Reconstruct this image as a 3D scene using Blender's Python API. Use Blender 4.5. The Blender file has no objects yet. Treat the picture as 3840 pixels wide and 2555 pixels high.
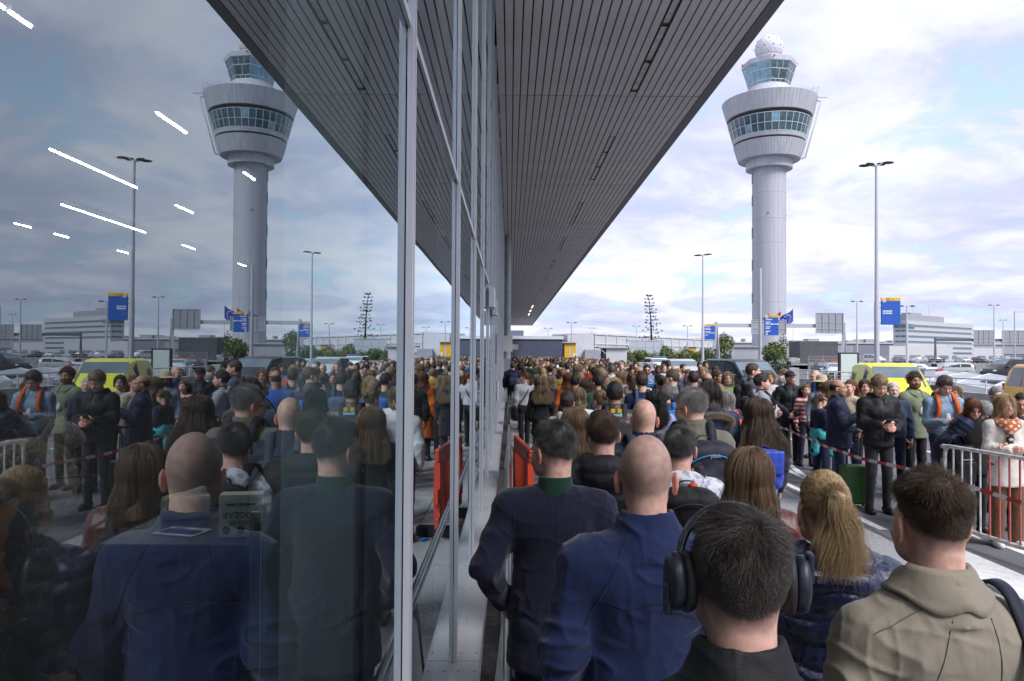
import bpy, math, random
import numpy as np
from mathutils import Vector, Matrix, Euler

random.seed(7); np.random.seed(7)
RNG = np.random.default_rng(11)
scene = bpy.context.scene
COL = scene.collection
rad = math.radians

# ------------------------------------------------------------------ camera
cam_d = bpy.data.cameras.new('camera'); cam = bpy.data.objects.new('camera', cam_d); COL.objects.link(cam)
cam_d.sensor_width = 36.0; cam_d.lens = 26.27; cam_d.clip_start = 0.05; cam_d.clip_end = 6000
CAM_H = 2.08
cam.matrix_world = Matrix.Translation((0, 0, CAM_H)) @ Euler((rad(90 + 1.066), 0, rad(-0.15)), 'XYZ').to_matrix().to_4x4() @ Matrix.Rotation(0.006, 4, 'Z')
scene.camera = cam

# ------------------------------------------------------------------ sky, sun, exposure
SUN_EL, SUN_AZ = rad(46), rad(138)      # azimuth clockwise from +Y
world = bpy.data.worlds.new('World'); scene.world = world; world.use_nodes = True
def build_world():
    nt = world.node_tree; N = nt.nodes; L = nt.links; N.clear()
    out = N.new('ShaderNodeOutputWorld'); bg = N.new('ShaderNodeBackground'); bg.inputs['Strength'].default_value = 0.1
    sky = N.new('ShaderNodeTexSky'); sky.sky_type = 'NISHITA'; sky.sun_disc = False
    sky.sun_elevation = SUN_EL; sky.sun_rotation = SUN_AZ; sky.air_density = 1.2; sky.dust_density = 2.0
    tc = N.new('ShaderNodeTexCoord')
    sep = N.new('ShaderNodeSeparateXYZ'); L.new(tc.outputs['Generated'], sep.inputs[0])
    # project the direction on a cloud ceiling: (x, y) / (z + c)
    zc = N.new('ShaderNodeMath'); zc.operation = 'MAXIMUM'; zc.inputs[1].default_value = 0.0; L.new(sep.outputs['Z'], zc.inputs[0])
    za = N.new('ShaderNodeMath'); za.operation = 'ADD'; za.inputs[1].default_value = 0.16; L.new(zc.outputs[0], za.inputs[0])
    dx = N.new('ShaderNodeMath'); dx.operation = 'DIVIDE'; L.new(sep.outputs['X'], dx.inputs[0]); L.new(za.outputs[0], dx.inputs[1])
    dy = N.new('ShaderNodeMath'); dy.operation = 'DIVIDE'; L.new(sep.outputs['Y'], dy.inputs[0]); L.new(za.outputs[0], dy.inputs[1])
    cb = N.new('ShaderNodeCombineXYZ'); L.new(dx.outputs[0], cb.inputs[0]); L.new(dy.outputs[0], cb.inputs[1])
    def noise(scale, det, rough, off, dist=0.0):
        mp = N.new('ShaderNodeMapping'); mp.inputs['Location'].default_value = off
        L.new(cb.outputs[0], mp.inputs['Vector'])
        n = N.new('ShaderNodeTexNoise'); n.inputs['Scale'].default_value = scale; n.inputs['Detail'].default_value = det
        n.inputs['Roughness'].default_value = rough; n.inputs['Distortion'].default_value = dist
        L.new(mp.outputs[0], n.inputs['Vector']); return n
    def ramp(src, pts):
        r = N.new('ShaderNodeValToRGB'); e = r.color_ramp.elements
        while len(e) < len(pts): e.new(0.5)
        for i, (p, c) in enumerate(pts):
            e[i].position = p; e[i].color = (*c, 1)
        L.new(src, r.inputs[0]); return r
    big = noise(0.85, 5, 0.55, (3.1, 1.7, 0), 0.3)
    fine = noise(2.1, 7, 0.6, (0.4, 5.2, 0), 0.4)
    cover = ramp(fine.outputs['Fac'], [(0.33, (0, 0, 0)), (0.47, (1, 1, 1))])
    # cloud tone: shaded lavender-grey undersides to white
    tone = N.new('ShaderNodeMix'); tone.data_type = 'FLOAT'; tone.inputs[0].default_value = 0.45
    L.new(big.outputs['Fac'], tone.inputs[2]); L.new(fine.outputs['Fac'], tone.inputs[3])
    CS = 3.95
    shade = ramp(tone.outputs[0], [(0.38, (0.53*CS, 0.565*CS, 0.80*CS)), (0.465, (0.69*CS, 0.725*CS, 0.94*CS)), (0.53, (0.86*CS, 0.885*CS, 1.06*CS)), (0.62, (1.0*CS, 1.01*CS, 1.10*CS))])
    blue = N.new('ShaderNodeMix'); blue.data_type = 'RGBA'; blue.blend_type = 'MIX'; blue.inputs[0].default_value = 0.72
    L.new(sky.outputs[0], blue.inputs[6]); blue.inputs[7].default_value = (0.58*CS, 0.78*CS, 1.06*CS, 1)
    mix = N.new('ShaderNodeMix'); mix.data_type = 'RGBA'; mix.blend_type = 'MIX'
    L.new(cover.outputs[0], mix.inputs[0]); L.new(blue.outputs[2], mix.inputs[6]); L.new(shade.outputs[0], mix.inputs[7])
    L.new(mix.outputs[2], bg.inputs['Color']); L.new(bg.outputs[0], out.inputs[0])
build_world()
sun_d = bpy.data.lights.new('sun', 'SUN'); sun_d.energy = 1.5; sun_d.angle = rad(24); sun_d.color = (1.0, 0.975, 0.96)
sun = bpy.data.objects.new('sun', sun_d); COL.objects.link(sun)
sdir = Vector((math.sin(SUN_AZ) * math.cos(SUN_EL), math.cos(SUN_AZ) * math.cos(SUN_EL), math.sin(SUN_EL)))
sun.rotation_euler = sdir.to_track_quat('Z', 'Y').to_euler(); sun.location = (30, -20, 60)
vs = scene.view_settings
scene.display_settings.display_device = 'sRGB'
vs.view_transform = 'Standard'; vs.look = 'None'; vs.gamma = 1.0; vs.use_curve_mapping = False
vs.exposure = 1.5
cy = scene.cycles
cy.use_denoising = True; cy.max_bounces = 8; cy.diffuse_bounces = 4; cy.glossy_bounces = 4; cy.transmission_bounces = 6; cy.transparent_max_bounces = 10
cy.caustics_reflective = False; cy.caustics_refractive = False; cy.sample_clamp_indirect = 6.0

# ------------------------------------------------------------------ helpers
def tag(o, label=None, cat=None, group=None, kind=None):
    if label: o['label'] = label
    if cat: o['category'] = cat
    if group: o['group'] = group
    if kind: o['kind'] = kind
    return o

def empty(name, loc=(0, 0, 0), rz=0.0, **kw):
    o = bpy.data.objects.new(name, None); COL.objects.link(o); o.empty_display_size = 0.2
    o.location = loc; o.rotation_euler = (0, 0, rz); return tag(o, **kw)

def link(name, me, parent=None, loc=(0, 0, 0), rz=0.0, **kw):
    o = bpy.data.objects.new(name, me); COL.objects.link(o)
    o.location = loc; o.rotation_euler = (0, 0, rz)
    if parent is not None: o.parent = parent
    return tag(o, **kw)

def copy_tree(o, parent=None):
    c = o.copy(); COL.objects.link(c); c.parent = parent
    for ch in list(o.children): copy_tree(ch, c)
    return c

_M = {}
def lin(c):
    return tuple((x / 12.92 if x <= 0.04045 else ((x + 0.055) / 1.055) ** 2.4) for x in c)

def mat(name, col, rough=0.6, metal=0.0, var=0.0, vscale=8.0, bump=0.0, bscale=40.0, spec=0.5, stretch=None, var2=None, emis=None, sheen=0.0, coat=0.0):
    if name in _M: return _M[name]
    m = bpy.data.materials.new(name); m.use_nodes = True; nt = m.node_tree; N = nt.nodes; L = nt.links
    b = N['Principled BSDF']
    b.inputs['Base Color'].default_value = (*col, 1); b.inputs['Roughness'].default_value = rough; b.inputs['Metallic'].default_value = metal
    b.inputs['Specular IOR Level'].default_value = spec
    if sheen: b.inputs['Sheen Weight'].default_value = sheen
    if coat: b.inputs['Coat Weight'].default_value = coat
    if emis:
        b.inputs['Emission Color'].default_value = (*emis[0], 1); b.inputs['Emission Strength'].default_value = emis[1]
    vec = None
    if var or bump:
        tc = N.new('ShaderNodeTexCoord'); vec = tc.outputs['Object']
        if stretch:
            mp = N.new('ShaderNodeMapping'); mp.inputs['Scale'].default_value = stretch; L.new(vec, mp.inputs[0]); vec = mp.outputs[0]
    if var:
        n = N.new('ShaderNodeTexNoise'); n.inputs['Scale'].default_value = vscale; n.inputs['Detail'].default_value = 6; n.inputs['Roughness'].default_value = 0.62
        L.new(vec, n.inputs['Vector'])
        r = N.new('ShaderNodeValToRGB'); e = r.color_ramp.elements
        e[0].position = 0.32; e[1].position = 0.68
        e[0].color = (*[max(0, c * (1 - var)) for c in col], 1); e[1].color = (*[min(1, c * (1 + var)) for c in col], 1)
        if var2: e[0].color = (*var2, 1)
        L.new(n.outputs['Fac'], r.inputs[0]); L.new(r.outputs[0], b.inputs['Base Color'])
    if bump:
        n2 = N.new('ShaderNodeTexNoise'); n2.inputs['Scale'].default_value = bscale; n2.inputs['Detail'].default_value = 5
        L.new(vec, n2.inputs['Vector'])
        bp = N.new('ShaderNodeBump'); bp.inputs['Strength'].default_value = bump; bp.inputs['Distance'].default_value = 0.02
        L.new(n2.outputs['Fac'], bp.inputs['Height']); L.new(bp.outputs[0], b.inputs['Normal'])
    _M[name] = m; return m

class MB:
    """collects simple shapes and links them as one mesh object"""
    def __init__(s): s.v = []; s.f = []; s.mi = []; s.sm = []
    def add(s, vs, fs, mi=0, smooth=False):
        k = len(s.v); s.v += [tuple(p) for p in vs]
        for f in fs: s.f.append(tuple(i + k for i in f)); s.mi.append(mi); s.sm.append(smooth)
        return s
    def box(s, a, b, mi=0):
        (x0, y0, z0), (x1, y1, z1) = a, b
        x0, x1 = min(x0, x1), max(x0, x1); y0, y1 = min(y0, y1), max(y0, y1); z0, z1 = min(z0, z1), max(z0, z1)
        return s.add([(x0,y0,z0),(x1,y0,z0),(x1,y1,z0),(x0,y1,z0),(x0,y0,z1),(x1,y0,z1),(x1,y1,z1),(x0,y1,z1)],
                     [(0,3,2,1),(4,5,6,7),(0,1,5,4),(1,2,6,5),(2,3,7,6),(3,0,4,7)], mi)
    def boxm(s, M, size, mi=0):
        hx, hy, hz = [q / 2 for q in size]
        vs = [M @ Vector(p) for p in [(-hx,-hy,-hz),(hx,-hy,-hz),(hx,hy,-hz),(-hx,hy,-hz),(-hx,-hy,hz),(hx,-hy,hz),(hx,hy,hz),(-hx,hy,hz)]]
        return s.add(vs, [(0,3,2,1),(4,5,6,7),(0,1,5,4),(1,2,6,5),(2,3,7,6),(3,0,4,7)], mi)
    def bar(s, p, q, w, h=None, mi=0):
        p = Vector(p); q = Vector(q); d = q - p; l = d.length
        M = Matrix.Translation((p + q) / 2) @ d.to_track_quat('Z', 'Y').to_matrix().to_4x4()
        return s.boxm(M, (w, h or w, l), mi)
    def tube(s, pts, r, n=10, mi=0, smooth=True, cap=True):
        pts = [Vector(p) for p in pts]; m = len(pts)
        rs = r if isinstance(r, (list, tuple)) else [r] * m
        vs = []; up = None
        for i, p in enumerate(pts):
            d = (pts[min(i+1, m-1)] - pts[max(i-1, 0)]).normalized()
            if up is None: up = Vector((0, 0, 1)) if abs(d.z) < 0.9 else Vector((0, 1, 0))
            a = d.cross(up).normalized(); b = d.cross(a).normalized(); up = -b if False else up
            for k in range(n):
                t = 2 * math.pi * k / n
                vs.append(p + (a * math.cos(t) + b * math.sin(t)) * rs[i])
        fs = []
        for i in range(m - 1):
            for k in range(n):
                k2 = (k + 1) % n
                fs.append((i*n+k, i*n+k2, (i+1)*n+k2, (i+1)*n+k))
        s.add(vs, fs, mi, smooth)
        if cap: s.add(vs[:n], [tuple(range(n))], mi); s.add(vs[-n:], [tuple(reversed(range(n)))], mi)
        return s
    def lathe(s, prof, n=24, c=(0, 0, 0), mi=0, smooth=True, a0=0.0):
        vs = []; m = len(prof)
        for (r, z) in prof:
            for k in range(n):
                t = a0 + 2 * math.pi * k / n
                vs.append((c[0] + r * math.cos(t), c[1] + r * math.sin(t), c[2] + z))
        fs = []
        for i in range(m - 1):
            for k in range(n):
                k2 = (k + 1) % n
                fs.append((i*n+k, i*n+k2, (i+1)*n+k2, (i+1)*n+k))
        return s.add(vs, fs, mi, smooth)
    def sphere(s, c, r, n=12, m=8, mi=0):
        rx, ry, rz = r if isinstance(r, (list, tuple)) else (r, r, r)
        vs = []; fs = []
        for i in range(m + 1):
            a = math.pi * i / m
            for k in range(n):
                t = 2 * math.pi * k / n
                vs.append((c[0] + rx*math.sin(a)*math.cos(t), c[1] + ry*math.sin(a)*math.sin(t), c[2] - rz*math.cos(a)))
        for i in range(m):
            for k in range(n):
                k2 = (k+1) % n; fs.append((i*n+k, i*n+k2, (i+1)*n+k2, (i+1)*n+k))
        return s.add(vs, fs, mi, True)
    def prism(s, poly, d0, d1, axis='y', mi=0):
        """extrude a 2D polygon; axis y: poly is (x,z)"""
        def P(a, b, d):
            return (a, d, b) if axis == 'y' else ((d, a, b) if axis == 'x' else (a, b, d))
        n = len(poly); vs = [P(a, b, d0) for a, b in poly] + [P(a, b, d1) for a, b in poly]
        fs = [tuple(range(n)), tuple(reversed(range(n, 2*n)))] + [(i, i+n, (i+1) % n + n, (i+1) % n) for i in range(n)]
        return s.add(vs, fs, mi)
    def quad(s, a, b, c, d, mi=0): return s.add([a, b, c, d], [(0, 1, 2, 3)], mi)
    def mesh(s, name, mats, fix=True):
        me = bpy.data.meshes.new(name); me.from_pydata(s.v, [], s.f)
        for m in (mats if isinstance(mats, (list, tuple)) else [mats]): me.materials.append(m)
        me.polygons.foreach_set('material_index', s.mi); me.polygons.foreach_set('use_smooth', s.sm)
        if fix:
            import bmesh
            bm = bmesh.new(); bm.from_mesh(me); bmesh.ops.recalc_face_normals(bm, faces=bm.faces); bm.to_mesh(me); bm.free()
        me.update(); return me
    def build(s, name, mats, parent=None, loc=(0, 0, 0), rz=0.0, bevel=0.0, **kw):
        o = link(name, s.mesh(name, mats), parent, loc, rz, **kw)
        if bevel:
            b = o.modifiers.new('bevel', 'BEVEL'); b.width = bevel; b.segments = 2; b.limit_method = 'ANGLE'; b.angle_limit = rad(40)
        return o

def text_obj(body, size, m, parent, loc, rot, align='LEFT', name='lettering', extrude=0.002, sx=1.0, bold=0.0):
    cu = bpy.data.curves.new(name, 'FONT'); cu.body = body; cu.size = size; cu.align_x = align; cu.align_y = 'CENTER'
    cu.extrude = extrude; cu.offset = bold; cu.resolution_u = 3; cu.materials.append(m)
    o = bpy.data.objects.new(name, cu); COL.objects.link(o); o.parent = parent
    o.location = loc; o.rotation_euler = rot; o.scale = (sx, 1, 1); return o
# ================================================================== IMPLICIT-SURFACE BODIES
def _hash3(ix, iy, iz, seed):
    h = (ix.astype(np.int64) * 374761393 + iy.astype(np.int64) * 668265263 + iz.astype(np.int64) * 2147483647 + seed * 1274126177) & 0xffffffff
    h = ((h ^ (h >> 13)) * 1274126177) & 0xffffffff
    return ((h ^ (h >> 16)) & 0xffff) / 32767.5 - 1.0

def vnoise(P, scale, seed=0):
    """value noise in -1..1 at points P (n,3)"""
    Q = P * scale; I = np.floor(Q).astype(np.int64); f = Q - I; f = f * f * (3 - 2 * f)
    r = 0
    for dx in (0, 1):
        wx = f[:, 0] if dx else 1 - f[:, 0]
        for dy in (0, 1):
            wy = f[:, 1] if dy else 1 - f[:, 1]
            for dz in (0, 1):
                wz = f[:, 2] if dz else 1 - f[:, 2]
                r = r + _hash3(I[:, 0] + dx, I[:, 1] + dy, I[:, 2] + dz, seed) * wx * wy * wz
    return r

class Field:
    def __init__(s, xs, ys, zs):
        s.ax = (np.asarray(xs, np.float64), np.asarray(ys, np.float64), np.asarray(zs, np.float64))
        s.F = np.full((len(xs), len(ys), len(zs)), 1.0)
    def _blk(s, lo, hi):
        sl = []
        for a, l, h in zip(s.ax, lo, hi):
            i = int(np.searchsorted(a, l)); j = int(np.searchsorted(a, h)); i = max(0, i - 1); j = min(len(a), j + 1)
            if j <= i: return None
            sl.append(slice(i, j))
        X, Y, Z = np.meshgrid(*[a[q] for a, q in zip(s.ax, sl)], indexing='ij', sparse=True)
        return tuple(sl), X, Y, Z
    def add(s, fn, lo, hi, k=0.03, m=0.05):
        b = s._blk([l - m for l in lo], [h + m for h in hi])
        if b is None: return
        sl, X, Y, Z = b; d = fn(X, Y, Z); A = s.F[sl]
        if k > 0:
            h = np.maximum(k - np.abs(A - d), 0) / k; s.F[sl] = np.minimum(A, d) - h * h * k * 0.25
        else: s.F[sl] = np.minimum(A, d)
    def cut(s, fn, lo, hi, k=0.01, m=0.03):
        b = s._blk([l - m for l in lo], [h + m for h in hi])
        if b is None: return
        sl, X, Y, Z = b; d = -fn(X, Y, Z); A = s.F[sl]
        h = np.maximum(k - np.abs(A - d), 0) / k; s.F[sl] = np.maximum(A, d) + h * h * k * 0.25
    # primitives
    def cone(s, p, q, r1, r2, k=0.03, ys=1.0, cut=False):
        """tapered capsule; ys > 1 flattens it in y"""
        p = np.asarray(p, float); q = np.asarray(q, float); d = q - p; L2 = float(d @ d) + 1e-9
        lo = np.minimum(p - r1, q - r2); hi = np.maximum(p + r1, q + r2)
        def fn(X, Y, Z):
            t = ((X - p[0]) * d[0] + (Y - p[1]) * d[1] + (Z - p[2]) * d[2]) / L2; t = np.clip(t, 0, 1)
            ex = X - p[0] - t * d[0]; ey = (Y - p[1] - t * d[1]) * ys; ez = Z - p[2] - t * d[2]
            return (np.sqrt(ex * ex + ey * ey + ez * ez) - (r1 + (r2 - r1) * t)) / (ys ** 0.5)
        (s.cut if cut else s.add)(fn, lo, hi, k)
    def ell(s, c, r, k=0.03, rot=None, cut=False):
        c = np.asarray(c, float); r = np.asarray(r, float); mr = r.max()
        def fn(X, Y, Z):
            x, y, z = X - c[0], Y - c[1], Z - c[2]
            if rot is not None:
                x, y, z = (rot[0, 0]*x + rot[1, 0]*y + rot[2, 0]*z, rot[0, 1]*x + rot[1, 1]*y + rot[2, 1]*z, rot[0, 2]*x + rot[1, 2]*y + rot[2, 2]*z)
            k0 = np.sqrt((x/r[0])**2 + (y/r[1])**2 + (z/r[2])**2); k1 = np.sqrt((x/r[0]**2)**2 + (y/r[1]**2)**2 + (z/r[2]**2)**2) + 1e-9
            return k0 * (k0 - 1) / k1
        ext = np.full(3, mr) if rot is not None else r
        (s.cut if cut else s.add)(fn, c - ext, c + ext, k)
    def box(s, c, h, r, k=0.01, M=None):
        """rounded box; M: 3x3 columns = local axes"""
        c = np.asarray(c, float); h = np.asarray(h, float)
        def fn(X, Y, Z):
            x, y, z = X - c[0], Y - c[1], Z - c[2]
            if M is not None:
                x, y, z = (M[0,0]*x + M[1,0]*y + M[2,0]*z, M[0,1]*x + M[1,1]*y + M[2,1]*z, M[0,2]*x + M[1,2]*y + M[2,2]*z)
            qx, qy, qz = np.abs(x) - h[0] + r, np.abs(y) - h[1] + r, np.abs(z) - h[2] + r
            return np.sqrt(np.maximum(qx, 0)**2 + np.maximum(qy, 0)**2 + np.maximum(qz, 0)**2) + np.minimum(np.maximum(np.maximum(qx, qy), qz), 0) - r
        e = np.full(3, np.linalg.norm(h)) if M is not None else h
        s.add(fn, c - e, c + e, k)
    def plane_cut(s, z, below=True, k=0.012):
        Z = s.ax[2][None, None, :]; d = (z - Z) if below else (Z - z)
        h = np.maximum(k - np.abs(s.F - d), 0) / k; s.F = np.maximum(s.F, d) + h * h * k * 0.25
    def surface(s):
        F = s.F; X, Y, Z = s.ax; I = F < 0
        nx, ny, nz = F.shape
        c = np.zeros((nx-1, ny-1, nz-1), np.int8)
        for a in (0, 1):
            for b in (0, 1):
                for d in (0, 1): c += I[a:nx-1+a, b:ny-1+b, d:nz-1+d]
        act = (c > 0) & (c < 8)
        i, j, k = np.nonzero(act); n = len(i)
        if n == 0: return np.zeros((0, 3)), np.zeros((0, 4), np.int32)
        idx = np.full(act.shape, -1, np.int32); idx[i, j, k] = np.arange(n)
        off = [(a, b, d) for a in (0, 1) for b in (0, 1) for d in (0, 1)]
        V = [F[i+a, j+b, k+d] for a, b, d in off]
        acc = np.zeros((n, 3)); cnt = np.zeros(n)
        ax_ = (X, Y, Z)
        for e0 in range(8):
            for bit, dim in ((4, 0), (2, 1), (1, 2)):
                if e0 & bit: continue
                e1 = e0 | bit; va, vb = V[e0], V[e1]; m = (va < 0) != (vb < 0)
                if not m.any(): continue
                t = va[m] / (va[m] - vb[m]); o = off[e0]
                bi = [i[m] + o[0], j[m] + o[1], k[m] + o[2]]
                P = np.stack([ax_[q][bi[q]] for q in range(3)], 1)
                nb = bi[dim] + 1
                P[:, dim] += t * (ax_[dim][nb] - P[:, dim])
                acc[m] += P; cnt[m] += 1
        Vt = acc / cnt[:, None]
        quads = []
        def faces(a, i0, j0, k0, cells):
            q = np.stack([idx[i0+di, j0+dj, k0+dk] for di, dj, dk in cells], 1)
            flip = ~a; q[flip] = q[flip][:, ::-1]; ok = (q >= 0).all(1); quads.append(q[ok])
        # edges along x
        m = I[:-1, 1:-1, 1:-1] != I[1:, 1:-1, 1:-1]; a, b, d = np.nonzero(m)
        faces(I[:-1, 1:-1, 1:-1][m], a, b, d, [(0,0,0),(0,1,0),(0,1,1),(0,0,1)])
        m = I[1:-1, :-1, 1:-1] != I[1:-1, 1:, 1:-1]; a, b, d = np.nonzero(m)
        faces(I[1:-1, :-1, 1:-1][m], a, b, d, [(0,0,0),(0,0,1),(1,0,1),(1,0,0)])
        m = I[1:-1, 1:-1, :-1] != I[1:-1, 1:-1, 1:]; a, b, d = np.nonzero(m)
        faces(I[1:-1, 1:-1, :-1][m], a, b, d, [(0,0,0),(1,0,0),(1,1,0),(0,1,0)])
        return Vt, np.concatenate(quads).astype(np.int32)

def vnormals(V, Q):
    n = np.cross(V[Q[:, 2]] - V[Q[:, 0]], V[Q[:, 3]] - V[Q[:, 1]])
    N = np.zeros_like(V)
    for c in range(4): np.add.at(N, Q[:, c], n)
    return N / (np.linalg.norm(N, axis=1, keepdims=True) + 1e-12)

def relax(V, Q, it=1, f=0.5):
    for _ in range(it):
        A = np.zeros_like(V); C = np.zeros(len(V))
        for c in range(4):
            np.add.at(A, Q[:, c], V[Q[:, (c+1) % 4]]); np.add.at(C, Q[:, c], 1)
            np.add.at(A, Q[:, c], V[Q[:, (c+3) % 4]]); np.add.at(C, Q[:, c], 1)
        V = V + f * (A / C[:, None] - V)
    return V

def quad_mesh(name, V, Q, mats, mi=None, col=None):
    me = bpy.data.meshes.new(name); m = len(Q)
    me.vertices.add(len(V)); me.vertices.foreach_set('co', V.astype(np.float32).ravel())
    me.loops.add(4 * m); me.polygons.add(m)
    me.loops.foreach_set('vertex_index', Q.astype(np.int32).ravel())
    me.polygons.foreach_set('loop_start', np.arange(0, 4 * m, 4, dtype=np.int32))
    me.polygons.foreach_set('use_smooth', np.ones(m, bool))
    for x in mats: me.materials.append(x)
    if mi is not None: me.polygons.foreach_set('material_index', mi.astype(np.int32))
    if col is not None:
        a = me.color_attributes.new('Col', 'FLOAT_COLOR', 'POINT'); c4 = np.ones((len(V), 4), np.float32); c4[:, :3] = col
        a.data.foreach_set('color', c4.ravel())
    me.update(calc_edges=True); return me

def axis(lo, hi, h, fine=None):
    """grid line positions with a finer band"""
    if fine is None: return np.arange(lo, hi + h, h)
    a, b, hf = fine; out = []
    if lo < a: out.append(np.arange(a - math.ceil((a - lo) / h) * h, a - 1e-9, h))
    out.append(np.arange(a, b + hf * 0.5, hf)); e = out[-1][-1]
    if hi > e: out.append(np.arange(e + h, hi + h, h))
    return np.concatenate(out)

# ------------------------------------------------------------------ materials of people
def skin_mat():
    m = bpy.data.materials.new('skin'); m.use_nodes = True; nt = m.node_tree; N = nt.nodes; L = nt.links; b = N['Principled BSDF']
    a = N.new('ShaderNodeAttribute'); a.attribute_name = 'Col'
    tc = N.new('ShaderNodeTexCoord'); n = N.new('ShaderNodeTexNoise'); n.inputs['Scale'].default_value = 38; n.inputs['Detail'].default_value = 6
    L.new(tc.outputs['Object'], n.inputs['Vector'])
    r = N.new('ShaderNodeValToRGB'); e = r.color_ramp.elements; e[0].position = 0.3; e[1].position = 0.7
    e[0].color = (0.82, 0.74, 0.71, 1); e[1].color = (1.10, 1.09, 1.08, 1); L.new(n.outputs['Fac'], r.inputs[0])
    mx = N.new('ShaderNodeMix'); mx.data_type = 'RGBA'; mx.blend_type = 'MULTIPLY'; mx.inputs[0].default_value = 1
    L.new(a.outputs['Color'], mx.inputs[6]); L.new(r.outputs[0], mx.inputs[7]); L.new(mx.outputs[2], b.inputs['Base Color'])
    b.inputs['Roughness'].default_value = 0.5; b.inputs['Specular IOR Level'].default_value = 0.4
    b.inputs['Subsurface Weight'].default_value = 0.12; b.inputs['Subsurface Radius'].default_value = (0.9, 0.35, 0.2); b.inputs['Subsurface Scale'].default_value = 0.008
    n2 = N.new('ShaderNodeTexNoise'); n2.inputs['Scale'].default_value = 420; n2.inputs['Detail'].default_value = 2; L.new(tc.outputs['Object'], n2.inputs['Vector'])
    bp = N.new('ShaderNodeBump'); bp.inputs['Strength'].default_value = 0.35; bp.inputs['Distance'].default_value = 0.002
    L.new(n2.outputs['Fac'], bp.inputs['Height']); L.new(bp.outputs[0], b.inputs['Normal'])
    return m
SKIN = skin_mat()

def cloth(col, kind='cotton'):
    """kind: cotton, nylon, wool, denim, leather, puffer, jersey, camo"""
    key = 'cloth_' + kind + '_' + '_'.join('%03d' % int(c * 999) for c in col)
    if key in _M: return _M[key]
    m = bpy.data.materials.new(key); m.use_nodes = True; nt = m.node_tree; N = nt.nodes; L = nt.links; b = N['Principled BSDF']
    rough = dict(cotton=0.8, nylon=0.60, wool=0.95, denim=0.85, leather=0.42, puffer=0.25, jersey=0.9, camo=0.85)[kind]
    b.inputs['Roughness'].default_value = rough; b.inputs['Specular IOR Level'].default_value = {'leather': 0.4, 'puffer': 0.65, 'nylon': 0.28}.get(kind, 0.22)
    if kind in ('wool', 'cotton', 'jersey', 'denim', 'camo'): b.inputs['Sheen Weight'].default_value = 0.18; b.inputs['Sheen Roughness'].default_value = 0.5
    tc = N.new('ShaderNodeTexCoord')
    def nz(s, d, st=None):
        n = N.new('ShaderNodeTexNoise'); n.inputs['Scale'].default_value = s; n.inputs['Detail'].default_value = d
        if st:
            mp = N.new('ShaderNodeMapping'); mp.inputs['Scale'].default_value = st; L.new(tc.outputs['Object'], mp.inputs[0]); L.new(mp.outputs[0], n.inputs['Vector'])
        else: L.new(tc.outputs['Object'], n.inputs['Vector'])
        return n
    a = nz(7 if kind != 'denim' else 5, 6); v = {'denim': 0.4, 'wool': 0.2, 'leather': 0.3}.get(kind, 0.14)
    r = N.new('ShaderNodeValToRGB'); e = r.color_ramp.elements; e[0].position = 0.32; e[1].position = 0.7
    e[0].color = (*[c * (1 - v) for c in col], 1); e[1].color = (*[min(1, c * (1 + v)) for c in col], 1)
    if kind == 'camo':
        a.inputs['Scale'].default_value = 26; e[0].position = 0.44; e[1].position = 0.5; e[0].color = (*[c * 0.62 for c in col], 1)
    L.new(a.outputs['Fac'], r.inputs[0]); L.new(r.outputs[0], b.inputs['Base Color'])
    # folds (broad, stretched) and weave
    f1 = nz(9, 3, (1.0, 1.0, 0.38)); f2 = nz({'wool': 260, 'jersey': 240, 'denim': 330, 'leather': 130}.get(kind, 420), 2)
    b1 = N.new('ShaderNodeBump'); b1.inputs['Strength'].default_value = {'puffer': 0.75, 'leather': 0.6, 'nylon': 0.6}.get(kind, 0.45); b1.inputs['Distance'].default_value = 0.03
    L.new(f1.outputs['Fac'], b1.inputs['Height'])
    if kind == 'puffer':
        f1.inputs['Scale'].default_value = 22; f1.inputs['Detail'].default_value = 4; f1.inputs['Distortion'].default_value = 1.0; b1.inputs['Distance'].default_value = 0.016
    b2 = N.new('ShaderNodeBump'); b2.inputs['Strength'].default_value = {'wool': 0.6, 'jersey': 0.5, 'leather': 0.4}.get(kind, 0.42); b2.inputs['Distance'].default_value = 0.003
    L.new(f2.outputs['Fac'], b2.inputs['Height']); L.new(b1.outputs[0], b2.inputs['Normal']); L.new(b2.outputs[0], b.inputs['Normal'])
    _M[key] = m; return m

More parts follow.
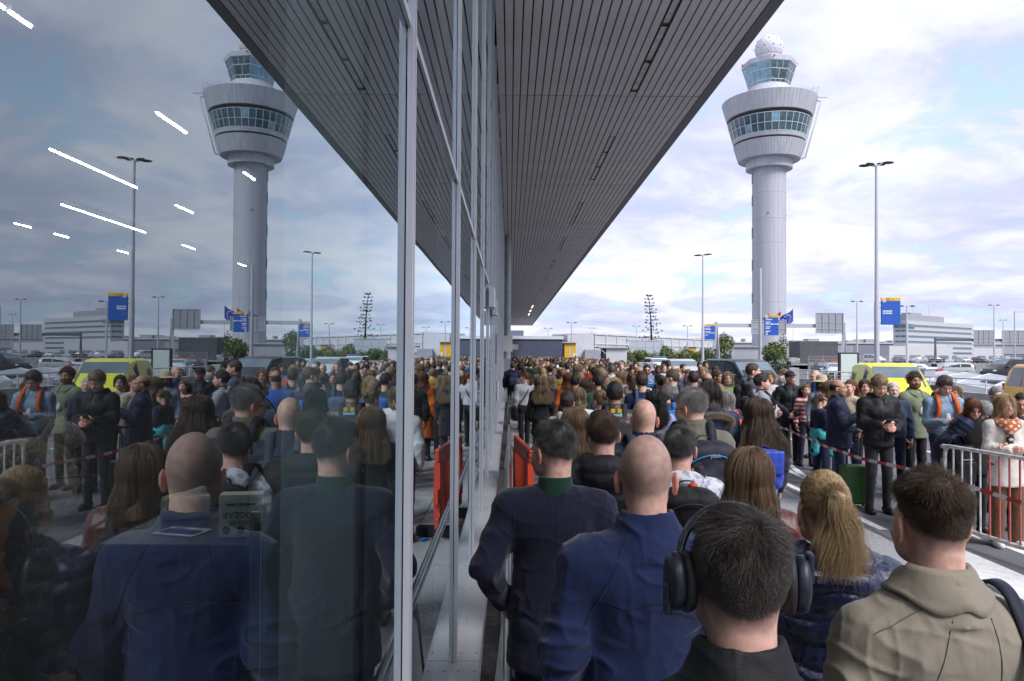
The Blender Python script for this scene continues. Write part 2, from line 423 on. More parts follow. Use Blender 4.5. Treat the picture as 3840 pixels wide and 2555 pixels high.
def hair_mat(col, curves=True):
    key = ('strand_' if curves else 'haircap_') + '_'.join('%03d' % int(c * 999) for c in col)
    if key in _M: return _M[key]
    m = bpy.data.materials.new(key); m.use_nodes = True; nt = m.node_tree; N = nt.nodes; L = nt.links
    b = N['Principled BSDF']; b.inputs['Roughness'].default_value = 0.48 if curves else 0.6; b.inputs['Specular IOR Level'].default_value = 0.45
    if curves:
        hi = N.new('ShaderNodeHairInfo'); r = N.new('ShaderNodeValToRGB'); e = r.color_ramp.elements
        e[0].color = (*[c * 0.5 for c in col], 1); e[1].color = (*[min(1, c * 1.5) for c in col], 1); L.new(hi.outputs['Random'], r.inputs[0]); L.new(r.outputs[0], b.inputs['Base Color'])
    else:
        tc = N.new('ShaderNodeTexCoord'); mp = N.new('ShaderNodeMapping'); mp.inputs['Scale'].default_value = (1, 1, 0.16); L.new(tc.outputs['Object'], mp.inputs[0])
        n = N.new('ShaderNodeTexNoise'); n.inputs['Scale'].default_value = 95; n.inputs['Detail'].default_value = 4; n.inputs['Distortion'].default_value = 0.6; L.new(mp.outputs[0], n.inputs['Vector'])
        r = N.new('ShaderNodeValToRGB'); e = r.color_ramp.elements; e[0].position = 0.3; e[1].position = 0.72
        e[0].color = (*[c * 0.35 for c in col], 1); e[1].color = (*[min(1, c * 1.4) for c in col], 1); L.new(n.outputs['Fac'], r.inputs[0]); L.new(r.outputs[0], b.inputs['Base Color'])
        bp = N.new('ShaderNodeBump'); bp.inputs['Strength'].default_value = 0.9; bp.inputs['Distance'].default_value = 0.01; L.new(n.outputs['Fac'], bp.inputs['Height']); L.new(bp.outputs[0], b.inputs['Normal'])
    _M[key] = m; return m

SHOE_BLACK = mat('shoe_black', (0.015, 0.015, 0.017), 0.5); SHOE_WHITE = mat('shoe_white', (0.62, 0.61, 0.60), 0.6); SHOE_BROWN = mat('shoe_brown', (0.10, 0.055, 0.03), 0.5)
EYE_W = mat('eye_white', (0.62, 0.6, 0.58), 0.3); EYE_D = mat('eye_iris', (0.03, 0.022, 0.018), 0.2)
TONES = {'fair': (0.66, 0.44, 0.345), 'pink': (0.68, 0.425, 0.345), 'tan': (0.45, 0.26, 0.175), 'brown': (0.22, 0.115, 0.07), 'dark': (0.10, 0.052, 0.033)}
HAIRS = {'black': (0.012, 0.010, 0.010), 'darkbrown': (0.030, 0.020, 0.015), 'brown': (0.075, 0.045, 0.028), 'lightbrown': (0.17, 0.105, 0.06),
         'blonde': (0.36, 0.25, 0.13), 'darkblonde': (0.22, 0.155, 0.09), 'grey': (0.26, 0.25, 0.25), 'white': (0.60, 0.59, 0.58), 'auburn': (0.15, 0.05, 0.022), 'ginger': (0.26, 0.10, 0.035), 'darkgrey': (0.085, 0.08, 0.08), 'ash': (0.050, 0.038, 0.033)}

# ------------------------------------------------------------------ the body
class Pose: pass
def make_pose(sp):
    """joint positions in metres for a 1.75 m figure facing +y, before scaling"""
    P = Pose(); f = sp.get('sex', 'm') == 'f'; bw = sp.get('wide', 1.0)
    sw = (0.160 if f else 0.182) * bw
    P.sw = sw; P.f = f; P.bw = bw
    lean = sp.get('lean', 0.0)
    P.lean = lean
    def arm(s, kind):
        if kind == 'down': return (s*(sw+0.062), -0.035, 1.135), (s*(sw+0.058), 0.045, 0.885), (0, 0.2, -1)
        if kind == 'pocket': return (s*(sw+0.105), -0.07, 1.15), (s*(sw+0.035), 0.05, 0.965), (-s*0.4, 0.6, -0.7)
        if kind == 'phone': return (s*(sw+0.035), 0.03, 1.13), (s*0.075, 0.26, 1.13), (-s*0.55, 0.75, 0.2)
        if kind == 'clasp': return (s*(sw+0.075), 0.0, 1.135), (s*0.075, 0.185, 0.95), (-s*0.85, 0.15, -0.4)
        if kind == 'crossed': return (s*(sw+0.035), 0.09, 1.14), (-s*0.055, 0.205, 1.185 + 0.03*s), (-s*1.0, -0.1, 0.15)
        if kind == 'strap': return (s*(sw+0.06), 0.02, 1.14), (s*(sw-0.05), 0.165, 1.345), (-s*0.3, -0.2, 0.9)
        if kind == 'reach': return (s*(sw+0.045), 0.06, 1.13), (s*0.13, 0.30, 1.27), (-s*0.2, 0.35, 0.8)
        if kind == 'face': return (s*(sw+0.02), 0.17, 1.20), (s*0.06, 0.19, 1.46), (-s*0.3, -0.1, 0.9)
        if kind == 'pull': return (s*(sw+0.10), -0.02, 1.14), (s*(sw+0.12), 0.06, 0.91), (0, 0.5, -0.7)
        if kind == 'hold': return (s*(sw+0.05), -0.01, 1.13), (s*(sw-0.055), 0.205, 1.08), (-s*0.75, 0.6, 0.05)
        if kind == 'back': return (s*(sw+0.09), -0.09, 1.15), (s*0.09, -0.16, 0.97), (-s*0.9, -0.1, -0.3)
        raise KeyError(kind)
    aL, aR = sp.get('arms', ('down', 'down'))
    P.arms = {-1: arm(-1, aL), 1: arm(1, aR)}
    P.S = {s: np.array((s*sw, -0.012, 1.380 - sp.get('slope', 0.0))) for s in (-1, 1)}
    st = sp.get('stride', 0.0)
    P.hip = {s: np.array((s*0.088*bw, 0.0, 0.93)) for s in (-1, 1)}
    P.knee = {s: np.array((s*0.098, 0.02 + s*st*0.5, 0.50)) for s in (-1, 1)}
    P.ank = {s: np.array((s*0.108, -0.02 + s*st, 0.085)) for s in (-1, 1)}
    P.yaw, P.pitch = rad(sp.get('yaw', 0)), rad(sp.get('nod', 0))     # +yaw turns the head to the figure's left; +nod looks down
    Rz = np.array([[math.cos(P.yaw), -math.sin(P.yaw), 0], [math.sin(P.yaw), math.cos(P.yaw), 0], [0, 0, 1]])
    a = -P.pitch; Rx = np.array([[1, 0, 0], [0, math.cos(a), -math.sin(a)], [0, math.sin(a), math.cos(a)]])
    P.HR = Rz @ Rx; P.HC = np.array((0, -0.005, 1.545))
    return P

def H2B(P, p):      # head-local (upright head) -> body
    return P.HR @ (np.asarray(p, float) - P.HC) + P.HC
def B2H(P, V): return (V - P.HC) @ P.HR + P.HC

def head_prims(F, P, fine=True):
    R = P.HR; g = lambda p: H2B(P, p); fw = 0.94 if P.f else 1.0
    F.ell(g((0, -0.018, 1.652)), (0.0755*fw, 0.097, 0.099), 0.02, R)
    F.ell(g((0, 0.028, 1.595)), (0.064*fw, 0.070, 0.085), 0.03, R)
    F.cone(g((-0.03*fw, 0.045, 1.555)), g((0.03*fw, 0.045, 1.555)), 0.034, 0.034, 0.03)
    F.cone(g((0, 0.062, 1.538)), g((0, 0.05, 1.55)), 0.026*fw, 0.03, 0.025)
    if fine:
        F.cone(g((0, 0.090, 1.628)), g((0, 0.109, 1.592)), 0.0085, 0.0135, 0.014)
        F.ell(g((0, 0.103, 1.587)), (0.0175, 0.010, 0.009), 0.008, R)
        for s in (-1, 1):
            F.cone(g((s*0.012, 0.088, 1.645)), g((s*0.05, 0.070, 1.643)), 0.011, 0.009, 0.015)       # brow
            F.ell(g((s*0.031, 0.098, 1.622)), (0.018, 0.016, 0.0135), 0.012, R, cut=True)                  # socket
            F.ell(g((s*0.031, 0.0755, 1.621)), (0.0145, 0.0135, 0.0125), 0.004, R)                         # eyeball and lid
            F.ell(g((s*0.042, 0.066, 1.592)), (0.022, 0.02, 0.018), 0.025, R)                             # cheek
        F.cone(g((-0.020, 0.090, 1.5635)), g((0.020, 0.090, 1.5635)), 0.0075, 0.0075, 0.010)           # lips
        F.ell(g((0, 0.104, 1.5635)), (0.024, 0.010, 0.0022), 0.003, R, cut=True)
    else:
        F.cone(g((0, 0.090, 1.625)), g((0, 0.106, 1.592)), 0.010, 0.014, 0.014)
        for s in (-1, 1): F.ell(g((s*0.032, 0.10, 1.622)), (0.018, 0.016, 0.013), 0.012, R, cut=True)
    for s in (-1, 1):
        a = rad(18) * s; E = R @ np.array([[math.cos(a), -math.sin(a), 0], [math.sin(a), math.cos(a), 0], [0, 0, 1]]) 
        F.ell(g((s*0.083*fw + s*0.004, -0.012, 1.612)), (0.0085, 0.0175, 0.0315), 0.006, E)
        F.ell(g((s*0.083*fw + s*0.002, -0.006, 1.583)), (0.0075, 0.010, 0.0125), 0.006, E)
        if fine: F.ell(g((s*0.083*fw + s*0.0125, -0.007, 1.615)), (0.0045, 0.0095, 0.020), 0.004, E, cut=True)
    nr = 0.047 if P.f else 0.057
    F.cone((0, -0.028, 1.42), g((0, -0.030, 1.585)), nr * 1.12, nr, 0.025)

def hand_prims(F, W, d, side, k=0.008, curl=0.9, sc=1.0):
    """palm, four unequal fingers bent at the knuckles, thumb from the side of the palm"""
    W = np.asarray(W, float); d = np.asarray(d, float); d = d / np.linalg.norm(d)
    up = np.array((0, 0, 1.0)); 
    n = np.cross(d, np.array((0, 1.0, 0)) if abs(d[2]) > 0.7 else up); n /= np.linalg.norm(n)       # across
    t = n if (n[1] > 0 if abs(d[2]) > 0.7 else n[2] > 0) else -n
    if abs(d[2]) > 0.7: t = np.array((0, 1.0, 0)) - d * d[1]; t /= np.linalg.norm(t)
    else: t = up - d * d[2]; t /= np.linalg.norm(t)
    pn = np.cross(d, t); pn = pn * (-1 if pn[0] * side > 0 else 1)                                    # palm side faces the body
    pts = []
    F.cone(W - d*0.03, W + d*0.02, 0.024*sc, 0.026*sc, 0.02)
    for i, (o, lp, l1, l2) in enumerate(((0.029, 0.088, 0.040, 0.034), (0.010, 0.092, 0.044, 0.038), (-0.010, 0.088, 0.041, 0.035), (-0.027, 0.080, 0.032, 0.027))):
        a = W + t*o*0.6*sc + d*0.012; kn = W + t*o*sc + d*lp*sc
        F.cone(a, kn, 0.0155*sc, 0.0105*sc, 0.014)
        c1 = 0.55 * curl + 0.05*i; d1 = d*math.cos(c1) + pn*math.sin(c1); m1 = kn + d1*l1*sc
        c2 = 1.25 * curl + 0.06*i; d2 = d*math.cos(c2) + pn*math.sin(c2); m2 = m1 + d2*l2*sc
        F.cone(kn, m1, 0.0098*sc, 0.0088*sc, 0.004); F.cone(m1, m2, 0.0088*sc, 0.0072*sc, 0.004)
    b = W + t*0.022*sc + d*0.028*sc; c = b + (t*0.62 + d*0.62 + pn*0.45)*0.042*sc; e = c + (d*0.85 + pn*0.5 + t*0.1)*0.032*sc
    F.cone(b, c, 0.0145*sc, 0.0105*sc, 0.012); F.cone(c, e, 0.0103*sc, 0.0082*sc, 0.005)

def wrinkle(V, N, P, amp, seed, kind):
    """fold displacement, stronger near elbows, waist and hem"""
    w = np.full(len(V), 0.45)
    for s in (-1, 1):
        for j, rr in ((np.array(P.arms[s][0]), 0.10), (np.array(P.arms[s][1]), 0.09), (P.S[s] + np.array((s*0.0, 0, -0.10)), 0.09), (P.knee[s], 0.12), (P.ank[s] + np.array((0, 0, 0.05)), 0.10)):
            w += np.exp(-((V - j) ** 2).sum(1) / (rr * rr)) * 0.8
    w += np.exp(-((V[:, 2] - 0.99) / 0.09) ** 2) * 0.5
    U = V + 0.035 * np.stack([vnoise(V, 6, seed), vnoise(V, 6, seed + 1), vnoise(V, 6, seed + 2)], 1)
    # directional creases: ridged noise, elongated along a slanting axis
    A = U @ np.array([[1.0, 0, 0.35], [0, 1.0, 0.2], [-0.5, 0.2, 0.9]])
    r1 = 1 - np.abs(vnoise(A * np.array((1.0, 1.0, 2.1)), 8.5, seed + 5)) * 2
    r2 = 1 - np.abs(vnoise(U * np.array((1.6, 1.6, 0.75)), 11, seed + 9)) * 2
    big = vnoise(U, 4.0, seed + 3)
    s1 = np.maximum(r1, 0) ** 2; s2 = np.maximum(r2, 0) ** 2
    d = amp * w * (0.95 * s1 + 0.6 * s2 + 0.6 * big - 0.35)
    if amp > 0.006:       # sharp drag lines running from the shoulders and waist
        Bx = U @ np.array([[1.0, 0, 0.55], [0, 1.0, 0], [-0.9 * 1.0, 0.1, 0.8]]) * np.array((1.0, 1.0, 0.45)); Cx = U @ np.array([[1.0, 0, -0.55], [0, 1.0, 0], [0.9, 0.1, 0.8]]) * np.array((1.0, 1.0, 0.45))
        left = 1 / (1 + np.exp(V[:, 0] * 40)); c1 = np.maximum(0, 1 - np.abs(vnoise(Bx, 17, seed + 21)) * 2.4) ** 2; c2 = np.maximum(0, 1 - np.abs(vnoise(Cx, 17, seed + 23)) * 2.4) ** 2
        d = d + 0.0034 * np.clip(w, 0.3, 1.2) * (c1 * left + c2 * (1 - left)) * (0.5 + 0.5 * vnoise(V, 5, seed + 25))
    return V + N * d[:, None]

def quilt(V, N, P, amp, pitch, seed, wavy=0.0, diamond=False):
    """puffer channels; on the sleeves they ring the arm"""
    q = V[:, 2].copy()
    for s in (-1, 1):
        E, W = np.array(P.arms[s][0]), np.array(P.arms[s][1]); S = P.S[s]
        for a, b, o in ((S, E, 0.0), (E, W, 0.27)):
            ax = (b - a) / np.linalg.norm(b - a); t = np.clip((V - a) @ ax, -0.02, np.linalg.norm(b - a) + 0.05)
            dist = np.linalg.norm(V - a - t[:, None] * ax, axis=1)
            arm = (dist < 0.085) & (np.abs(V[:, 0]) > P.sw + 0.005) & (t > 0.03)
            q = np.where(arm, -(t + o), q)
    q = q + 0.008 * vnoise(V, 5, seed)
    if wavy: q = q + wavy * np.sin(V[:, 0] * 26 + V[:, 2] * 8) + 0.4 * wavy * vnoise(V, 9, seed + 2)
    if diamond:
        u = np.abs(np.sin(math.pi * (V[:, 0] + q) / pitch)); w = np.abs(np.sin(math.pi * (V[:, 0] - q) / pitch)); h = np.sqrt(np.minimum(u, w))
    else: h = np.sqrt(np.abs(np.sin(math.pi * q / pitch)))
    n = vnoise(V * np.array((1.0, 1.0, 2.2)), 26, seed + 4) + 0.8 * vnoise(V * np.array((1.8, 1.8, 0.5)), 34, seed + 6)
    return V + N * (amp * (h - 0.6) + amp * 0.22 * n * h)[:, None]
# ------------------------------------------------------------------ hair
def scalp_roots(P, n, rng, lo=0.0, style='short'):
    """random points on the cranium ellipsoid in head-local space: (n,3) points and normals"""
    fw = 0.94 if P.f else 1.0
    c = np.array((0, -0.018, 1.652)); r = np.array((0.0775*fw, 0.099, 0.101))
    out = np.zeros((0, 3)); nn = out
    while len(out) < n:
        u = rng.normal(size=(n * 3, 3)); u /= np.linalg.norm(u, axis=1, keepdims=True)
        p = c + u * r; nor = u / r; nor /= np.linalg.norm(nor, axis=1, keepdims=True)
        front = u[:, 1]; z = p[:, 2]
        # hairline: high at the forehead, above the ear at the sides, low at the nape
        line = np.where(front > 0.45, 1.700, np.where(front > -0.1, 1.700 - (0.45 - front) / 0.55 * 0.075, 1.625 - np.clip((-0.1 - front) / 0.9, 0, 1) * (0.075 + lo)))
        side = np.abs(u[:, 0]) > 0.8
        line = np.where(side & (front > -0.35), np.maximum(line, 1.632), line)
        keep = z > line + np.abs(rng.normal(scale=0.024, size=len(z))) - 0.010
        if style == 'bald': keep &= z < 1.665
        if style == 'thin': keep &= (z < 1.70) | (rng.random(len(z)) < 0.12)
        out = np.concatenate([out, p[keep]]); nn = np.concatenate([nn, nor[keep]])
    return out[:n], nn[:n]

def strands(name, paths, r, m, parent, taper=0.3):
    """paths (n, k, 3)"""
    n, k, _ = paths.shape
    hc = bpy.data.hair_curves.new(name); hc.add_curves([k] * n)
    hc.attributes['position'].data.foreach_set('vector', paths.astype(np.float32).ravel())
    ra = hc.attributes.get('radius') or hc.attributes.new('radius', 'FLOAT', 'POINT')
    rr = np.tile(np.linspace(1, taper, k) * r, n).astype(np.float32); ra.data.foreach_set('value', rr)
    hc.materials.append(m)
    o = bpy.data.objects.new(name, hc); COL.objects.link(o); o.parent = parent; return o

def push_out(p, P, extra):
    """keep strand points outside the head and neck"""
    fw = 0.94 if P.f else 1.0
    c = np.array((0, -0.018, 1.652)); r = np.array((0.0765*fw, 0.098, 0.100)) + extra
    v = (p - c) / r; l = np.linalg.norm(v, axis=1, keepdims=True); ins = l[:, 0] < 1
    p = p.copy(); p[ins] = c + v[ins] / l[ins] * r
    ax = np.array((0, -0.028)); rn = (0.052 if P.f else 0.060) + extra
    low = p[:, 2] < 1.585; q = p[:, :2] - ax; l2 = np.linalg.norm(q, axis=1) + 1e-9; ins = low & (l2 < rn)
    p[ins, :2] = ax + q[ins] / l2[ins, None] * rn
    # shoulders and upper back
    low = p[:, 2] < 1.50
    back = -0.105 - np.clip((1.46 - p[:, 2]) * 0.20, -0.05, 0.05)
    b = low & (p[:, 1] > back) & (p[:, 1] < 0.0); p[b, 1] = back[b] - extra
    return p

def hair_paths(P, sp, n, seed):
    rng = np.random.default_rng(seed); st = sp.get('hair', 'short'); L = sp.get('hairlen', None)
    style = {'bald_sides': 'bald', 'thin': 'thin'}.get(st, 'short')
    p, nor = scalp_roots(P, n, rng, 0.02 if st in ('long', 'bob', 'wavy', 'curly') else 0.0, style)
    k = 7 if st in ('short', 'crew', 'bald_sides', 'thin', 'fade', 'mop') else 12
    paths = np.zeros((n, k, 3)); paths[:, 0] = p - nor * 0.002
    if st in ('short', 'crew', 'bald_sides', 'thin', 'fade', 'mop'):
        base = {'short': 0.034, 'crew': 0.007, 'bald_sides': 0.014, 'thin': 0.03, 'fade': 0.036, 'mop': 0.075}[st] if L is None else L
        h = np.clip((p[:, 2] - 1.585) / 0.12, 0, 1)
        ln = base * (0.22 + 0.78 * h) if st in ('short', 'thin', 'mop') else (base * (0.13 + 0.87 * np.clip((p[:, 2] - 1.625) / 0.115, 0, 1) ** 1.25) if st == 'fade' else np.full(n, base))
        ln = ln * rng.uniform(0.55, 1.2, n) * (1 + 0.35 * vnoise(p, 28, seed + 11))
        # whorl at the crown: flow away from it along the surface
        wh = np.array((0.022, -0.058, 1.742)) + rng.normal(scale=(0.012, 0.012, 0.0), size=(n, 3)); fl = p - wh; fl -= nor * (fl * nor).sum(1, keepdims=True); fl /= np.linalg.norm(fl, axis=1, keepdims=True) + 1e-6
        tw = np.cross(nor, fl); lift = {'crew': 1.0, 'fade': 0.55, 'mop': 0.30}.get(st, 0.42)
        clump = np.stack([vnoise(p, 34, seed + i) for i in range(3)], 1)
        fwd_ = np.clip((p[:, 2] - 1.70) / 0.04, 0, 1)[:, None] * np.array((0.1, 0.55, 0)); d = nor * lift + fl * 0.62 + tw * 0.25 + fwd_ + clump * 0.75 + rng.normal(scale=0.22, size=(n, 3)) + np.array((0, 0, -0.16))
        d /= np.linalg.norm(d, axis=1, keepdims=True)
        q = p.copy()
        for i in range(1, k):
            dd = d + np.array((0, 0, -1.0)) * (i / k) * (0.55 if st != 'mop' else 0.95) * np.clip(ln / 0.04, 0, 1.4)[:, None]
            dd /= np.linalg.norm(dd, axis=1, keepdims=True)
            q = q + dd * (ln / (k - 1))[:, None]; q = push_out(q, P, 0.001) if st == 'mop' else q; paths[:, i] = q
        return paths
    ln = {'long': 0.36, 'wavy': 0.40, 'bob': 0.17, 'curly': 0.34, 'ponytail': 0.0, 'bun': 0.0, 'halfup': 0.34}.get(st, 0.3) if L is None else L
    if st in ('ponytail', 'bun'):
        tie = np.array((0, -0.118, 1.688 if st == 'ponytail' else 1.66)); q = p.copy()
        m = k - (6 if st == 'ponytail' else 3)
        clump = np.stack([vnoise(p, 60, seed + i) for i in range(3)], 1)
        tail_d = rng.normal(scale=(0.030, 0.016, 0.0), size=(n, 3)); tail_l = rng.uniform(0.75, 1.08, n) * (L or 0.24)
        for i in range(1, k):
            if i <= m:
                t = i / m; a = paths[:, 0] * (1 - t) + tie * t; a = push_out(a, P, 0.006 + 0.004 * (1 - t)); a += clump * 0.003 * math.sin(math.pi * t)
                if i == m: a = tie + rng.normal(scale=(0.012, 0.010, 0.012), size=(n, 3))
                paths[:, i] = a
            elif st == 'ponytail':
                t = (i - m) / (k - 1 - m)
                a = tie + np.array((0, -0.030, 0.012)) * math.sin(min(1, t * 2) * math.pi / 2) + np.stack([tail_d[:, 0] * t ** 0.7 + 0.012 * np.sin(t * 7 + tail_d[:, 1] * 90), tail_d[:, 1] - 0.02 * t * t, -tail_l * t ** 1.15], 1)
                paths[:, i] = a
            else:
                ang = rng.uniform(0, 6.28, n) + i; paths[:, i] = tie + np.stack([0.030 * np.cos(ang), -0.016 + rng.uniform(-0.022, 0.012, n), 0.028 * np.sin(ang)], 1)
        return paths
    # loose hair: over the scalp, then down; lengths measured from the crown
    drop = rng.uniform(0.9, 1.06, n) * ln
    end = 1.60 - drop + (0.10 if st == 'bob' else 0.05)
    part = np.sign(p[:, 0] + 1e-4)
    out = np.stack([p[:, 0], p[:, 1] + 0.018, np.zeros(n)], 1); out /= np.linalg.norm(out, axis=1, keepdims=True) + 1e-6
    fwd = (p[:, 1] > 0.02)
    q = p + nor * 0.004; total = np.maximum(0.06, p[:, 2] - end); stp = total / (k - 1) * 1.10
    clump = np.stack([vnoise(p, 40, seed + i) for i in range(3)], 1)
    for i in range(1, k):
        t = i / (k - 1)
        v = q - np.array((0, -0.018, 1.652)); nv = v / np.array((0.0775, 0.099, 0.101)) ** 2; nv /= np.linalg.norm(nv, axis=1, keepdims=True)
        g = np.array((0, 0, -1.0)) + out * 0.34 * (1 - t) + np.stack([part * 0.25 * fwd, -0.85 * fwd * (1 - t), np.zeros(n)], 1)
        tang = g - nv * (g * nv).sum(1, keepdims=True) * np.where(q[:, 2] > 1.60, 1.0, 0.0)[:, None]
        tang /= np.linalg.norm(tang, axis=1, keepdims=True) + 1e-6
        d = tang + clump * 0.16
        if st == 'wavy': d += 0.42 * np.stack([np.sin(t * 15 + clump[:, 0] * 6), np.cos(t * 13 + clump[:, 1] * 6), np.zeros(n)], 1) * t
        if st == 'curly': d += 0.95 * np.stack([np.sin(t * 26 + clump[:, 0] * 12), np.cos(t * 25 + clump[:, 1] * 12), 0.4 * np.sin(t * 22 + clump[:, 2] * 9)], 1) * min(1, t * 2)
        if st == 'bob' and t > 0.55: d += -out * 0.5 * (t - 0.55)
        d /= np.linalg.norm(d, axis=1, keepdims=True)
        q = push_out(q + d * stp[:, None], P, 0.004 + 0.012 * rng.random((n, 1)).ravel().mean())
        paths[:, i] = q
    vol = rng.uniform(0, 1, n)[:, None, None] * np.array((0.012, 0.016, 0.004)) * np.sign(paths - np.array((0, -0.02, 1.6))) * (1 if st not in ('curly', 'wavy') else 2.2)
    ramp_ = np.sqrt(np.linspace(0, 1, k))[None, :, None]
    return paths + vol * ramp_

def hair_cap_field(F, P, sp):
    st = sp.get('hair', 'short'); R = P.HR; g = lambda p: H2B(P, p); fw = 0.94 if P.f else 1.0
    e = {'ponytail': 0.004, 'short': 0.012, 'fade': 0.008, 'crew': 0.003, 'mop': 0.017, 'bald_sides': 0.004, 'thin': 0.004}.get(st, 0.012) + sp.get('cap', 0.0)
    F.ell(g((0, -0.020, 1.654)), (0.0755*fw + e, 0.097 + e, 0.100 + e), 0.0, R)
    loose = st in ('long', 'wavy', 'bob', 'curly', 'halfup')
    if loose:
        ln = sp.get('hairlen') or {'long': 0.36, 'wavy': 0.40, 'bob': 0.17, 'curly': 0.34, 'halfup': 0.34}[st]
        zb = 1.645 - ln + (0.05 if st != 'bob' else 0.04); fat = {'curly': 0.030, 'wavy': 0.016}.get(st, 0.006)
        F.cone(g((0, -0.035, 1.63)), g((0, -0.060, max(zb, 1.50))), 0.084 + fat, 0.080 + fat, 0.03, ys=1.15)
        if zb < 1.48:
            F.cone(g((0, -0.060, 1.50)), (0, -0.122, zb + 0.03), 0.082 + fat, 0.066 + fat, 0.03, ys=1.8)
        for s in (-1, 1): F.cone(g((s*0.066, 0.012, 1.66)), g((s*0.078, 0.0, max(zb, 1.50))), 0.024 + fat, 0.024 + fat, 0.03)
    # clear the face, and the nape below the hairline for short styles
    F.ell(g((0, 0.100, 1.592)), (0.066, 0.085, 0.098), 0.012, R, cut=True)
    F.ell(g((0, 0.115, 1.655)), (0.058, 0.05, 0.045), 0.012, R, cut=True)
    if not loose:
        c = g((0, 0.055, 1.575)); F.ell(c, (0.13, 0.082, 0.062), 0.012, R, cut=True)         # around and before the ears
        for s in (-1, 1): F.ell(g((s*0.088, -0.004, 1.605)), (0.03, 0.036, 0.042), 0.008, R, cut=True)
        lowz = 1.575 if st not in ('crew',) else 1.565
        n = R @ np.array((0, 0.10, 1.0)); p0 = g((0, -0.09, lowz))
        Fx, Fy, Fz = np.meshgrid(*F.ax, indexing='ij', sparse=True)
        d = -((Fx - p0[0]) * n[0] + (Fy - p0[1]) * n[1] + (Fz - p0[2]) * n[2]); F.F = np.maximum(F.F, d)
    if st in ('bald_sides',):
        n = R @ np.array((0, 0.15, 1.0)); p0 = g((0, -0.05, 1.675))
        Fx, Fy, Fz = np.meshgrid(*F.ax, indexing='ij', sparse=True)
        F.F = np.maximum(F.F, ((Fx - p0[0]) * n[0] + (Fy - p0[1]) * n[1] + (Fz - p0[2]) * n[2]))
    if st == 'ponytail':
        F.cone(g((0, -0.112, 1.688)), g((0, -0.150, 1.672)), 0.020, 0.026, 0.012); L = sp.get('hairlen') or 0.24
        F.cone(g((0, -0.150, 1.672)), g((0, -0.158, 1.68 - L)), 0.026, 0.012, 0.02)
    if st == 'bun': F.ell(g((0, -0.130, 1.668)), (0.040, 0.034, 0.038), 0.01, R)
    if st == 'bald_top': pass

def skin_colours(V, N, P, sp):
    tone = np.array(TONES[sp.get('tone', 'fair')]); C = np.tile(tone, (len(V), 1))
    h = B2H(P, V); st = sp.get('hair', 'short'); hc = np.array(HAIRS[sp.get('hc', 'brown')])
    def spot(c, r): return np.exp(-(((h - np.array(c)) / np.array(r)) ** 2).sum(1))
    red = tone * np.array((1.12, 0.72, 0.68))
    for s in (-1, 1):
        w = spot((s*0.090, -0.010, 1.605), (0.012, 0.03, 0.045)); C += (red - C) * (0.8 * w)[:, None]
        w = spot((s*0.042, 0.085, 1.59), (0.022, 0.03, 0.02)); C += (red - C) * (0.35 * w)[:, None]
        w = np.clip(spot((s*0.031, 0.086, 1.646), (0.020, 0.03, 0.0055)) * 1.6, 0, 1); C += (hc * 0.8 + tone * 0.12 - C) * (0.85 * w)[:, None]       # eyebrows
        w = np.clip(spot((s*0.031, 0.088, 1.621), (0.0135, 0.016, 0.0055)) * 1.5, 0, 1); C += (np.array((0.05, 0.035, 0.03)) - C) * (0.9 * w)[:, None]     # eye slit and lashes
        w = spot((s*0.031, 0.086, 1.612), (0.018, 0.02, 0.008)); C *= (1 - 0.18 * w)[:, None]
    w = np.clip(spot((0, 0.094, 1.5635), (0.022, 0.02, 0.0085)) * 1.4, 0, 1); C += (tone * np.array((0.92, 0.52, 0.52)) - C) * (0.85 * w)[:, None]
    if sp.get('beard'):
        w = ((h[:, 1] > -0.02) & (h[:, 2] < 1.585) & (h[:, 2] > 1.505)) * np.clip((1.592 - h[:, 2]) / 0.018, 0, 1) * np.clip((h[:, 1] + 0.02) / 0.03, 0, 1)
        w = np.maximum(w, spot((0, 0.100, 1.574), (0.026, 0.02, 0.006))) * (1 - spot((0, 0.1, 1.5635), (0.018, 0.02, 0.006)))
        C += (hc * 1.1 - C) * (sp['beard'] * w)[:, None]
    # scalp tint under the hair
    line = np.where(h[:, 1] > 0.03, 1.70, np.where(h[:, 1] > -0.03, 1.70 - (0.03 - h[:, 1]) / 0.06 * 0.06, 1.60 - np.clip((-0.03 - h[:, 1]) / 0.08, 0, 1) * 0.035))
    sf = 0.048 if st in ('fade', 'short') else 0.02; sc = np.clip((h[:, 2] - line) / sf + 0.5 + 0.25 * vnoise(h, 60, 5), 0, 1) * (np.abs(h[:, 0]) < 0.082)
    amt = {'crew': 0.6, 'stubble': 0.60, 'none': 0.0, 'bald_sides': 0.25, 'thin': 0.3}.get(st, 0.9)
    if st in ('stubble',): sc *= 0.75 + 0.35 * np.clip((1.70 - h[:, 2]) / 0.08, 0, 1)
    if st == 'none': amt = 0.10
    if st == 'bald_sides': sc *= np.clip((1.68 - h[:, 2]) / 0.02, 0, 1)
    C += (hc * 0.9 + tone * (0.22 if st in ('stubble', 'crew', 'none') else 0.05) - C) * (amt * sc)[:, None]
    return np.clip(C, 0.004, 1)

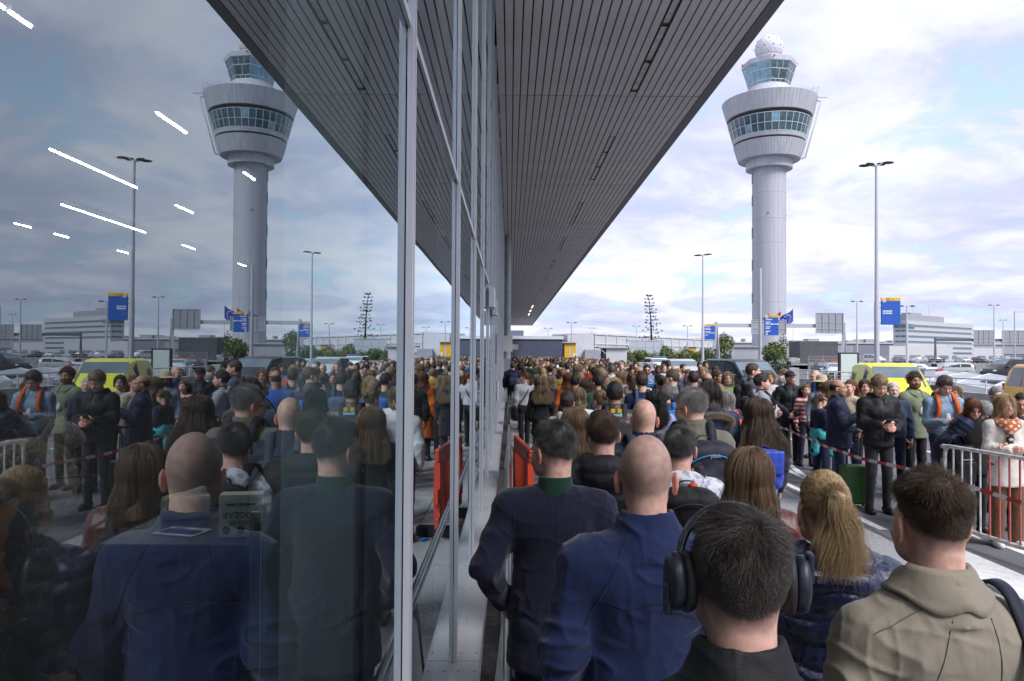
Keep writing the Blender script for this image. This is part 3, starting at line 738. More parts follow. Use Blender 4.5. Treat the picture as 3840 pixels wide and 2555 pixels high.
# ------------------------------------------------------------------ one person
def build_person(sp):
    """sp: dict with x, y, h (metres), face (degrees, 0 looks along +y), lod 0..2 and looks; returns the person object"""
    P = make_pose(sp); sc = sp['h'] / 1.752; seed = sp.get('seed', 1); lod = sp.get('lod', 1)
    rng = np.random.default_rng(seed)
    hb, hf = {0: (0.016, 0.0052), 1: (0.026, 0.0085), 2: (0.034, 0.013)}[lod]
    hj = {0: 0.0066 if sp['y'] < 3.4 else 0.0085, 1: 0.0145, 2: 0.02}[lod]
    top, bot = sp.get('top', {}), sp.get('bottom', {})
    infl = top.get('puff', 0.0)
    # ---- body: one surface from head to ankles, hands closed on their own fine grid
    F = Field(axis(-0.50, 0.50, hb, (-0.115, 0.115, hf)), axis(-0.24, 0.42, hb, (-0.145, 0.135, hf)), axis(0.0, 1.80, hb, (1.46, 1.775, hf)))
    F.cone((0, -0.01, 1.36), (0, 0, 0.95), 0.10, 0.11, 0.05, ys=1.3)
    for s in (-1, 1):
        E, W, hd = P.arms[s]
        F.cone(P.S[s] * np.array((0.85, 1, 0.985)), E, 0.042, 0.034, 0.04); F.cone(E, W, 0.034, 0.025, 0.02)
        F.cone(P.hip[s], P.knee[s], 0.065, 0.045, 0.04); F.cone(P.knee[s], P.ank[s], 0.043, 0.030, 0.02)
    head_prims(F, P, lod < 2)
    V, Q = F.surface(); parts_V, parts_Q = [V], [Q]; nb = len(V)
    show = sp.get('hands', (True, True))
    for s, on in zip((-1, 1), show):
        if not on: continue
        E, W, hd = P.arms[s]; W = np.array(W); hh = {0: 0.0045, 1: 0.0058, 2: 0.009}[lod]
        d = np.array(hd, float); d /= np.linalg.norm(d); c = W + d * 0.07
        G = Field(np.arange(c[0]-0.125, c[0]+0.125, hh), np.arange(c[1]-0.125, c[1]+0.125, hh), np.arange(c[2]-0.125, c[2]+0.125, hh))
        hand_prims(G, W, hd, s, curl=sp.get('curl', 0.9), sc=0.9 if P.f else 1.0)
        a, b = G.surface(); parts_V.append(a); parts_Q.append(b + sum(len(q) for q in parts_V[:-1]))
    V = np.concatenate(parts_V); Q = np.concatenate(parts_Q)
    Nn = vnormals(V, Q); C = skin_colours(V, Nn, P, sp)
    if len(V) > nb: C[nb:] = np.array(TONES[sp.get('tone', 'fair')]) * np.array((1.05, 0.92, 0.9))
    lean = rad(sp.get('lean', 0))
    def bend(A):
        """bend the upper body forward above the hips, then scale"""
        if lean:
            A = A.copy(); w = np.clip((A[..., 2] - 0.92) / 0.25, 0, 1); a = -lean * w
            y, z = A[..., 1].copy(), A[..., 2] - 0.95
            A[..., 1] = y * np.cos(a) - z * np.sin(a); A[..., 2] = 0.95 + y * np.sin(a) + z * np.cos(a)
        return A * sc
    me = quad_mesh('person', bend(V), Q, [SKIN], col=C)
    o = link('person', me, None, (sp['x'], sp['y'], 0.0), rad(sp.get('face', 0)))
    tag(o, sp['label'], 'person', sp.get('group'))
    # ---- jacket / top
    hem = top.get('hem', 0.90); tk = top.get('thick', 0.014) + infl; slv = top.get('sleeve', 'long')
    xs = P.sw + 0.24
    F = Field(np.arange(-xs, xs, hj), np.arange(-0.26, 0.40, hj), np.arange(min(hem, 0.84) - 0.05, 1.56, hj))
    b = P.bw * (0.93 if P.f else 1.0); bel = sp.get('belly', 0.0)
    F.cone((0, -0.012, 1.30), (0, 0.0, 1.06), 0.158*b + tk, (0.132 if P.f else 0.142)*b + tk + bel*0.5, 0.05, ys=1.42)
    F.cone((0, 0.0 + bel*0.25, 1.06), (0, 0.0, min(hem, 0.92) - 0.06), (0.132 if P.f else 0.142)*b + tk + bel, 0.165*b + tk + top.get('flare', 0.0) + bel*0.6, 0.06, ys=1.32)
    if hem < 0.8: F.cone((0, 0, 0.92), (0, 0, hem - 0.15), 0.165*b + tk, 0.175*b + tk + top.get('flare', 0.01), 0.05, ys=1.30)
    F.cone((-0.09*b, -0.03, 1.335), (0.09*b, -0.03, 1.335), 0.082 + tk, 0.082 + tk, 0.06, ys=1.05)           # shoulder blades
    if P.f:
        for s in (-1, 1): F.ell((s*0.060, 0.062 + tk*0.3, 1.235), (0.085, 0.062, 0.085), 0.07)
    else: F.cone((-0.07*b, 0.045, 1.27), (0.07*b, 0.045, 1.27), 0.072 + tk, 0.072 + tk, 0.06)
    for s in (-1, 1):
        E, W, hd = P.arms[s]; S = P.S[s]
        F.cone((s*0.030, -0.030, 1.428 - 0.5*sp.get('slope', 0.0)), S + np.array((s*-0.004, -0.002, 0.006)), 0.044 + tk*0.8, 0.052 + tk, 0.05)
        F.cone(S, E, 0.055 + tk, 0.046 + tk, 0.045)
        E_, W_ = np.array(E), np.array(W)
        if slv == 'long': F.cone(E_, W_ - (W_ - E_) * 0.06, 0.046 + tk, 0.034 + tk, 0.025)
        elif slv == 'none': pass
        # armpit hollow
        F.cone(np.array((s*(P.sw - 0.005), 0.0, 1.30)) + np.array((s*0.03, 0, -0.10)), (s*(P.sw + 0.03), 0.0, 1.16), 0.004, 0.004, 0.02, cut=True)
    F.plane_cut(hem, True, 0.02)
    col = top.get('collar', 'crew')
    g = lambda p: np.asarray(p, float)
    if col in ('stand', 'shirt', 'high'):
        zt = {'stand': 1.535, 'shirt': 1.515, 'high': 1.56}[col]
        def fn(X, Y, Z):
            r = np.sqrt((X * 1.0) ** 2 + ((Y + 0.022) * 1.06) ** 2); rc = 0.073 + tk * 0.4 + (1.50 - Z) * 0.38
            zt_ = zt - np.clip(Y + 0.02, 0, 1) * 0.45
            return np.maximum(np.abs(r - rc) - 0.0075 - 0.2 * hj, np.maximum(Z - zt_, 1.40 - Z))
        F.add(fn, (-0.16, -0.18, 1.40), (0.16, 0.14, zt), 0.015)
    elif col == 'hood':
        F.ell((0, -0.118 - infl*0.6, 1.432), (0.130, 0.058 + infl*0.4, 0.095), 0.03)
        F.cone((-0.085, -0.045, 1.485), (0.085, -0.045, 1.485), 0.040, 0.040, 0.03)
        F.ell((0, -0.055, 1.545), (0.075, 0.062, 0.075), 0.02, cut=True)
        for s in (-1, 1): F.cone((s*0.085, -0.045, 1.485), (s*0.045, 0.085, 1.40), 0.036, 0.028, 0.03)
    elif col == 'turtle': pass
    else:
        def fn(X, Y, Z):
            r = np.sqrt(X ** 2 + ((Y + 0.022) * 1.06) ** 2); rc = 0.070 + (1.47 - Z) * 0.5
            return np.maximum(np.abs(r - rc) - 0.008, np.maximum(Z - (1.478 - np.clip(Y, 0, 1) * 0.5), 1.40 - Z))
        F.add(fn, (-0.14, -0.16, 1.40), (0.14, 0.13, 1.48), 0.015)
    # open the neck
    F.cone((0, -0.026, 1.452), (0, -0.024, 1.60), 0.052, 0.064, 0.012, cut=True)
    if top.get('vneck'): F.cone((0, 0.075, 1.49), (0, 0.135, 1.25), 0.045, 0.012, 0.012, cut=True)
    V, Q = F.surface()
    if lod < 2: V = relax(V, Q, 1, 0.4)
    N_ = vnormals(V, Q); kind = top.get('kind', 'cotton')
    if top.get('quilt'):
        V = quilt(V, N_, P, top.get('qamp', 0.014), top['quilt'], seed, top.get('wavy', 0.0), top.get('diamond', False)); N_ = vnormals(V, Q)
        V = wrinkle(V, N_, P, 0.0022, seed, kind)
    else: V = wrinkle(V, N_, P, top.get('fold', {'wool': 0.006, 'leather': 0.009, 'nylon': 0.010}.get(kind, 0.0085)), seed, kind)
    if top.get('waistband'):
        w = np.exp(-((V[:, 2] - (hem + 0.03)) / 0.022) ** 2); V[:, 0] *= 1 - 0.07 * w; V[:, 1] *= 1 - 0.07 * w
    mats_ = [cloth(top.get('col', (0.05, 0.05, 0.06)), kind)]; mi = None
    stp = top.get('stripe')
    if stp:
        mats_.append(cloth(stp[0], kind)); fz = V[Q].mean(1); mi = (np.floor(fz[:, 2] / stp[1]) % 2).astype(int)
    ya = top.get('yoke')
    if ya:
        mats_.append(cloth(ya[0], kind)); fz = V[Q].mean(1); mi = ((fz[:, 2] > ya[1])).astype(int)
    nm = top.get('name', 'jacket')
    j = link(nm, quad_mesh(nm, bend(V), Q, mats_, mi), o)
    if top.get('turtle') or col == 'turtle':
        tb = Field(np.arange(-0.11, 0.11, hj*0.7), np.arange(-0.14, 0.10, hj*0.7), np.arange(1.40, 1.57, hj*0.7))
        def fn(X, Y, Z):
            r = np.sqrt(X ** 2 + ((Y + 0.026) * 1.05) ** 2); rc = (0.066 if not P.f else 0.056) + (1.50 - Z) * 0.16
            return np.maximum(np.abs(r - rc) - 0.0065, np.maximum(Z - 1.522 + np.clip(Y + 0.02, 0, 1) * 0.3, 1.40 - Z))
        tb.add(fn, (-0.1, -0.13, 1.41), (0.1, 0.1, 1.55), 0)
        a, q = tb.surface(); link('collar', quad_mesh('collar', bend(a), q, [cloth(top.get('turtle_col', (0.008, 0.040, 0.026)), 'wool')]), o)
    # flat collar that falls over the shoulders
    if col == 'shirt':
        from mathutils.bvhtree import BVHTree
        co = bend(V); bt = BVHTree.FromPolygons([tuple(c) for c in co], Q.tolist()); nt_, nr_ = 44, 9; ro = top.get('fall', 0.128); cv = []
        for a in range(nt_ + 1):
            th = rad(-158 + 316 * a / nt_); fr_ = max(0.0, -math.cos(th)); dx, dy = math.sin(th), -math.cos(th)
            rout = ro + 0.012 * min(1.0, abs(th) / 1.6)
            for r_i in range(nr_):
                t = r_i / (nr_ - 1); zs = 1.520 - 0.055 * fr_
                if t < 0.3: rr = 0.066 + 0.010 * t / 0.3; z = zs - 0.012 + 0.016 * math.sin(t / 0.3 * math.pi / 2)
                else: rr = 0.076 + (rout - 0.076) * (t - 0.3) / 0.7; z = None
                x, y = dx * rr * sc, (-0.022 + dy * rr / 1.03) * sc
                if z is None:
                    h = bt.ray_cast(Vector((x, y, 1.75 * sc)), Vector((0, 0, -1))); zz = (h[0].z if h[0] else 1.38 * sc); u = (t - 0.3) / 0.7
                    z = max(min(zz, (1.50 - 0.05 * u) * sc) + 0.008 * sc, (zs + 0.004 - 0.105 * u) * sc) + 0.0025 * math.sin(th * 5 + seed) * u
                else: z *= sc
                cv.append((x, y, z))
        cq = [(a * nr_ + r_i, a * nr_ + r_i + 1, (a + 1) * nr_ + r_i + 1, (a + 1) * nr_ + r_i) for a in range(nt_) for r_i in range(nr_ - 1)]
        co_ = link('collar', quad_mesh('collar', np.array(cv), np.array(cq), mats_[:1]), o); so = co_.modifiers.new('solid', 'SOLIDIFY'); so.thickness = 0.006; so.offset = 1
    if top.get('inner'):     # shirt front showing in the opening
        ib = Field(np.arange(-0.075, 0.075, 0.012), np.arange(-0.02, 0.22, 0.012), np.arange(1.12, 1.49, 0.012))
        ib.cone((0, 0.045, 1.45), (0, 0.105 + tk, 1.16), 0.036, 0.040, 0.01); a, q = ib.surface()
        link('shirt', quad_mesh('shirt', bend(a), q, [cloth(top['inner'], 'cotton')]), o)
    def project(pts, front=True, out=0.002):
        from mathutils.bvhtree import BVHTree
        vv = j.data.vertices; co = np.zeros(len(vv) * 3); vv.foreach_get('co', co); co = co.reshape(-1, 3)
        bt = BVHTree.FromPolygons([tuple(c) for c in co], Q_j.tolist()); res = []
        for (x, z) in pts:
            h = bt.ray_cast(Vector((x * sc, 1.0 if front else -1.0, z * sc)), Vector((0, -1 if front else 1, 0)))
            if h[0] is not None: res.append(h[0] + h[1] * out)
        return res
    sp['_project'] = project; Q_j = Q
    fc = abs(((sp.get('face', 0) + 180) % 360) - 180)
    if lod < 2 and fc > 80 and top.get('kind') in ('nylon', 'puffer', 'cotton', 'leather') and not top.get('inner') and not lean and not P.f or top.get('zip'):
        zp = project([(0.004, z) for z in np.arange(min(1.42, 1.44), hem + 0.02, -0.03)])
        if len(zp) > 3: MB().tube(zp, 0.0045, 6).build('zip', mat('zip_grey', (0.12, 0.12, 0.14), 0.4, metal=0.4), o)
    if top.get('pleat'):
        for line in top['pleat']:
            q = project(line, False, 0.0005)
            if len(q) > 2: MB().tube(q, 0.0017, 5).build('seam', cloth(tuple(c * 0.45 for c in top['col']), 'cotton'), j)
    # ---- trousers and shoes
    if lod == 0 and sp.get('nolegs'): pass
    else:
        hl = {0: 0.012, 1: 0.017, 2: 0.022}[lod]; ft = bot.get('fit', 0.0)
        stx = abs(sp.get('stride', 0)) + 0.22
        F = Field(np.arange(-0.30, 0.30, hl), np.arange(-stx, stx, hl), np.arange(0.02, 1.05, hl))
        F.ell((0, -0.01, 0.93), (0.170*P.bw, 0.128, 0.13), 0.05)
        for s in (-1, 1):
            F.ell((s*0.075, -0.065, 0.90), (0.085, 0.075, 0.09), 0.04)
            F.cone(P.hip[s], P.knee[s], 0.092, 0.064 + ft*0.6, 0.035); F.cone(P.knee[s], P.ank[s] + np.array((0, 0, -0.015)), 0.063 + ft*0.7, 0.050 + ft, 0.02)
        F.plane_cut(bot.get('len', 0.055), True, 0.01)
        V, Q = F.surface(); N_ = vnormals(V, Q); V = wrinkle(V, N_, P, 0.006, seed + 40, 'denim')
        link('trousers', quad_mesh('trousers', bend(V), Q, [cloth(bot.get('col', (0.02, 0.022, 0.03)), bot.get('kind', 'cotton'))]), o)
        for s in (-1, 1):
            a = P.ank[s]; F = Field(np.arange(a[0]-0.075, a[0]+0.075, 0.013), np.arange(a[1]-0.13, a[1]+0.24, 0.013), np.arange(-0.012, 0.15, 0.013))
            F.cone(a + np.array((0, -0.03, -0.03)), a + np.array((0, 0.01, 0.02)), 0.042, 0.036, 0.03); F.cone(a + np.array((0, -0.035, -0.045)), a + np.array((s*0.012, 0.145, -0.052)), 0.040, 0.036, 0.03)
            F.cone(a + np.array((s*0.004, 0.06, -0.045)), a + np.array((s*0.012, 0.15, -0.055)), 0.046, 0.034, 0.03)
            F.plane_cut(0.0, True, 0.006); V, Q = F.surface()
            link('shoe', quad_mesh('shoe', V * sc, Q, [sp.get('shoe', SHOE_BLACK)]), o)
    # ---- hair
    st = sp.get('hair', 'short'); hc = HAIRS[sp.get('hc', 'brown')] if isinstance(sp.get('hc', 'brown'), str) else sp['hc']
    if st not in ('none', 'stubble'):
        hh = {0: 0.006, 1: 0.0095, 2: 0.014}[lod]; hat = sp.get('hat')
        F = Field(np.arange(-0.15, 0.15, hh), np.arange(-0.24, 0.16, hh), np.arange(1.12 if st in ('long', 'wavy', 'curly', 'halfup', 'ponytail') else 1.42, 1.80, hh))
        hair_cap_field(F, P, sp); V, Q = F.surface()
        if lod == 0 and st in ('fade', 'short', 'crew', 'thin', 'bald_sides', 'mop'): V, Q = V[:0], Q[:0]
        ho = None
        if len(Q):
            N_ = vnormals(V, Q); hv = B2H(P, V); lo_ = st in ('long', 'wavy', 'curly', 'halfup', 'bob')
            d = 0.005 * vnoise(hv * np.array((1, 1, 0.3 if lo_ else 0.7)), 48, seed) + 0.004 * vnoise(hv * np.array((1, 1, 0.3 if lo_ else 1)), 95, seed + 1)
            if st == 'curly': d = 0.014 * vnoise(hv, 40, seed) + 0.006 * vnoise(hv, 80, seed)
            if st in ('crew', 'bald_sides', 'fade') or (lod == 0): d *= 0.3
            V = V + N_ * d[:, None]
            if lod == 0: V = V - N_ * (0.0085 if st in ('ponytail', 'bun') else 0.006)
            ho = link('hair', quad_mesh('hair', bend(V), Q, [hair_mat(hc, False)]), o)
        ns = sp.get('strands', {0: 12000, 1: 1500, 2: 0}[lod])
        if ns:
            pt = hair_paths(P, sp, ns, seed + 7); pt = (pt - P.HC) @ P.HR.T + P.HC
            strands('strands' if ho else 'hair', bend(pt), {0: 0.00045, 1: 0.0010, 2: 0.002}[lod] * sp.get('strand_r', 1.0), hair_mat(hc, True), ho or o)
    if sp.get('beard', 0) > 0.6 and lod < 2: pass
    # ---- eyes
    if sp.get('eyes', False):
        for s in (-1, 1):
            c = H2B(P, (s*0.031, 0.0785, 1.6215)); mb = MB(); mb.sphere((0, 0, 0), 0.0118, 10, 8); me_ = mb.mesh('eye', [EYE_W, EYE_D])
            f = H2B(P, (s*0.031, 0.2, 1.62)) - c; f /= np.linalg.norm(f)
            for p in me_.polygons:
                if float(np.dot(np.array(p.center), f)) > 0.0095: p.material_index = 1
            link('eye', me_, o, tuple(bend(c)))
            me_.transform(Matrix.Scale(sc, 4))
    o['_h'] = 0; del o['_h']
    sp['_P'] = P; sp['_bend'] = bend; sp['_sc'] = sc
    return o
# ================================================================== GROUND
def ground_material():
    m = bpy.data.materials.new('asphalt'); m.use_nodes = True; nt = m.node_tree; N = nt.nodes; L = nt.links; b = N['Principled BSDF']
    tc = N.new('ShaderNodeTexCoord')
    def nz(s, d, r=0.6):
        n = N.new('ShaderNodeTexNoise'); n.inputs['Scale'].default_value = s; n.inputs['Detail'].default_value = d; n.inputs['Roughness'].default_value = r
        L.new(tc.outputs['Object'], n.inputs['Vector']); return n
    a = nz(0.35, 5); g = nz(90, 3, 0.8)
    r1 = N.new('ShaderNodeValToRGB'); e = r1.color_ramp.elements
    e[0].position = 0.3; e[0].color = (0.078, 0.078, 0.088, 1); e[1].position = 0.7; e[1].color = (0.145, 0.145, 0.158, 1); L.new(a.outputs['Fac'], r1.inputs[0])
    r2 = N.new('ShaderNodeValToRGB'); e = r2.color_ramp.elements
    e[0].position = 0.34; e[0].color = (0.55, 0.55, 0.55, 1); e[1].position = 0.68; e[1].color = (1.5, 1.5, 1.5, 1); L.new(g.outputs['Fac'], r2.inputs[0])
    mx = N.new('ShaderNodeMix'); mx.data_type = 'RGBA'; mx.blend_type = 'MULTIPLY'; mx.inputs[0].default_value = 1
    L.new(r1.outputs[0], mx.inputs[6]); L.new(r2.outputs[0], mx.inputs[7]); L.new(mx.outputs[2], b.inputs['Base Color'])
    b.inputs['Roughness'].default_value = 0.85
    bp = N.new('ShaderNodeBump'); bp.inputs['Strength'].default_value = 0.5; bp.inputs['Distance'].default_value = 0.004
    L.new(g.outputs['Fac'], bp.inputs['Height']); L.new(bp.outputs[0], b.inputs['Normal'])
    return m
ASPH = ground_material()
CONC = mat('concrete', (0.26, 0.26, 0.275), 0.85, var=0.42, vscale=2.6, bump=0.35, bscale=160)
CONC2 = mat('concrete_coarse', (0.31, 0.31, 0.325), 0.9, var=0.5, vscale=60, bump=0.6, bscale=120)
DARKSTRIP = mat('dark_strip', (0.055, 0.052, 0.055), 0.9, var=0.5, vscale=14, bump=0.5, bscale=70)
PAINT = mat('road_paint', (0.72, 0.72, 0.71), 0.75, var=0.16, vscale=9, bump=0.25, bscale=120)
MB().quad((-600, -60, -0.02), (1500, -60, -0.02), (1500, 2600, -0.02), (-600, 2600, -0.02)).build('ground', mat('far_ground', (0.16, 0.165, 0.165), 0.9, var=0.2, vscale=0.02), kind='structure')
MB().quad((4.33, -8, 0), (60, -8, 0), (60, 260, 0), (4.33, 260, 0)).build('road', ASPH, kind='structure')
# walkway by the facade: dark gutter strip, slab joints as real gaps
MB().quad((-0.6, -3, -0.006), (4.33, -3, -0.006), (4.33, 150, -0.006), (-0.6, 150, -0.006)).build('walkway_bed', DARKSTRIP, kind='structure')
pav = empty('walkway', (0, 0, 0), kind='structure')
slab_me = {}
y = -1.0; k = 0
while y < 32:
    for (x0, x1, mm) in ((-0.06, 0.52, CONC2), (0.53, 1.77, CONC), (1.78, 3.02, CONC), (3.03, 4.31, CONC2)):
        MB().box((x0, y + 0.005, -0.05), (x1, y + 1.195, 0.0 + 0.002 * ((k * 7) % 3))).build('slab', mm, pav)
        k += 1
    y += 1.2
far = MB()
while y < 150:
    far.box((-0.06, y + 0.005, -0.05), (4.31, y + 1.195, 0.002)); y += 1.2
far.build('slab_run', CONC, pav, kind='stuff')

def stripe(name, p, q, w, z=0.004):
    p = Vector((*p, z)); q = Vector((*q, z)); d = (q - p).normalized(); nrm = Vector((-d.y, d.x, 0)) * w / 2
    n = max(2, int((q - p).length / 0.25)); L_, R_ = [], []
    for i in range(n + 1):
        c = p.lerp(q, i / n); j1, j2 = random.uniform(-0.006, 0.006), random.uniform(-0.006, 0.006)
        L_.append(c + nrm + d * 0 + nrm.normalized() * j1); R_.append(c - nrm + nrm.normalized() * j2)
    mb = MB()
    for i in range(n): mb.quad(R_[i], R_[i+1], L_[i+1], L_[i])
    return mb.build(name, PAINT, kind='structure')

# painted bars and lines on the forecourt
for k, x in enumerate((4.66, 5.68, 6.70, 7.72)):
    stripe('road_marking', (x, 2.2), (x, 8.25 + 0.1 * (k % 2)), 0.5)
stripe('road_marking', (4.50, 9.0), (4.52, 14.9), 0.11)
stripe('road_marking', (5.08, 12.85), (5.46, 14.8), 0.11); stripe('road_marking', (5.04, 12.75), (5.08, 14.4), 0.11)
for x in (9.2, 13.4): stripe('road_marking', (x, 16), (x, 110), 0.12)
for y in range(18, 70, 6): stripe('road_marking', (5.6, y), (8.8, y + 1.6), 0.12)
cr = MB(); x = 4.42; y = 5.0; r_ = random.Random(2)
while y < 12.5:
    x2 = 4.36 + r_.uniform(-0.03, 0.03); w = r_.uniform(0.004, 0.012); cr.quad((x, y, 0.003), (x + w, y, 0.003), (x2 + w, y + 0.14, 0.003), (x2, y + 0.14, 0.003)); x = x2; y += 0.14
cr.build('road_crack', mat('crack_dark', (0.02, 0.02, 0.022), 0.95), kind='structure')
gr = empty('drain_grate', (3.62, 5.1, 0.002), label='pale slotted drain grate in the paving at the corner of the photo', cat='drain grate')
MB().box((0, 0, 0), (0.5, 0.6, 0.006)).build('frame', mat('grate_pale', (0.48, 0.48, 0.50), 0.6), gr)
for i in range(6): MB().box((0.06, 0.05 + i * 0.09, 0.0062), (0.44, 0.085 + i * 0.09, 0.0075)).build('slot', RUBBER if False else mat('slot_black', (0.01, 0.01, 0.01), 0.9), gr)

# ================================================================== TERMINAL FACADE
GX = -0.28                    # glass plane
SILL_Z, TOP_Z, TRANS_Z = 0.52, 7.46, 2.965
Y0, MOD, NB = 0.18, 1.825, 76     # mullions at Y0 + MOD*k
ALU = mat('mullion_aluminium', (0.62, 0.63, 0.68), 0.40, metal=0.35, var=0.06, vscale=3, bump=0.05, bscale=200)
ALUW = mat('sill_aluminium', (0.60, 0.60, 0.64), 0.42, metal=0.35, var=0.07, vscale=5, bump=0.04, bscale=160)
RUBBER = mat('black_gasket', (0.012, 0.012, 0.014), 0.6)
def glass_material():
    m = bpy.data.materials.new('coated_glass'); m.use_nodes = True; nt = m.node_tree; N = nt.nodes; L = nt.links
    N.remove(N['Principled BSDF']); out = N['Material Output']
    fr = N.new('ShaderNodeFresnel'); fr.inputs['IOR'].default_value = 2.4
    mm = N.new('ShaderNodeMath'); mm.operation = 'MULTIPLY_ADD'; mm.inputs[1].default_value = 1.32; mm.inputs[2].default_value = 0.05; mm.use_clamp = True
    L.new(fr.outputs[0], mm.inputs[0])
    gl = N.new('ShaderNodeBsdfGlossy'); gl.inputs['Roughness'].default_value = 0.0; gl.inputs['Color'].default_value = (0.84, 0.95, 1.0, 1)
    tr = N.new('ShaderNodeBsdfTransparent'); tr.inputs['Color'].default_value = (0.86, 0.96, 0.95, 1)
    mx = N.new('ShaderNodeMixShader'); L.new(mm.outputs[0], mx.inputs[0]); L.new(tr.outputs[0], mx.inputs[1]); L.new(gl.outputs[0], mx.inputs[2])
    # a very slight waviness so reflections are not perfect
    tc = N.new('ShaderNodeTexCoord'); n = N.new('ShaderNodeTexNoise'); n.inputs['Scale'].default_value = 1.1; n.inputs['Detail'].default_value = 1
    L.new(tc.outputs['Object'], n.inputs['Vector'])
    bp = N.new('ShaderNodeBump'); bp.inputs['Strength'].default_value = 0.02; bp.inputs['Distance'].default_value = 0.02
    L.new(n.outputs['Fac'], bp.inputs['Height']); L.new(bp.outputs[0], gl.inputs['Normal'])
    # thin film of dust and smears
    df = N.new('ShaderNodeBsdfDiffuse'); df.inputs['Color'].default_value = (0.55, 0.60, 0.62, 1)
    n3 = N.new('ShaderNodeTexNoise'); n3.inputs['Scale'].default_value = 1.6; n3.inputs['Detail'].default_value = 7; n3.inputs['Distortion'].default_value = 1.2; L.new(tc.outputs['Object'], n3.inputs['Vector'])
    mr = N.new('ShaderNodeMapRange'); mr.inputs['From Min'].default_value = 0.35; mr.inputs['From Max'].default_value = 0.8; mr.inputs['To Min'].default_value = 0.0; mr.inputs['To Max'].default_value = 0.022; L.new(n3.outputs['Fac'], mr.inputs['Value'])
    m2 = N.new('ShaderNodeMixShader'); L.new(mr.outputs[0], m2.inputs[0]); L.new(mx.outputs[0], m2.inputs[1]); L.new(df.outputs[0], m2.inputs[2])
    L.new(m2.outputs[0], out.inputs[0]); return m
GLASS = glass_material()
fac = empty('glass_facade', (GX, 0, 0), label='long glazed terminal facade with aluminium mullions under the slatted canopy', cat='facade')
MW, MD = 0.027, 0.02
mul = MB()
mul.box((0.002, -MW, SILL_Z + 0.004), (MD, -0.009, TOP_Z - 0.003)).box((0.002, 0.009, SILL_Z + 0.004), (MD, MW, TOP_Z - 0.003))
mul.box((0.002, -0.009, SILL_Z + 0.004), (MD - 0.008, 0.009, TOP_Z - 0.003), 1)
mul.box((-0.10, -0.024, SILL_Z + 0.004), (-0.012, 0.024, TOP_Z - 0.003))
mul_me = mul.mesh('mullion', [ALU, RUBBER])
def pane(z0, z1):
    return MB().quad((0, 0.026, z0), (0, MOD - 0.026, z0), (0, MOD - 0.026, z1), (0, 0.026, z1)).mesh('pane', GLASS, fix=False)
pane_lo, pane_hi = pane(SILL_Z + 0.012, TRANS_Z - 0.02), pane(TRANS_Z + 0.02, TOP_Z - 0.003)
trm = MB(); trm.box((0.002, 0.032, TRANS_Z - 0.014), (0.012, MOD - 0.032, TRANS_Z + 0.014)).box((-0.05, 0.032, TRANS_Z - 0.014), (-0.012, MOD - 0.032, TRANS_Z + 0.014))
trans_me = trm.mesh('transom', ALU)
sl = MB(); sl.box((-0.09, 0.003, SILL_Z - 0.045), (0.135, MOD - 0.003, SILL_Z)).box((0.131, 0.004, SILL_Z - 0.10), (0.137, MOD - 0.004, SILL_Z - 0.046))
for q in (0.10, 0.62, 1.18, 1.70):
    for xx in (0.035, 0.115): sl.tube([(xx, q, SILL_Z - 0.001), (xx, q, SILL_Z + 0.0012)], 0.005, 6, 1)
sill_me = sl.mesh('sill_panel', [ALUW, RUBBER])
base_me = MB().box((-0.10, 0.0, -0.05), (0.02, MOD, SILL_Z - 0.05)).mesh('plinth_panel', mat('plinth_dark', (0.035, 0.035, 0.04), 0.8, var=0.4, vscale=6))
for k in range(-2, NB):
    yy = Y0 + MOD * k
    link('mullion', mul_me, fac, (0, yy, 0)); link('pane', pane_lo, fac, (0, yy, 0)); link('pane', pane_hi, fac, (0, yy, 0))
    link('transom', trans_me, fac, (0, yy, 0)); link('sill_panel', sill_me, fac, (0, yy, 0)); link('plinth_panel', base_me, fac, (0, yy, 0))
FAC_END = Y0 + MOD * NB
# door hardware on the facade further along (hinged leaf, closer box)
dh = MB()
dh.box((0.021, 9.1, 2.66), (0.085, 9.6, 2.90)).box((0.021, 10.92, 2.66), (0.085, 11.3, 2.90))
dh.build('door_closer', ALU, fac, kind='stuff')
dm = MB()
dm.tube([(0.13, 9.3, 1.5), (0.13, 9.3, 1.75)], 0.016, 8).tube([(0.09, 9.3, 1.62), (0.16, 9.3, 1.62)], 0.012, 8).box((0.088, 9.9, 1.95), (0.10, 9.98, 2.35), 1)
dm.build('door_handle', [ALU, RUBBER], fac, kind='stuff')
# pilaster standing proud of the glass far along
pil = empty('facade_pillar', (GX, 33.4, 0), label='round grey steel pillar standing at the glass facade under the canopy', cat='pillar')
MB().lathe([(0.17, 1.9), (0.17, TOP_Z - 0.004)], 20, (0.14, 0, 0)).build('shaft', mat('galvanised', (0.36, 0.38, 0.40), 0.5, metal=0.3, var=0.2, vscale=3), pil)
MB().box((0.0, -0.2, 0.0), (0.3, 0.2, 1.9)).build('base', mat('pillar_base', (0.32, 0.34, 0.36), 0.6), pil)
bx = empty('lit_box_sign', (0, 31, 0), label='white box unit projecting from the facade near the pillar', cat='box sign')
MB().box((-0.27, -0.2, 2.2), (0.10, 0.2, 2.85)).build('casing', mat('offwhite_metal', (0.68, 0.69, 0.71), 0.5), bx)
MB().box((0.10, -0.1, 2.28), (0.34, 0.1, 2.5)).build('bracket', mat('greymetal', (0.42, 0.42, 0.45), 0.5), bx)

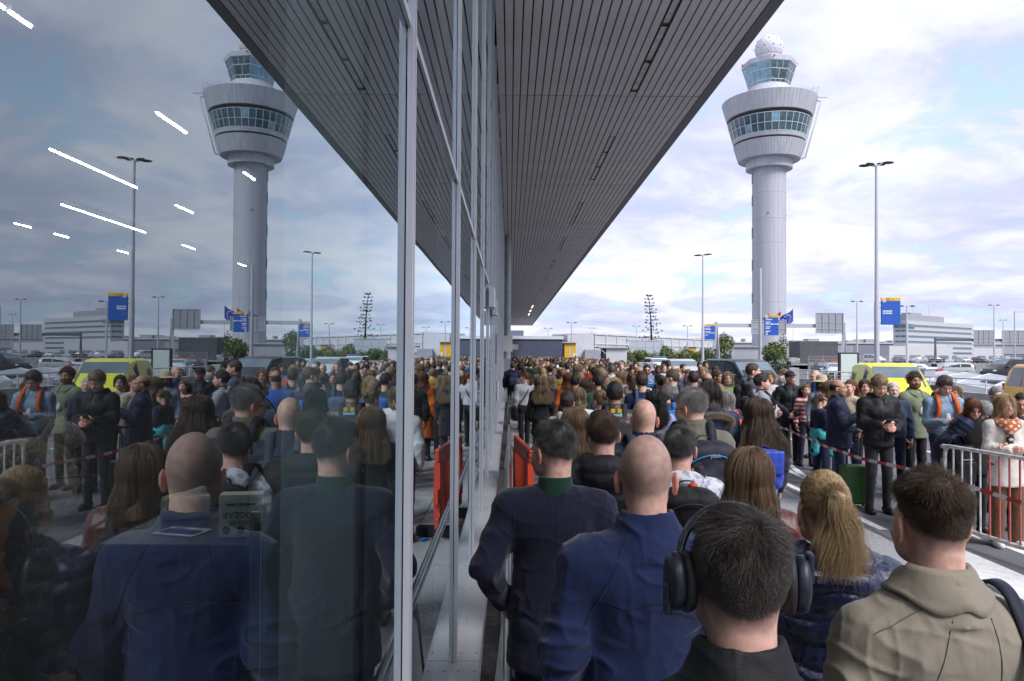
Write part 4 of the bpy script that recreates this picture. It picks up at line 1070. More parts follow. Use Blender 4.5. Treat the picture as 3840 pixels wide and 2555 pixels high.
# ------------------------------------------------------------------ canopy
EDGE_X = 3.97; CAN_Y0 = -3.0; CAN_END = 139.0; JOINTS = 8.07
SLAT = mat('canopy_slat', (0.88, 0.87, 0.91), 0.55, metal=0.0, var=0.08, vscale=0.8, bump=0.03, bscale=300)
can = empty('canopy', (0, 0, 0), label='wide grey slatted canopy soffit overhanging the queue', cat='canopy')
NS = 28; PW = (EDGE_X - 0.06 - GX) / NS
joints = [-1.9] + [12.6 + 0] ; joints = [-6.0, 15.42 - 9.9, 15.42]
while joints[-1] < CAN_END - 4: joints.append(joints[-1] + JOINTS)
joints[0] = CAN_Y0; joints[-1] = CAN_END
LIGHT_ROWS = (17, )
light_y = []
for a in (3.4, 10.6, 18.3, 26.2, 34.1, 42.2, 50.0, 58.0, 66.0, 74.0, 82.0, 90.0, 98.0): light_y.append((a, a + 4.6))
slat_cache = {}
def slat_mesh(l):
    l = round(l, 3)
    if l not in slat_cache:
        w = PW - 0.022
        slat_cache[l] = MB().prism([(0.004, 0.0), (w - 0.004, 0.0), (w, 0.006), (w, 0.03), (0, 0.03), (0, 0.006)], 0.026, l - 0.026, 'y').mesh('slat', SLAT)
    return slat_cache[l]
rest = MB()
for j in range(len(joints) - 1):
    a, b = joints[j], joints[j + 1]
    for i in range(NS):
        segs = [(a, b)]
        if i == 18:
            cuts = []
            for (la, lb) in light_y:
                ns = []
                for (p, q) in segs:
                    if lb <= p or la >= q: ns.append((p, q))
                    else:
                        if la > p: ns.append((p, la))
                        if lb < q: ns.append((lb, q))
                segs = ns
        for (p, q) in segs:
            if q - p < 0.1: continue
            x = GX + 0.02 + PW * i
            if a < 80: 
                if j < 8: link('slat', slat_mesh(q - p), can, (x, p, TOP_Z))
                else: rest.box((x, p + 0.026, TOP_Z), (x + PW - 0.022, q - 0.026, TOP_Z + 0.03))
            else: rest.box((x, p + 0.026, TOP_Z), (x + PW - 0.022, q - 0.026, TOP_Z + 0.03))
rest.build('slat_run', SLAT, can, kind='stuff')
MB().box((GX - 0.3, CAN_Y0, TOP_Z + 0.06), (EDGE_X, CAN_END, TOP_Z + 0.14)).build('backing', mat('void_black', (0.01, 0.01, 0.012), 0.9), can)
FASC = mat('fascia', (0.20, 0.20, 0.225), 0.5, metal=0.3)
for j in range(len(joints) - 1):
    MB().box((EDGE_X - 0.055, joints[j] + 0.006, TOP_Z - 0.012), (EDGE_X + 0.14, joints[j+1] - 0.006, TOP_Z + 0.02)).box((EDGE_X + 0.10, joints[j] + 0.006, TOP_Z + 0.021), (EDGE_X + 0.16, joints[j+1] - 0.006, TOP_Z + 0.75)).build('fascia_panel', FASC, can)
MB().box((GX - 14, CAN_Y0, TOP_Z + 0.15), (EDGE_X + 0.10, CAN_END, TOP_Z + 0.72)).build('roof', mat('roof_grey', (0.3, 0.3, 0.32), 0.8), can)
# recessed lights: dark tray, three acrylic diffusers each
LENS = mat('acrylic_lens', (0.74, 0.74, 0.78), 0.25, var=0.35, vscale=4)
LENSLIT = mat('acrylic_lens_lit', (0.8, 0.78, 0.7), 0.3, emis=((1.0, 0.93, 0.72), 1.6))
TRAY = mat('light_tray', (0.05, 0.05, 0.055), 0.5)
xl = GX + 0.02 + PW * 18
for n, (a, b) in enumerate(light_y):
    lab = 'recessed canopy light nearest the camera with a grey lens' if n == 0 else 'recessed linear light in the canopy soffit'
    L_ = empty('canopy_light', (xl, a, TOP_Z), cat='ceiling light', group='recessed lights along the canopy')
    L_['label'] = ['nearest recessed canopy light, cut by the top of the photo', 'second recessed canopy light from the camera, ending left of the tower dome', 'third recessed canopy light, beside the tower bulge'][n] if n < 3 else ('unlit recessed light, number %d in the row from the tower dome toward the canopy end' % (n - 2) if False else (['fourth', 'fifth', 'sixth', 'seventh', 'eighth', 'ninth', 'tenth', 'eleventh', 'twelfth', 'thirteenth'][n - 3] + (' recessed canopy light counted from the camera, dull grey lens' if a < 80 else ' recessed canopy light counted from the camera, lit pale yellow')))
    w = PW - 0.022
    MB().box((0.0, 0.0, 0.034), (w, b - a, 0.05)).box((0, 0, 0.004), (0.012, b - a, 0.033)).box((w - 0.012, 0, 0.004), (w, b - a, 0.033)).build('tray', TRAY, L_)
    s = 0.0
    for q in range(3):
        ln = (b - a) / 3
        MB().box((0.016, q * ln + 0.05, 0.012), (w - 0.016, (q + 1) * ln - 0.12, 0.03)).build('lens', LENSLIT if a > 80 else LENS, L_)

# ------------------------------------------------------------------ hall behind the glass
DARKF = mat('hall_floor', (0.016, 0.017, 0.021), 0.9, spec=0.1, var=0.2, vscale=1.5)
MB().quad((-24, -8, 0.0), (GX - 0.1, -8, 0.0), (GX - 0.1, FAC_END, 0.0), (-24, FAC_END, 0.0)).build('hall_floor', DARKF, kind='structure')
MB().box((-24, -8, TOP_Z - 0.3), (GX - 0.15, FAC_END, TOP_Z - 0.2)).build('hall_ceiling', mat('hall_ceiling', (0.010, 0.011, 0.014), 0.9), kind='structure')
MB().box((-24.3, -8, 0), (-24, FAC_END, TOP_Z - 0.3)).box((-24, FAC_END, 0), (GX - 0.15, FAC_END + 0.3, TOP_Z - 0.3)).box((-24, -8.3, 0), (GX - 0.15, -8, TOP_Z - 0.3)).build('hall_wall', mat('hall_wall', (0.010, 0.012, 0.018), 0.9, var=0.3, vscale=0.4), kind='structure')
TUBE = mat('tube_light', (0.9, 0.9, 0.88), 0.4, emis=((1.0, 0.97, 0.88), 24.0))
# ================================================================== FAR STRUCTURES
WHITEP = mat('white_panel', (0.45, 0.46, 0.49), 0.6, var=0.06, vscale=0.6)
GREYP = mat('grey_panel', (0.30, 0.31, 0.345), 0.6, var=0.08, vscale=0.5)
DGREY = mat('dark_panel', (0.075, 0.075, 0.085), 0.7, var=0.2, vscale=1.0)
NAVY = mat('navy_cladding', (0.085, 0.095, 0.145), 0.6, var=0.15, vscale=1.5)
WINB = mat('far_window', (0.10, 0.15, 0.19), 0.15, var=0.4, vscale=0.5)
POLE = mat('pole_grey', (0.44, 0.45, 0.50), 0.5, metal=0.2, var=0.05, vscale=2)
BLACKP = mat('black_plastic', (0.015, 0.015, 0.018), 0.5)
YEL = mat('yellow_panel', (0.70, 0.38, 0.01), 0.5, var=0.05, vscale=2)
CONCL = mat('light_concrete', (0.36, 0.36, 0.37), 0.85, var=0.2, vscale=1.2, bump=0.2, bscale=40)

# ---------------------------------------------------------------- control tower
TW = (79.81, 230.0)
CONT = mat('tower_cladding', (0.43, 0.44, 0.485), 0.6, var=0.13, vscale=0.9, stretch=(1, 1, 0.04))
SHAFT = mat('tower_concrete', (0.40, 0.41, 0.455), 0.75, var=0.12, vscale=0.8, stretch=(1, 1, 0.03))
TGL = mat('tower_glass', (0.03, 0.085, 0.11), 0.06, var=0.7, vscale=0.45, spec=0.8)
TGLL = mat('tower_glass_light', (0.16, 0.33, 0.42), 0.08, var=0.5, vscale=0.6, spec=0.8)
tow = empty('control_tower', (*TW, 0), label='tall pale control tower with a flared glazed head and white radar dome', cat='control tower')
MB().lathe([(5.0, 0), (5.0, 60.2)], 48).build('shaft', SHAFT, tow)
sm = MB()
for z in (18.6, 36.6, 44.0, 52.0): sm.lathe([(5.0, z), (5.03, z), (5.03, z + 0.12), (5.0, z + 0.12)], 48)
for a in (-1.32, -2.6): sm.boxm(Matrix.Rotation(a, 4, 'Z') @ Matrix.Translation((5.0, 0, 30.1)), (0.06, 0.12, 60))
sm.build('joint', mat('tower_joint', (0.40, 0.41, 0.45), 0.8), tow)
for z in (20, 30, 40, 50, 57):
    MB().boxm(Matrix.Rotation(rad(176), 4, 'Z') @ Matrix.Translation((5.05, 0, z)), (0.3, 0.7, 3.2)).build('slot_window', WINB, tow)
MB().lathe([(5.02, 59.6), (6.9, 59.6), (6.9, 62.3), (5.02, 62.3)], 48, smooth=False).build('collar', CONT, tow)
MB().lathe([(6.0, 62.31), (9.15, 62.31), (10.55, 67.1), (10.0, 67.1)], 64, smooth=False).build('lower_flare', CONT, tow)
MB().lathe([(9.9, 67.1), (9.9, 67.7)], 64).build('groove', mat('tower_groove', (0.05, 0.05, 0.06), 0.8), tow)
MB().lathe([(9.9, 67.7), (10.6, 67.7), (10.9, 68.8), (10.2, 68.8)], 64, smooth=False).build('window_sill', CONT, tow)
MB().lathe([(10.65, 68.8), (12.05, 74.1)], 64).build('window_core', mat('tower_inner', (0.02, 0.05, 0.065), 0.6), tow)
NPN = 36
pm = []
for lv, (z0, z1) in enumerate(((68.85, 71.2), (71.35, 74.0))):
    r0, r1 = 10.85 + (z0 - 68.8) * 0.264, 10.85 + (z1 - 68.8) * 0.264; da = math.pi / NPN * 0.93
    mb = MB(); c, s = math.cos(da), math.sin(da)
    mb.quad((r0*c, -r0*s, z0), (r0*c, r0*s, z0), (r1*c, r1*s, z1), (r1*c, -r1*s, z1)); pm.append(mb)
pme = [[m.mesh('window_pane', g) for g in (TGL, TGLL)] for m in pm]
for k in range(NPN):
    for lv in (0, 1): link('window_pane', pme[lv][1 if (k * 7 + lv * 5) % 11 == 0 else 0], tow, rz=2 * math.pi * k / NPN)
wf = MB()
for k in range(NPN):
    a = 2 * math.pi * (k + 0.5) / NPN
    wf.bar((10.92*math.cos(a), 10.92*math.sin(a), 68.8), (12.34*math.cos(a), 12.34*math.sin(a), 74.1), 0.13)
for z in (71.27, 68.84, 74.0):
    r = 10.85 + (z - 68.8) * 0.264; wf.lathe([(r, z - 0.07), (r + 0.07, z - 0.07), (r + 0.07, z + 0.07), (r, z + 0.07)], 64)
wf.build('window_frame', mat('tower_frame', (0.62, 0.63, 0.67), 0.5), tow)
MB().lathe([(11.4, 74.1), (11.6, 75.2)], 64).build('groove', mat('tower_groove', (0.05, 0.05, 0.06), 0.8), tow)
MB().lathe([(11.5, 75.2), (12.6, 75.2), (14.1, 80.45), (13.5, 80.6)], 72, smooth=False).build('upper_flare', CONT, tow)
js = MB()
for k in range(72):
    a = 2 * math.pi * k / 72; c, s_ = math.cos(a), math.sin(a)
    js.bar((12.62*c, 12.62*s_, 75.25), (14.1*c, 14.1*s_, 80.4), 0.05); js.bar((9.2*c, 9.2*s_, 62.4), (10.56*c, 10.56*s_, 67.05), 0.045)
js.build('panel_joint', mat('joint_grey', (0.37, 0.38, 0.42), 0.7), tow, kind='stuff')
MB().lathe([(13.5, 80.6), (7.4, 82.6), (6.2, 84.9), (0, 84.9)], 48, smooth=False).build('deck_roof', CONT, tow)
OCT = 8; a0 = rad(22.5 + 8)
MB().lathe([(5.9, 84.9), (7.75, 91.2)], OCT, a0=a0, smooth=False).build('cab_core', mat('tower_inner', (0.02, 0.05, 0.065), 0.6), tow)
cf = MB()
for k in range(OCT):
    A0, A1 = a0 + 2*math.pi*k/OCT, a0 + 2*math.pi*(k+1)/OCT
    P = lambda t, z: Vector(((1-t)*math.cos(A0) + t*math.cos(A1), (1-t)*math.sin(A0) + t*math.sin(A1), 0)) * (6.0 + (z - 84.9) * 0.294) + Vector((0, 0, z))
    for (z0, z1, cols) in ((85.1, 85.9, 3), (86.05, 88.8, 2), (88.95, 91.1, 3)):
        for c in range(cols):
            e = 0.012; m_ = TGLL if k in (3, 4) or (k + c) % 9 == 0 else TGL
            MB().quad(P(c/cols + e, z0), P((c+1)/cols - e, z0), P((c+1)/cols - e, z1), P(c/cols + e, z1)).build('window_pane', m_, tow)
        for c in range(cols + 1):
            o = 1.004; cf.bar(P(c/cols, z0 - 0.1) * 1, P(c/cols, z1 + 0.1), 0.16 if c in (0, cols) else 0.10)
    for z in (85.0, 85.98, 88.88, 91.1): cf.bar(P(0, z), P(1, z), 0.14)
cf.build('cab_frame', mat('tower_frame', (0.62, 0.63, 0.67), 0.5), tow)
MB().lathe([(7.6, 91.2), (8.1, 91.2), (8.2, 92.6), (4.6, 93.3), (0, 93.4)], OCT, a0=a0, smooth=False).build('cab_roof', CONT, tow)
MB().lathe([(4.3, 93.3), (4.3, 94.4), (0, 94.5)], 32, smooth=False).build('dome_base', CONT, tow)
import bmesh
bm = bmesh.new(); bmesh.ops.create_icosphere(bm, subdivisions=3, radius=4.25)
for v in bm.verts: v.co.z = max(v.co.z, -3.2)
me = bpy.data.meshes.new('radar_dome'); bm.to_mesh(me); bm.free(); me.materials.append(mat('dome_white', (0.60, 0.585, 0.63), 0.65, var=0.06, vscale=0.5))
dome = link('radar_dome', me, tow, (0, 0, 97.4))
bm = bmesh.new(); bmesh.ops.create_icosphere(bm, subdivisions=2, radius=4.27); dn = MB()
for v in bm.verts:
    if v.co.z > -3: dn.sphere(v.co, 0.16, 6, 4)
for e in bm.edges:
    if e.verts[0].co.z > -3 and e.verts[1].co.z > -3: dn.bar(e.verts[0].co, e.verts[1].co, 0.10)
bm.free(); dn.build('dome_rib', mat('dome_rib_grey', (0.36, 0.35, 0.42), 0.6), dome)
lp = MB()
for a in (rad(-98), rad(180), rad(-10)): lp.sphere((8.25*math.cos(a), 8.25*math.sin(a), 92.2), 0.28, 8, 6)
lp.sphere((5.1*math.cos(rad(-112)), 5.1*math.sin(rad(-112)), 45.5), 0.25, 8, 6); lp.sphere((5.1*math.cos(rad(-5)), 5.1*math.sin(rad(-5)), 45.5), 0.25, 8, 6)
lp.build('warning_lamp', mat('lamp_red', (0.45, 0.02, 0.015), 0.4), tow)
a = rad(-14); ca, sa = math.cos(a), math.sin(a)
MB().tube([(9.4*ca, 9.4*sa, 62.6), (10.5*ca, 10.5*sa, 62.9), (14.9*ca, 14.9*sa, 79.2), (14.9*ca, 14.9*sa, 79.9), (14.0*ca, 14.0*sa, 80.3)], 0.26, 10).build('drain_pipe', POLE, tow)
MB().tube([(10.0*ca, 10.0*sa + 0.7, 63.2), (13.9*ca, 13.9*sa + 0.7, 78.6)], 0.10, 8).build('conduit', mat('conduit_white', (0.6, 0.6, 0.63), 0.5), tow)
rl = MB()
for k in range(26):
    b = rad(-70 + k * 4); p = (13.1*math.cos(b), 13.1*math.sin(b), 80.7); q = (13.1*math.cos(b + rad(4)), 13.1*math.sin(b + rad(4)), 80.7)
    rl.tube([p, (p[0], p[1], 81.8)], 0.03, 5)
    for h in (81.25, 81.8): rl.tube([(p[0], p[1], h), (q[0], q[1], h)], 0.03, 5)
rl.build('railing', POLE, tow)
an = MB(); b = rad(-22); x, y_ = 13.3*math.cos(b), 13.3*math.sin(b)
for dx, dy in ((-.6, -.6), (.6, -.6), (.6, .6), (-.6, .6)):
    an.tube([(x + dx*.6, y_ + dy*.6, 80.7), (x + dx*1.3, y_ + dy*1.3, 83.6)], 0.05, 5)
for z, k in ((82.0, 0.95), (83.6, 1.3)):
    c = [(x + dx*k, y_ + dy*k, z) for dx, dy in ((-.6, -.6), (.6, -.6), (.6, .6), (-.6, .6))]
    for i in range(4): an.tube([c[i], c[(i+1) % 4]], 0.05, 5)
an.bar((x - 0.5, y_ - 0.3, 80.6), (x + 3.2, y_ - 1.2, 80.1), 0.2)
an.build('antenna', POLE, tow)
MB().box((-14, -7, 0), (6, 6, 4.6)).box((-14.5, -7.5, 4.6), (-3.5, 6.2, 5.0)).build('base_block', GREYP, tow)

# ---------------------------------------------------------------- low buildings
def windows_row(parent, x0, x1, y, z0, z1, n, name='window', m=WINB, gap=0.12, nx=0.0):
    w = (x1 - x0) / n
    me = MB().box((gap * w, -0.06, z0), (w * (1 - gap), 0.02, z1)).mesh(name, m)
    for i in range(n): link(name, me, parent, (x0 + w * i, y, 0))

b = empty('navy_building', (-2, 142, 0), label='low navy corrugated building with a white roof band closing the end of the canopy', cat='building')
MB().box((0, 0, 1.2), (11.9, 18, 5.0)).build('wall', NAVY, b)
mb = MB()
for i in range(60): mb.box((0.05 + i * 0.2, -0.06, 1.25), (0.14 + i * 0.2, -0.002, 4.98))
mb.build('corrugation', NAVY, b, kind='stuff')
MB().box((-0.2, -0.3, 5.002), (12.2, 18.3, 5.6)).build('roof', mat('roof_white', (0.55, 0.56, 0.6), 0.6), b)
MB().box((0.3, 0.05, 0), (11.6, 0.25, 1.195)).build('window', WINB, b)
mb = MB(); mb.box((1.0, 2, 5.61), (4.6, 8, 6.7)).build('plant_room', mat('bluish_grey', (0.12, 0.14, 0.19), 0.5), b)

b = empty('hangar', (11.4, 148, 0), label='long pale grey panelled hall running behind the shrubs', cat='building')
MB().add([(0, 0, 0), (5.4, 1.2, 0), (5.4, 1.2, 6.6), (0, 0, 6.0), (-0.5, 14, 0), (-0.5, 14, 6.0)], [(0, 1, 2, 3), (0, 3, 5, 4)]).build('wall', WHITEP, b)
d = Vector((46, 62, 0)); L_ = d.length; u = d.normalized(); nn = Vector((u.y, -u.x, 0)); o_ = Vector((5.4, 1.2, 0))
Mw = Matrix.Translation(o_) @ Matrix.Rotation(math.atan2(u.y, u.x), 4, 'Z')
n = 17; w = L_ / n
pan_me = [MB().box((0.05, -0.08, 2.3), (w - 0.05, 0.2, 4.3)).mesh('panel', WHITEP), MB().box((0.05, -0.08, 4.36), (w - 0.05, 0.2, 6.0)).mesh('panel', WHITEP)]
wing = link('wall', MB().box((0, 0.2, 0), (L_, 10, 6.1)).mesh('wall', GREYP), b); wing.matrix_local = Mw
for i in range(n):
    for k in (0, 1): link('panel', pan_me[k], wing, (w * i, 0, 0))
    if i > 5: link('window', MB().box((0.2, -0.05, 0.4), (w - 0.2, 0.2, 2.2)).mesh('window', WINB), wing, (w * i, 0, 0)) if i == 6 else link('window', bpy.data.meshes['window'] if False else wing.children[-1].data if wing.children[-1].name.startswith('window') else pan_me[0], wing, (w * i, 0, 0))
mb = MB(); mb.box((-0.1, -0.25, 6.1), (L_ + 0.1, 10, 6.4)); mb.build('roof', mat('roof_lgrey', (0.50, 0.51, 0.54), 0.6), wing)
mb = MB()
for i in range(n + 1): mb.bar((w * i, -0.3, 2.0), (w * i, -0.3, 6.1), 0.12)
for i in (6, 9, 12): mb.bar((w * i, -0.3, 3.4), (w * (i + 1), -0.3, 5.9), 0.12)
mb.bar((0, -0.3, 4.33), (L_, -0.3, 4.33), 0.10); mb.build('frame', mat('steel_white', (0.62, 0.63, 0.66), 0.5), wing)
MB().box((3.4, -0.4, 0), (6.4, 2, 3.1)).build('annex', GREYP, b)

def kiosk(x, y, lab):
    k = empty('kiosk', (x, y, 0), label=lab, cat='kiosk', group='yellow kiosks')
    MB().box((0, 0, 1.7), (0.68, 0.9, 3.66)).build('panel', YEL, k); MB().box((0.95, 0, 1.7), (1.5, 0.9, 3.66)).build('panel', YEL, k)
    MB().box((0.685, 0.02, 0), (0.945, 0.9, 3.66)).build('post', WHITEP, k); MB().box((0.02, 0.03, 0), (1.48, 0.9, 1.69)).build('base', DGREY, k)
    MB().box((-0.35, -0.3, 3.67), (1.75, 1.2, 3.78)).build('roof', WHITEP, k); MB().box((1.15, -0.012, 1.9), (1.38, -0.002, 2.3)).build('notice', mat('paper_white', (0.75, 0.75, 0.75), 0.7), k)
    return k
kiosk(7.3, 100, 'yellow kiosk with a grey post beside the navy building')
kiosk(33.4, 140, 'small yellow kiosk by the green tree near the tower foot')

b = empty('white_cabin', (10.7, 85, 0), label='plain white cabin standing beyond the crowd beside the green shrubs', cat='cabin')
MB().box((0.25, 0, 0), (2.6, 4, 2.86)).build('wall', mat('cabin_white', (0.52, 0.52, 0.55), 0.6, var=0.04, vscale=1), b); MB().box((-0.6, -0.3, 2.865), (2.7, 4.2, 3.0)).build('roof', WHITEP, b)
MB().box((-0.02, 0.2, 0), (0.24, 3, 2.86)).build('door', DGREY, b); MB().bar((-0.5, -0.1, 2.85), (0.2, -0.1, 2.2), 0.08).build('brace', WHITEP, b)

b = empty('glass_pavilion', (17.6, 110, 0), label='glass walled pavilion frame above the shrubs under the bare tree', cat='pavilion')
GPV = mat('pavilion_glass', (0.40, 0.45, 0.50), 0.15)
for i in range(4): MB().box((0.04 + i * 1.2, 0, 1.2), (1.16 + i * 1.2, 0.03, 4.1)).build('pane', GPV, b)
mb = MB()
for i in range(5): mb.box((i * 1.2 - 0.05, -0.05, 0), (i * 1.2 + 0.035, 0.08, 4.18))
mb.box((-0.1, -0.06, 4.19), (4.9, 3, 4.3)).box((0, -0.04, 3.2), (4.8, -0.006, 3.27)); mb.build('frame', WHITEP, b)

b = empty('dark_shed', (58.3, 150, 0), label='low black walled shed with a dark fence, behind the planters', cat='shed')
MB().box((0, 0, 1.8), (7.6, 6, 5.1)).build('wall', DGREY, b)
for i in range(19): MB().box((i * 0.4, -0.06, 0), (i * 0.4 + 0.36, -0.005, 1.95)).build('board', DGREY, b) if i == 0 else link('board', [c for c in b.children if c.name.startswith('board')][0].data, b, (i * 0.4, 0, 0))

b = empty('pier_building', (62, 300, 0), label='long low grey terminal pier along the horizon beyond the car park', cat='building')
MB().box((0, 0, 0), (260, 30, 3.4)).build('wall', WHITEP, b); MB().box((-10, -0.5, 3.405), (270, 30, 7.2)).build('upper_wall', GREYP, b)
MB().box((-12, -1, 7.205), (272, 31, 7.7)).build('roof', mat('roof_lgrey', (0.50, 0.51, 0.54), 0.6), b)
windows_row(b, 8, 252, 0, 1.2, 2.7, 30)
mb = MB()
for i in range(70):
    x = random.uniform(0, 262); h = random.uniform(0.4, 2.2); yo = 3 + i * 0.05; mb.box((x, yo, 7.705 + i * 0.0003), (x + random.uniform(0.5, 6), yo + 5.03, 7.71 + h * 0.7))
mb.build('roof_plant', GREYP, b, kind='stuff')

b = empty('office_block', (133, 250, 0), label='white office block with rows of ribbon windows and a grey plant storey on top', cat='office building')
du = Vector((41, 30, 0)); L1 = du.length; r1 = math.atan2(du.y, du.x)
lu = Vector((-2.0, 18, 0))
front = link('wall', MB().box((0, 0, 0), (L1, 4.6, 14.3)).mesh('wall', WHITEP), b); front.rotation_euler.z = r1
for f in range(6):
    z = 3.2 + f * 1.83
    nw = 26
    me = MB().box((0.12, -0.05, z), (L1 / nw - 0.04, 0.05, z + 0.62)).mesh('window', WINB)
    for i in range(nw - 1): link('window', me, front, (L1 / nw * i + 0.3, 0, 0))
    MB().box((0, -0.09, z - 0.1), (L1, -0.06, z)).build('sill', GREYP, front)
for f in range(6):
    z = 3.2 + f * 1.83; me = MB().box((-0.06, 0.3, z), (0.05, 2.0, z + 0.62)).mesh('window', WINB)
    for i in range(2): link('window', me, front, (0, i * 1.9, 0))
MB().box((-0.4, -0.4, 11.9), (5.0, 4.3, 13.1)).build('bay_window', WINB, front)
pe = link('plant_storey', MB().box((1, 0.5, 14.31), (L1 * 0.55, 4.2, 16.4)).mesh('plant_storey', GREYP), b); pe.rotation_euler.z = r1
MB().box((4, 0.8, 16.41), (12, 3.8, 17.1)).build('lift_head', GREYP, pe); MB().tube([(8, 2, 17.1), (8, 2, 20)], 0.06, 5).tube([(20, 2, 16.4), (20, 2, 20)], 0.06, 5).build('mast', POLE, pe)
b = empty('white_hall', (122, 240, 0), label='low white hall with dark garage windows in front of the office block', cat='building')
w_ = link('wall', MB().box((0, 0, 0), (104, 12, 5.6)).mesh('wall', mat('hall_white', (0.47, 0.47, 0.49), 0.6)), b); w_.rotation_euler.z = rad(38)
me = MB().box((0, -0.06, 1.3), (8, 0.05, 2.6)).mesh('window', WINB)
for i in range(9): link('window', me, w_, (3 + i * 11.2, 0, 0))

# car deck on the far side of a concrete wall
MB().quad((38, 118, 0.62), (320, 118, 0.62), (320, 296, 0.62), (38, 296, 0.62)).build('car_park', mat('deck_asphalt', (0.15, 0.15, 0.16), 0.9, var=0.2, vscale=0.3), kind='structure')
cw = empty('deck_wall', (40, 100, 0), label='stained concrete parapet wall below the far row of parked cars', cat='wall')
me = MB().box((0, 0, 0), (3.96, 0.3, 1.28)).mesh('panel', mat('stained_concrete', (0.27, 0.265, 0.26), 0.9, var=0.4, vscale=1.2, stretch=(1, 1, 0.2)))
for i in range(20): link('panel', me, cw, (i * 4, 0, 0))
fm = MB()
for i in range(41): fm.tube([(i * 2, 0.15, 1.281), (i * 2, 0.15, 2.1)], 0.025, 5)
for z in (1.6, 1.85, 2.1): fm.tube([(0, 0.15, z), (80, 0.15, z)], 0.018, 5)
fm.build('railing', POLE, cw)

# ---------------------------------------------------------------- poles, lamps, signs
def mast_lamp(x, y, h, lab, big=True):
    t = empty('street_lamp', (x, y, 0), label=lab, cat='street lamp', group='tall forecourt lamps' if big else 'lamps over the car park')
    r = 0.10 if big else 0.09
    MB().tube([(0, 0, 0), (0, 0, 4.9), (0, 0, 5.0), (0, 0, h)], [r*1.35, r*1.25, r*1.05, r*0.62], 12).build('pole', POLE, t)
    heads = [(1, -0.22), (-1, 0.22), (0.62, 0.34), (-0.72, -0.34)] if big else [(0.95, 0), (-0.95, 0)]
    hm = MB().sphere((0, 0, 0), (0.30, 0.15, 0.075), 14, 8).mesh('lamp_head', BLACKP)
    for k, (dx, dy) in enumerate(heads):
        l = 0.56 if big else 0.6
        hd = link('lamp_head', hm, t, (dx * l, dy * l, h - 0.02 + (0.10 if k % 2 == 0 and big else 0.0))); hd.rotation_euler.z = math.atan2(dy, dx)
        MB().tube([(0, 0, h - 0.10), (dx * l * 0.6, dy * l * 0.6, h - 0.02 + (0.10 if k % 2 == 0 and big else 0.0))], 0.03, 6).build('arm', POLE, t)
    return t
mast_lamp(19.17, 39, 12.15, 'tall four headed lamp post carrying the large blue airline sign')
mast_lamp(19.1, 74, 12.05, 'tall lamp post behind the gantry leg, with a small blue sign')
for i, (x, y, h, lab) in enumerate([(99.2, 150, 9.6, 'twin headed lamp at the right edge of the car park'), (71.4, 110, 17.5, 'thin tall lamp mast beyond the yellow taxi, cut by nothing'), (39.9, 75, 7.2, 'slim twin lamp standing in front of the white office block'),
        (9.9, 120, 7.25, 'twin lamp rising over the yellow kiosk'), (7.6, 150, 7.4, 'lamp just past the end of the canopy above the navy building'), (18.6, 170, 8.2, 'twin lamp over the pale hall roof, between kiosk and bare tree'), (25.4, 150, 7.95, 'double tier lamp beside the bare tree'), (30.9, 130, 7.25, 'lamp with a camera arm near the tall lamp post'), (46.5, 100, 9.5, 'single arm lamp above the grey gantry board')]):
    if i == 1: lab, h = 'thin twin lamp mast above the taxi at the photo edge', 9.8
    mast_lamp(x, y, h, lab, False)
s = empty('street_lamp', (81.2, 120, 0), label='single arm lamp post farthest to the right edge', cat='street lamp', group='lamps over the car park')
MB().tube([(0, 0, 0), (0, 0, 9.4)], [0.13, 0.08], 8).build('pole', POLE, s); MB().box((0, -0.12, 9.35), (1.5, 0.12, 9.47)).build('lamp_head', POLE, s)

BLUE = mat('sign_blue', (0.012, 0.085, 0.42), 0.45); SYEL = mat('sign_yellow', (0.72, 0.42, 0.01), 0.45); SWHITE = mat('sign_white', (0.80, 0.80, 0.80), 0.5); SBLACK = mat('sign_black', (0.012, 0.012, 0.014), 0.5)
def airline_sign(x, y, z, w, h, lines, lab, num, post_dx):
    t = empty('airline_sign', (x, y, 0), label=lab, cat='sign', group='blue airline signs')
    MB().box((0, 0, z), (w, 0.09, z + h * 0.885)).build('panel', BLUE, t, bevel=0.01)
    MB().box((0, 0, z + h * 0.888), (w, 0.09, z + h)).build('header', SYEL, t)
    mb = MB(); mb.tube([(w * 0.115, -0.004, z + h * 0.943), (w * 0.115, -0.001, z + h * 0.943)], h * 0.045, 18).build('arrow_disc', SWHITE, t)
    cx_, cz_ = w * 0.115, z + h * 0.943; a = h * 0.028
    MB().prism([(cx_ - a, cz_), (cx_ - a*0.1, cz_ + a*0.9), (cx_ - a*0.1, cz_ + a*0.35), (cx_ + a, cz_ + a*0.35), (cx_ + a, cz_ - a*0.35), (cx_ - a*0.1, cz_ - a*0.35), (cx_ - a*0.1, cz_ - a*0.9)], -0.009, -0.0045).build('arrow', SBLACK, t)
    R = (rad(90), 0, 0)
    text_obj('Vertrek', h * 0.042, SBLACK, t, (w * 0.24, -0.003, z + h * 0.965), R); text_obj('Departures', h * 0.042, SBLACK, t, (w * 0.24, -0.003, z + h * 0.918), R)
    text_obj(num, h * 0.085, SBLACK, t, (w * 0.60, -0.003, z + h * 0.94), R, bold=0.004)
    for (q, s_) in lines: text_obj(s_, h * 0.068, SWHITE, t, (w * 0.07, -0.003, z + h * q), R, bold=0.005, sx=0.9)
    text_obj('1', h * 0.03, SWHITE, t, (w * 0.92, -0.003, z + h * 0.03), R)
    for q in (0.06, 0.62, 0.80): MB().tube([(-0.16, 0.05, z + h * q), (0.0, 0.05, z + h * q)], 0.018, 6).build('bracket', BLACKP, t)
    return t
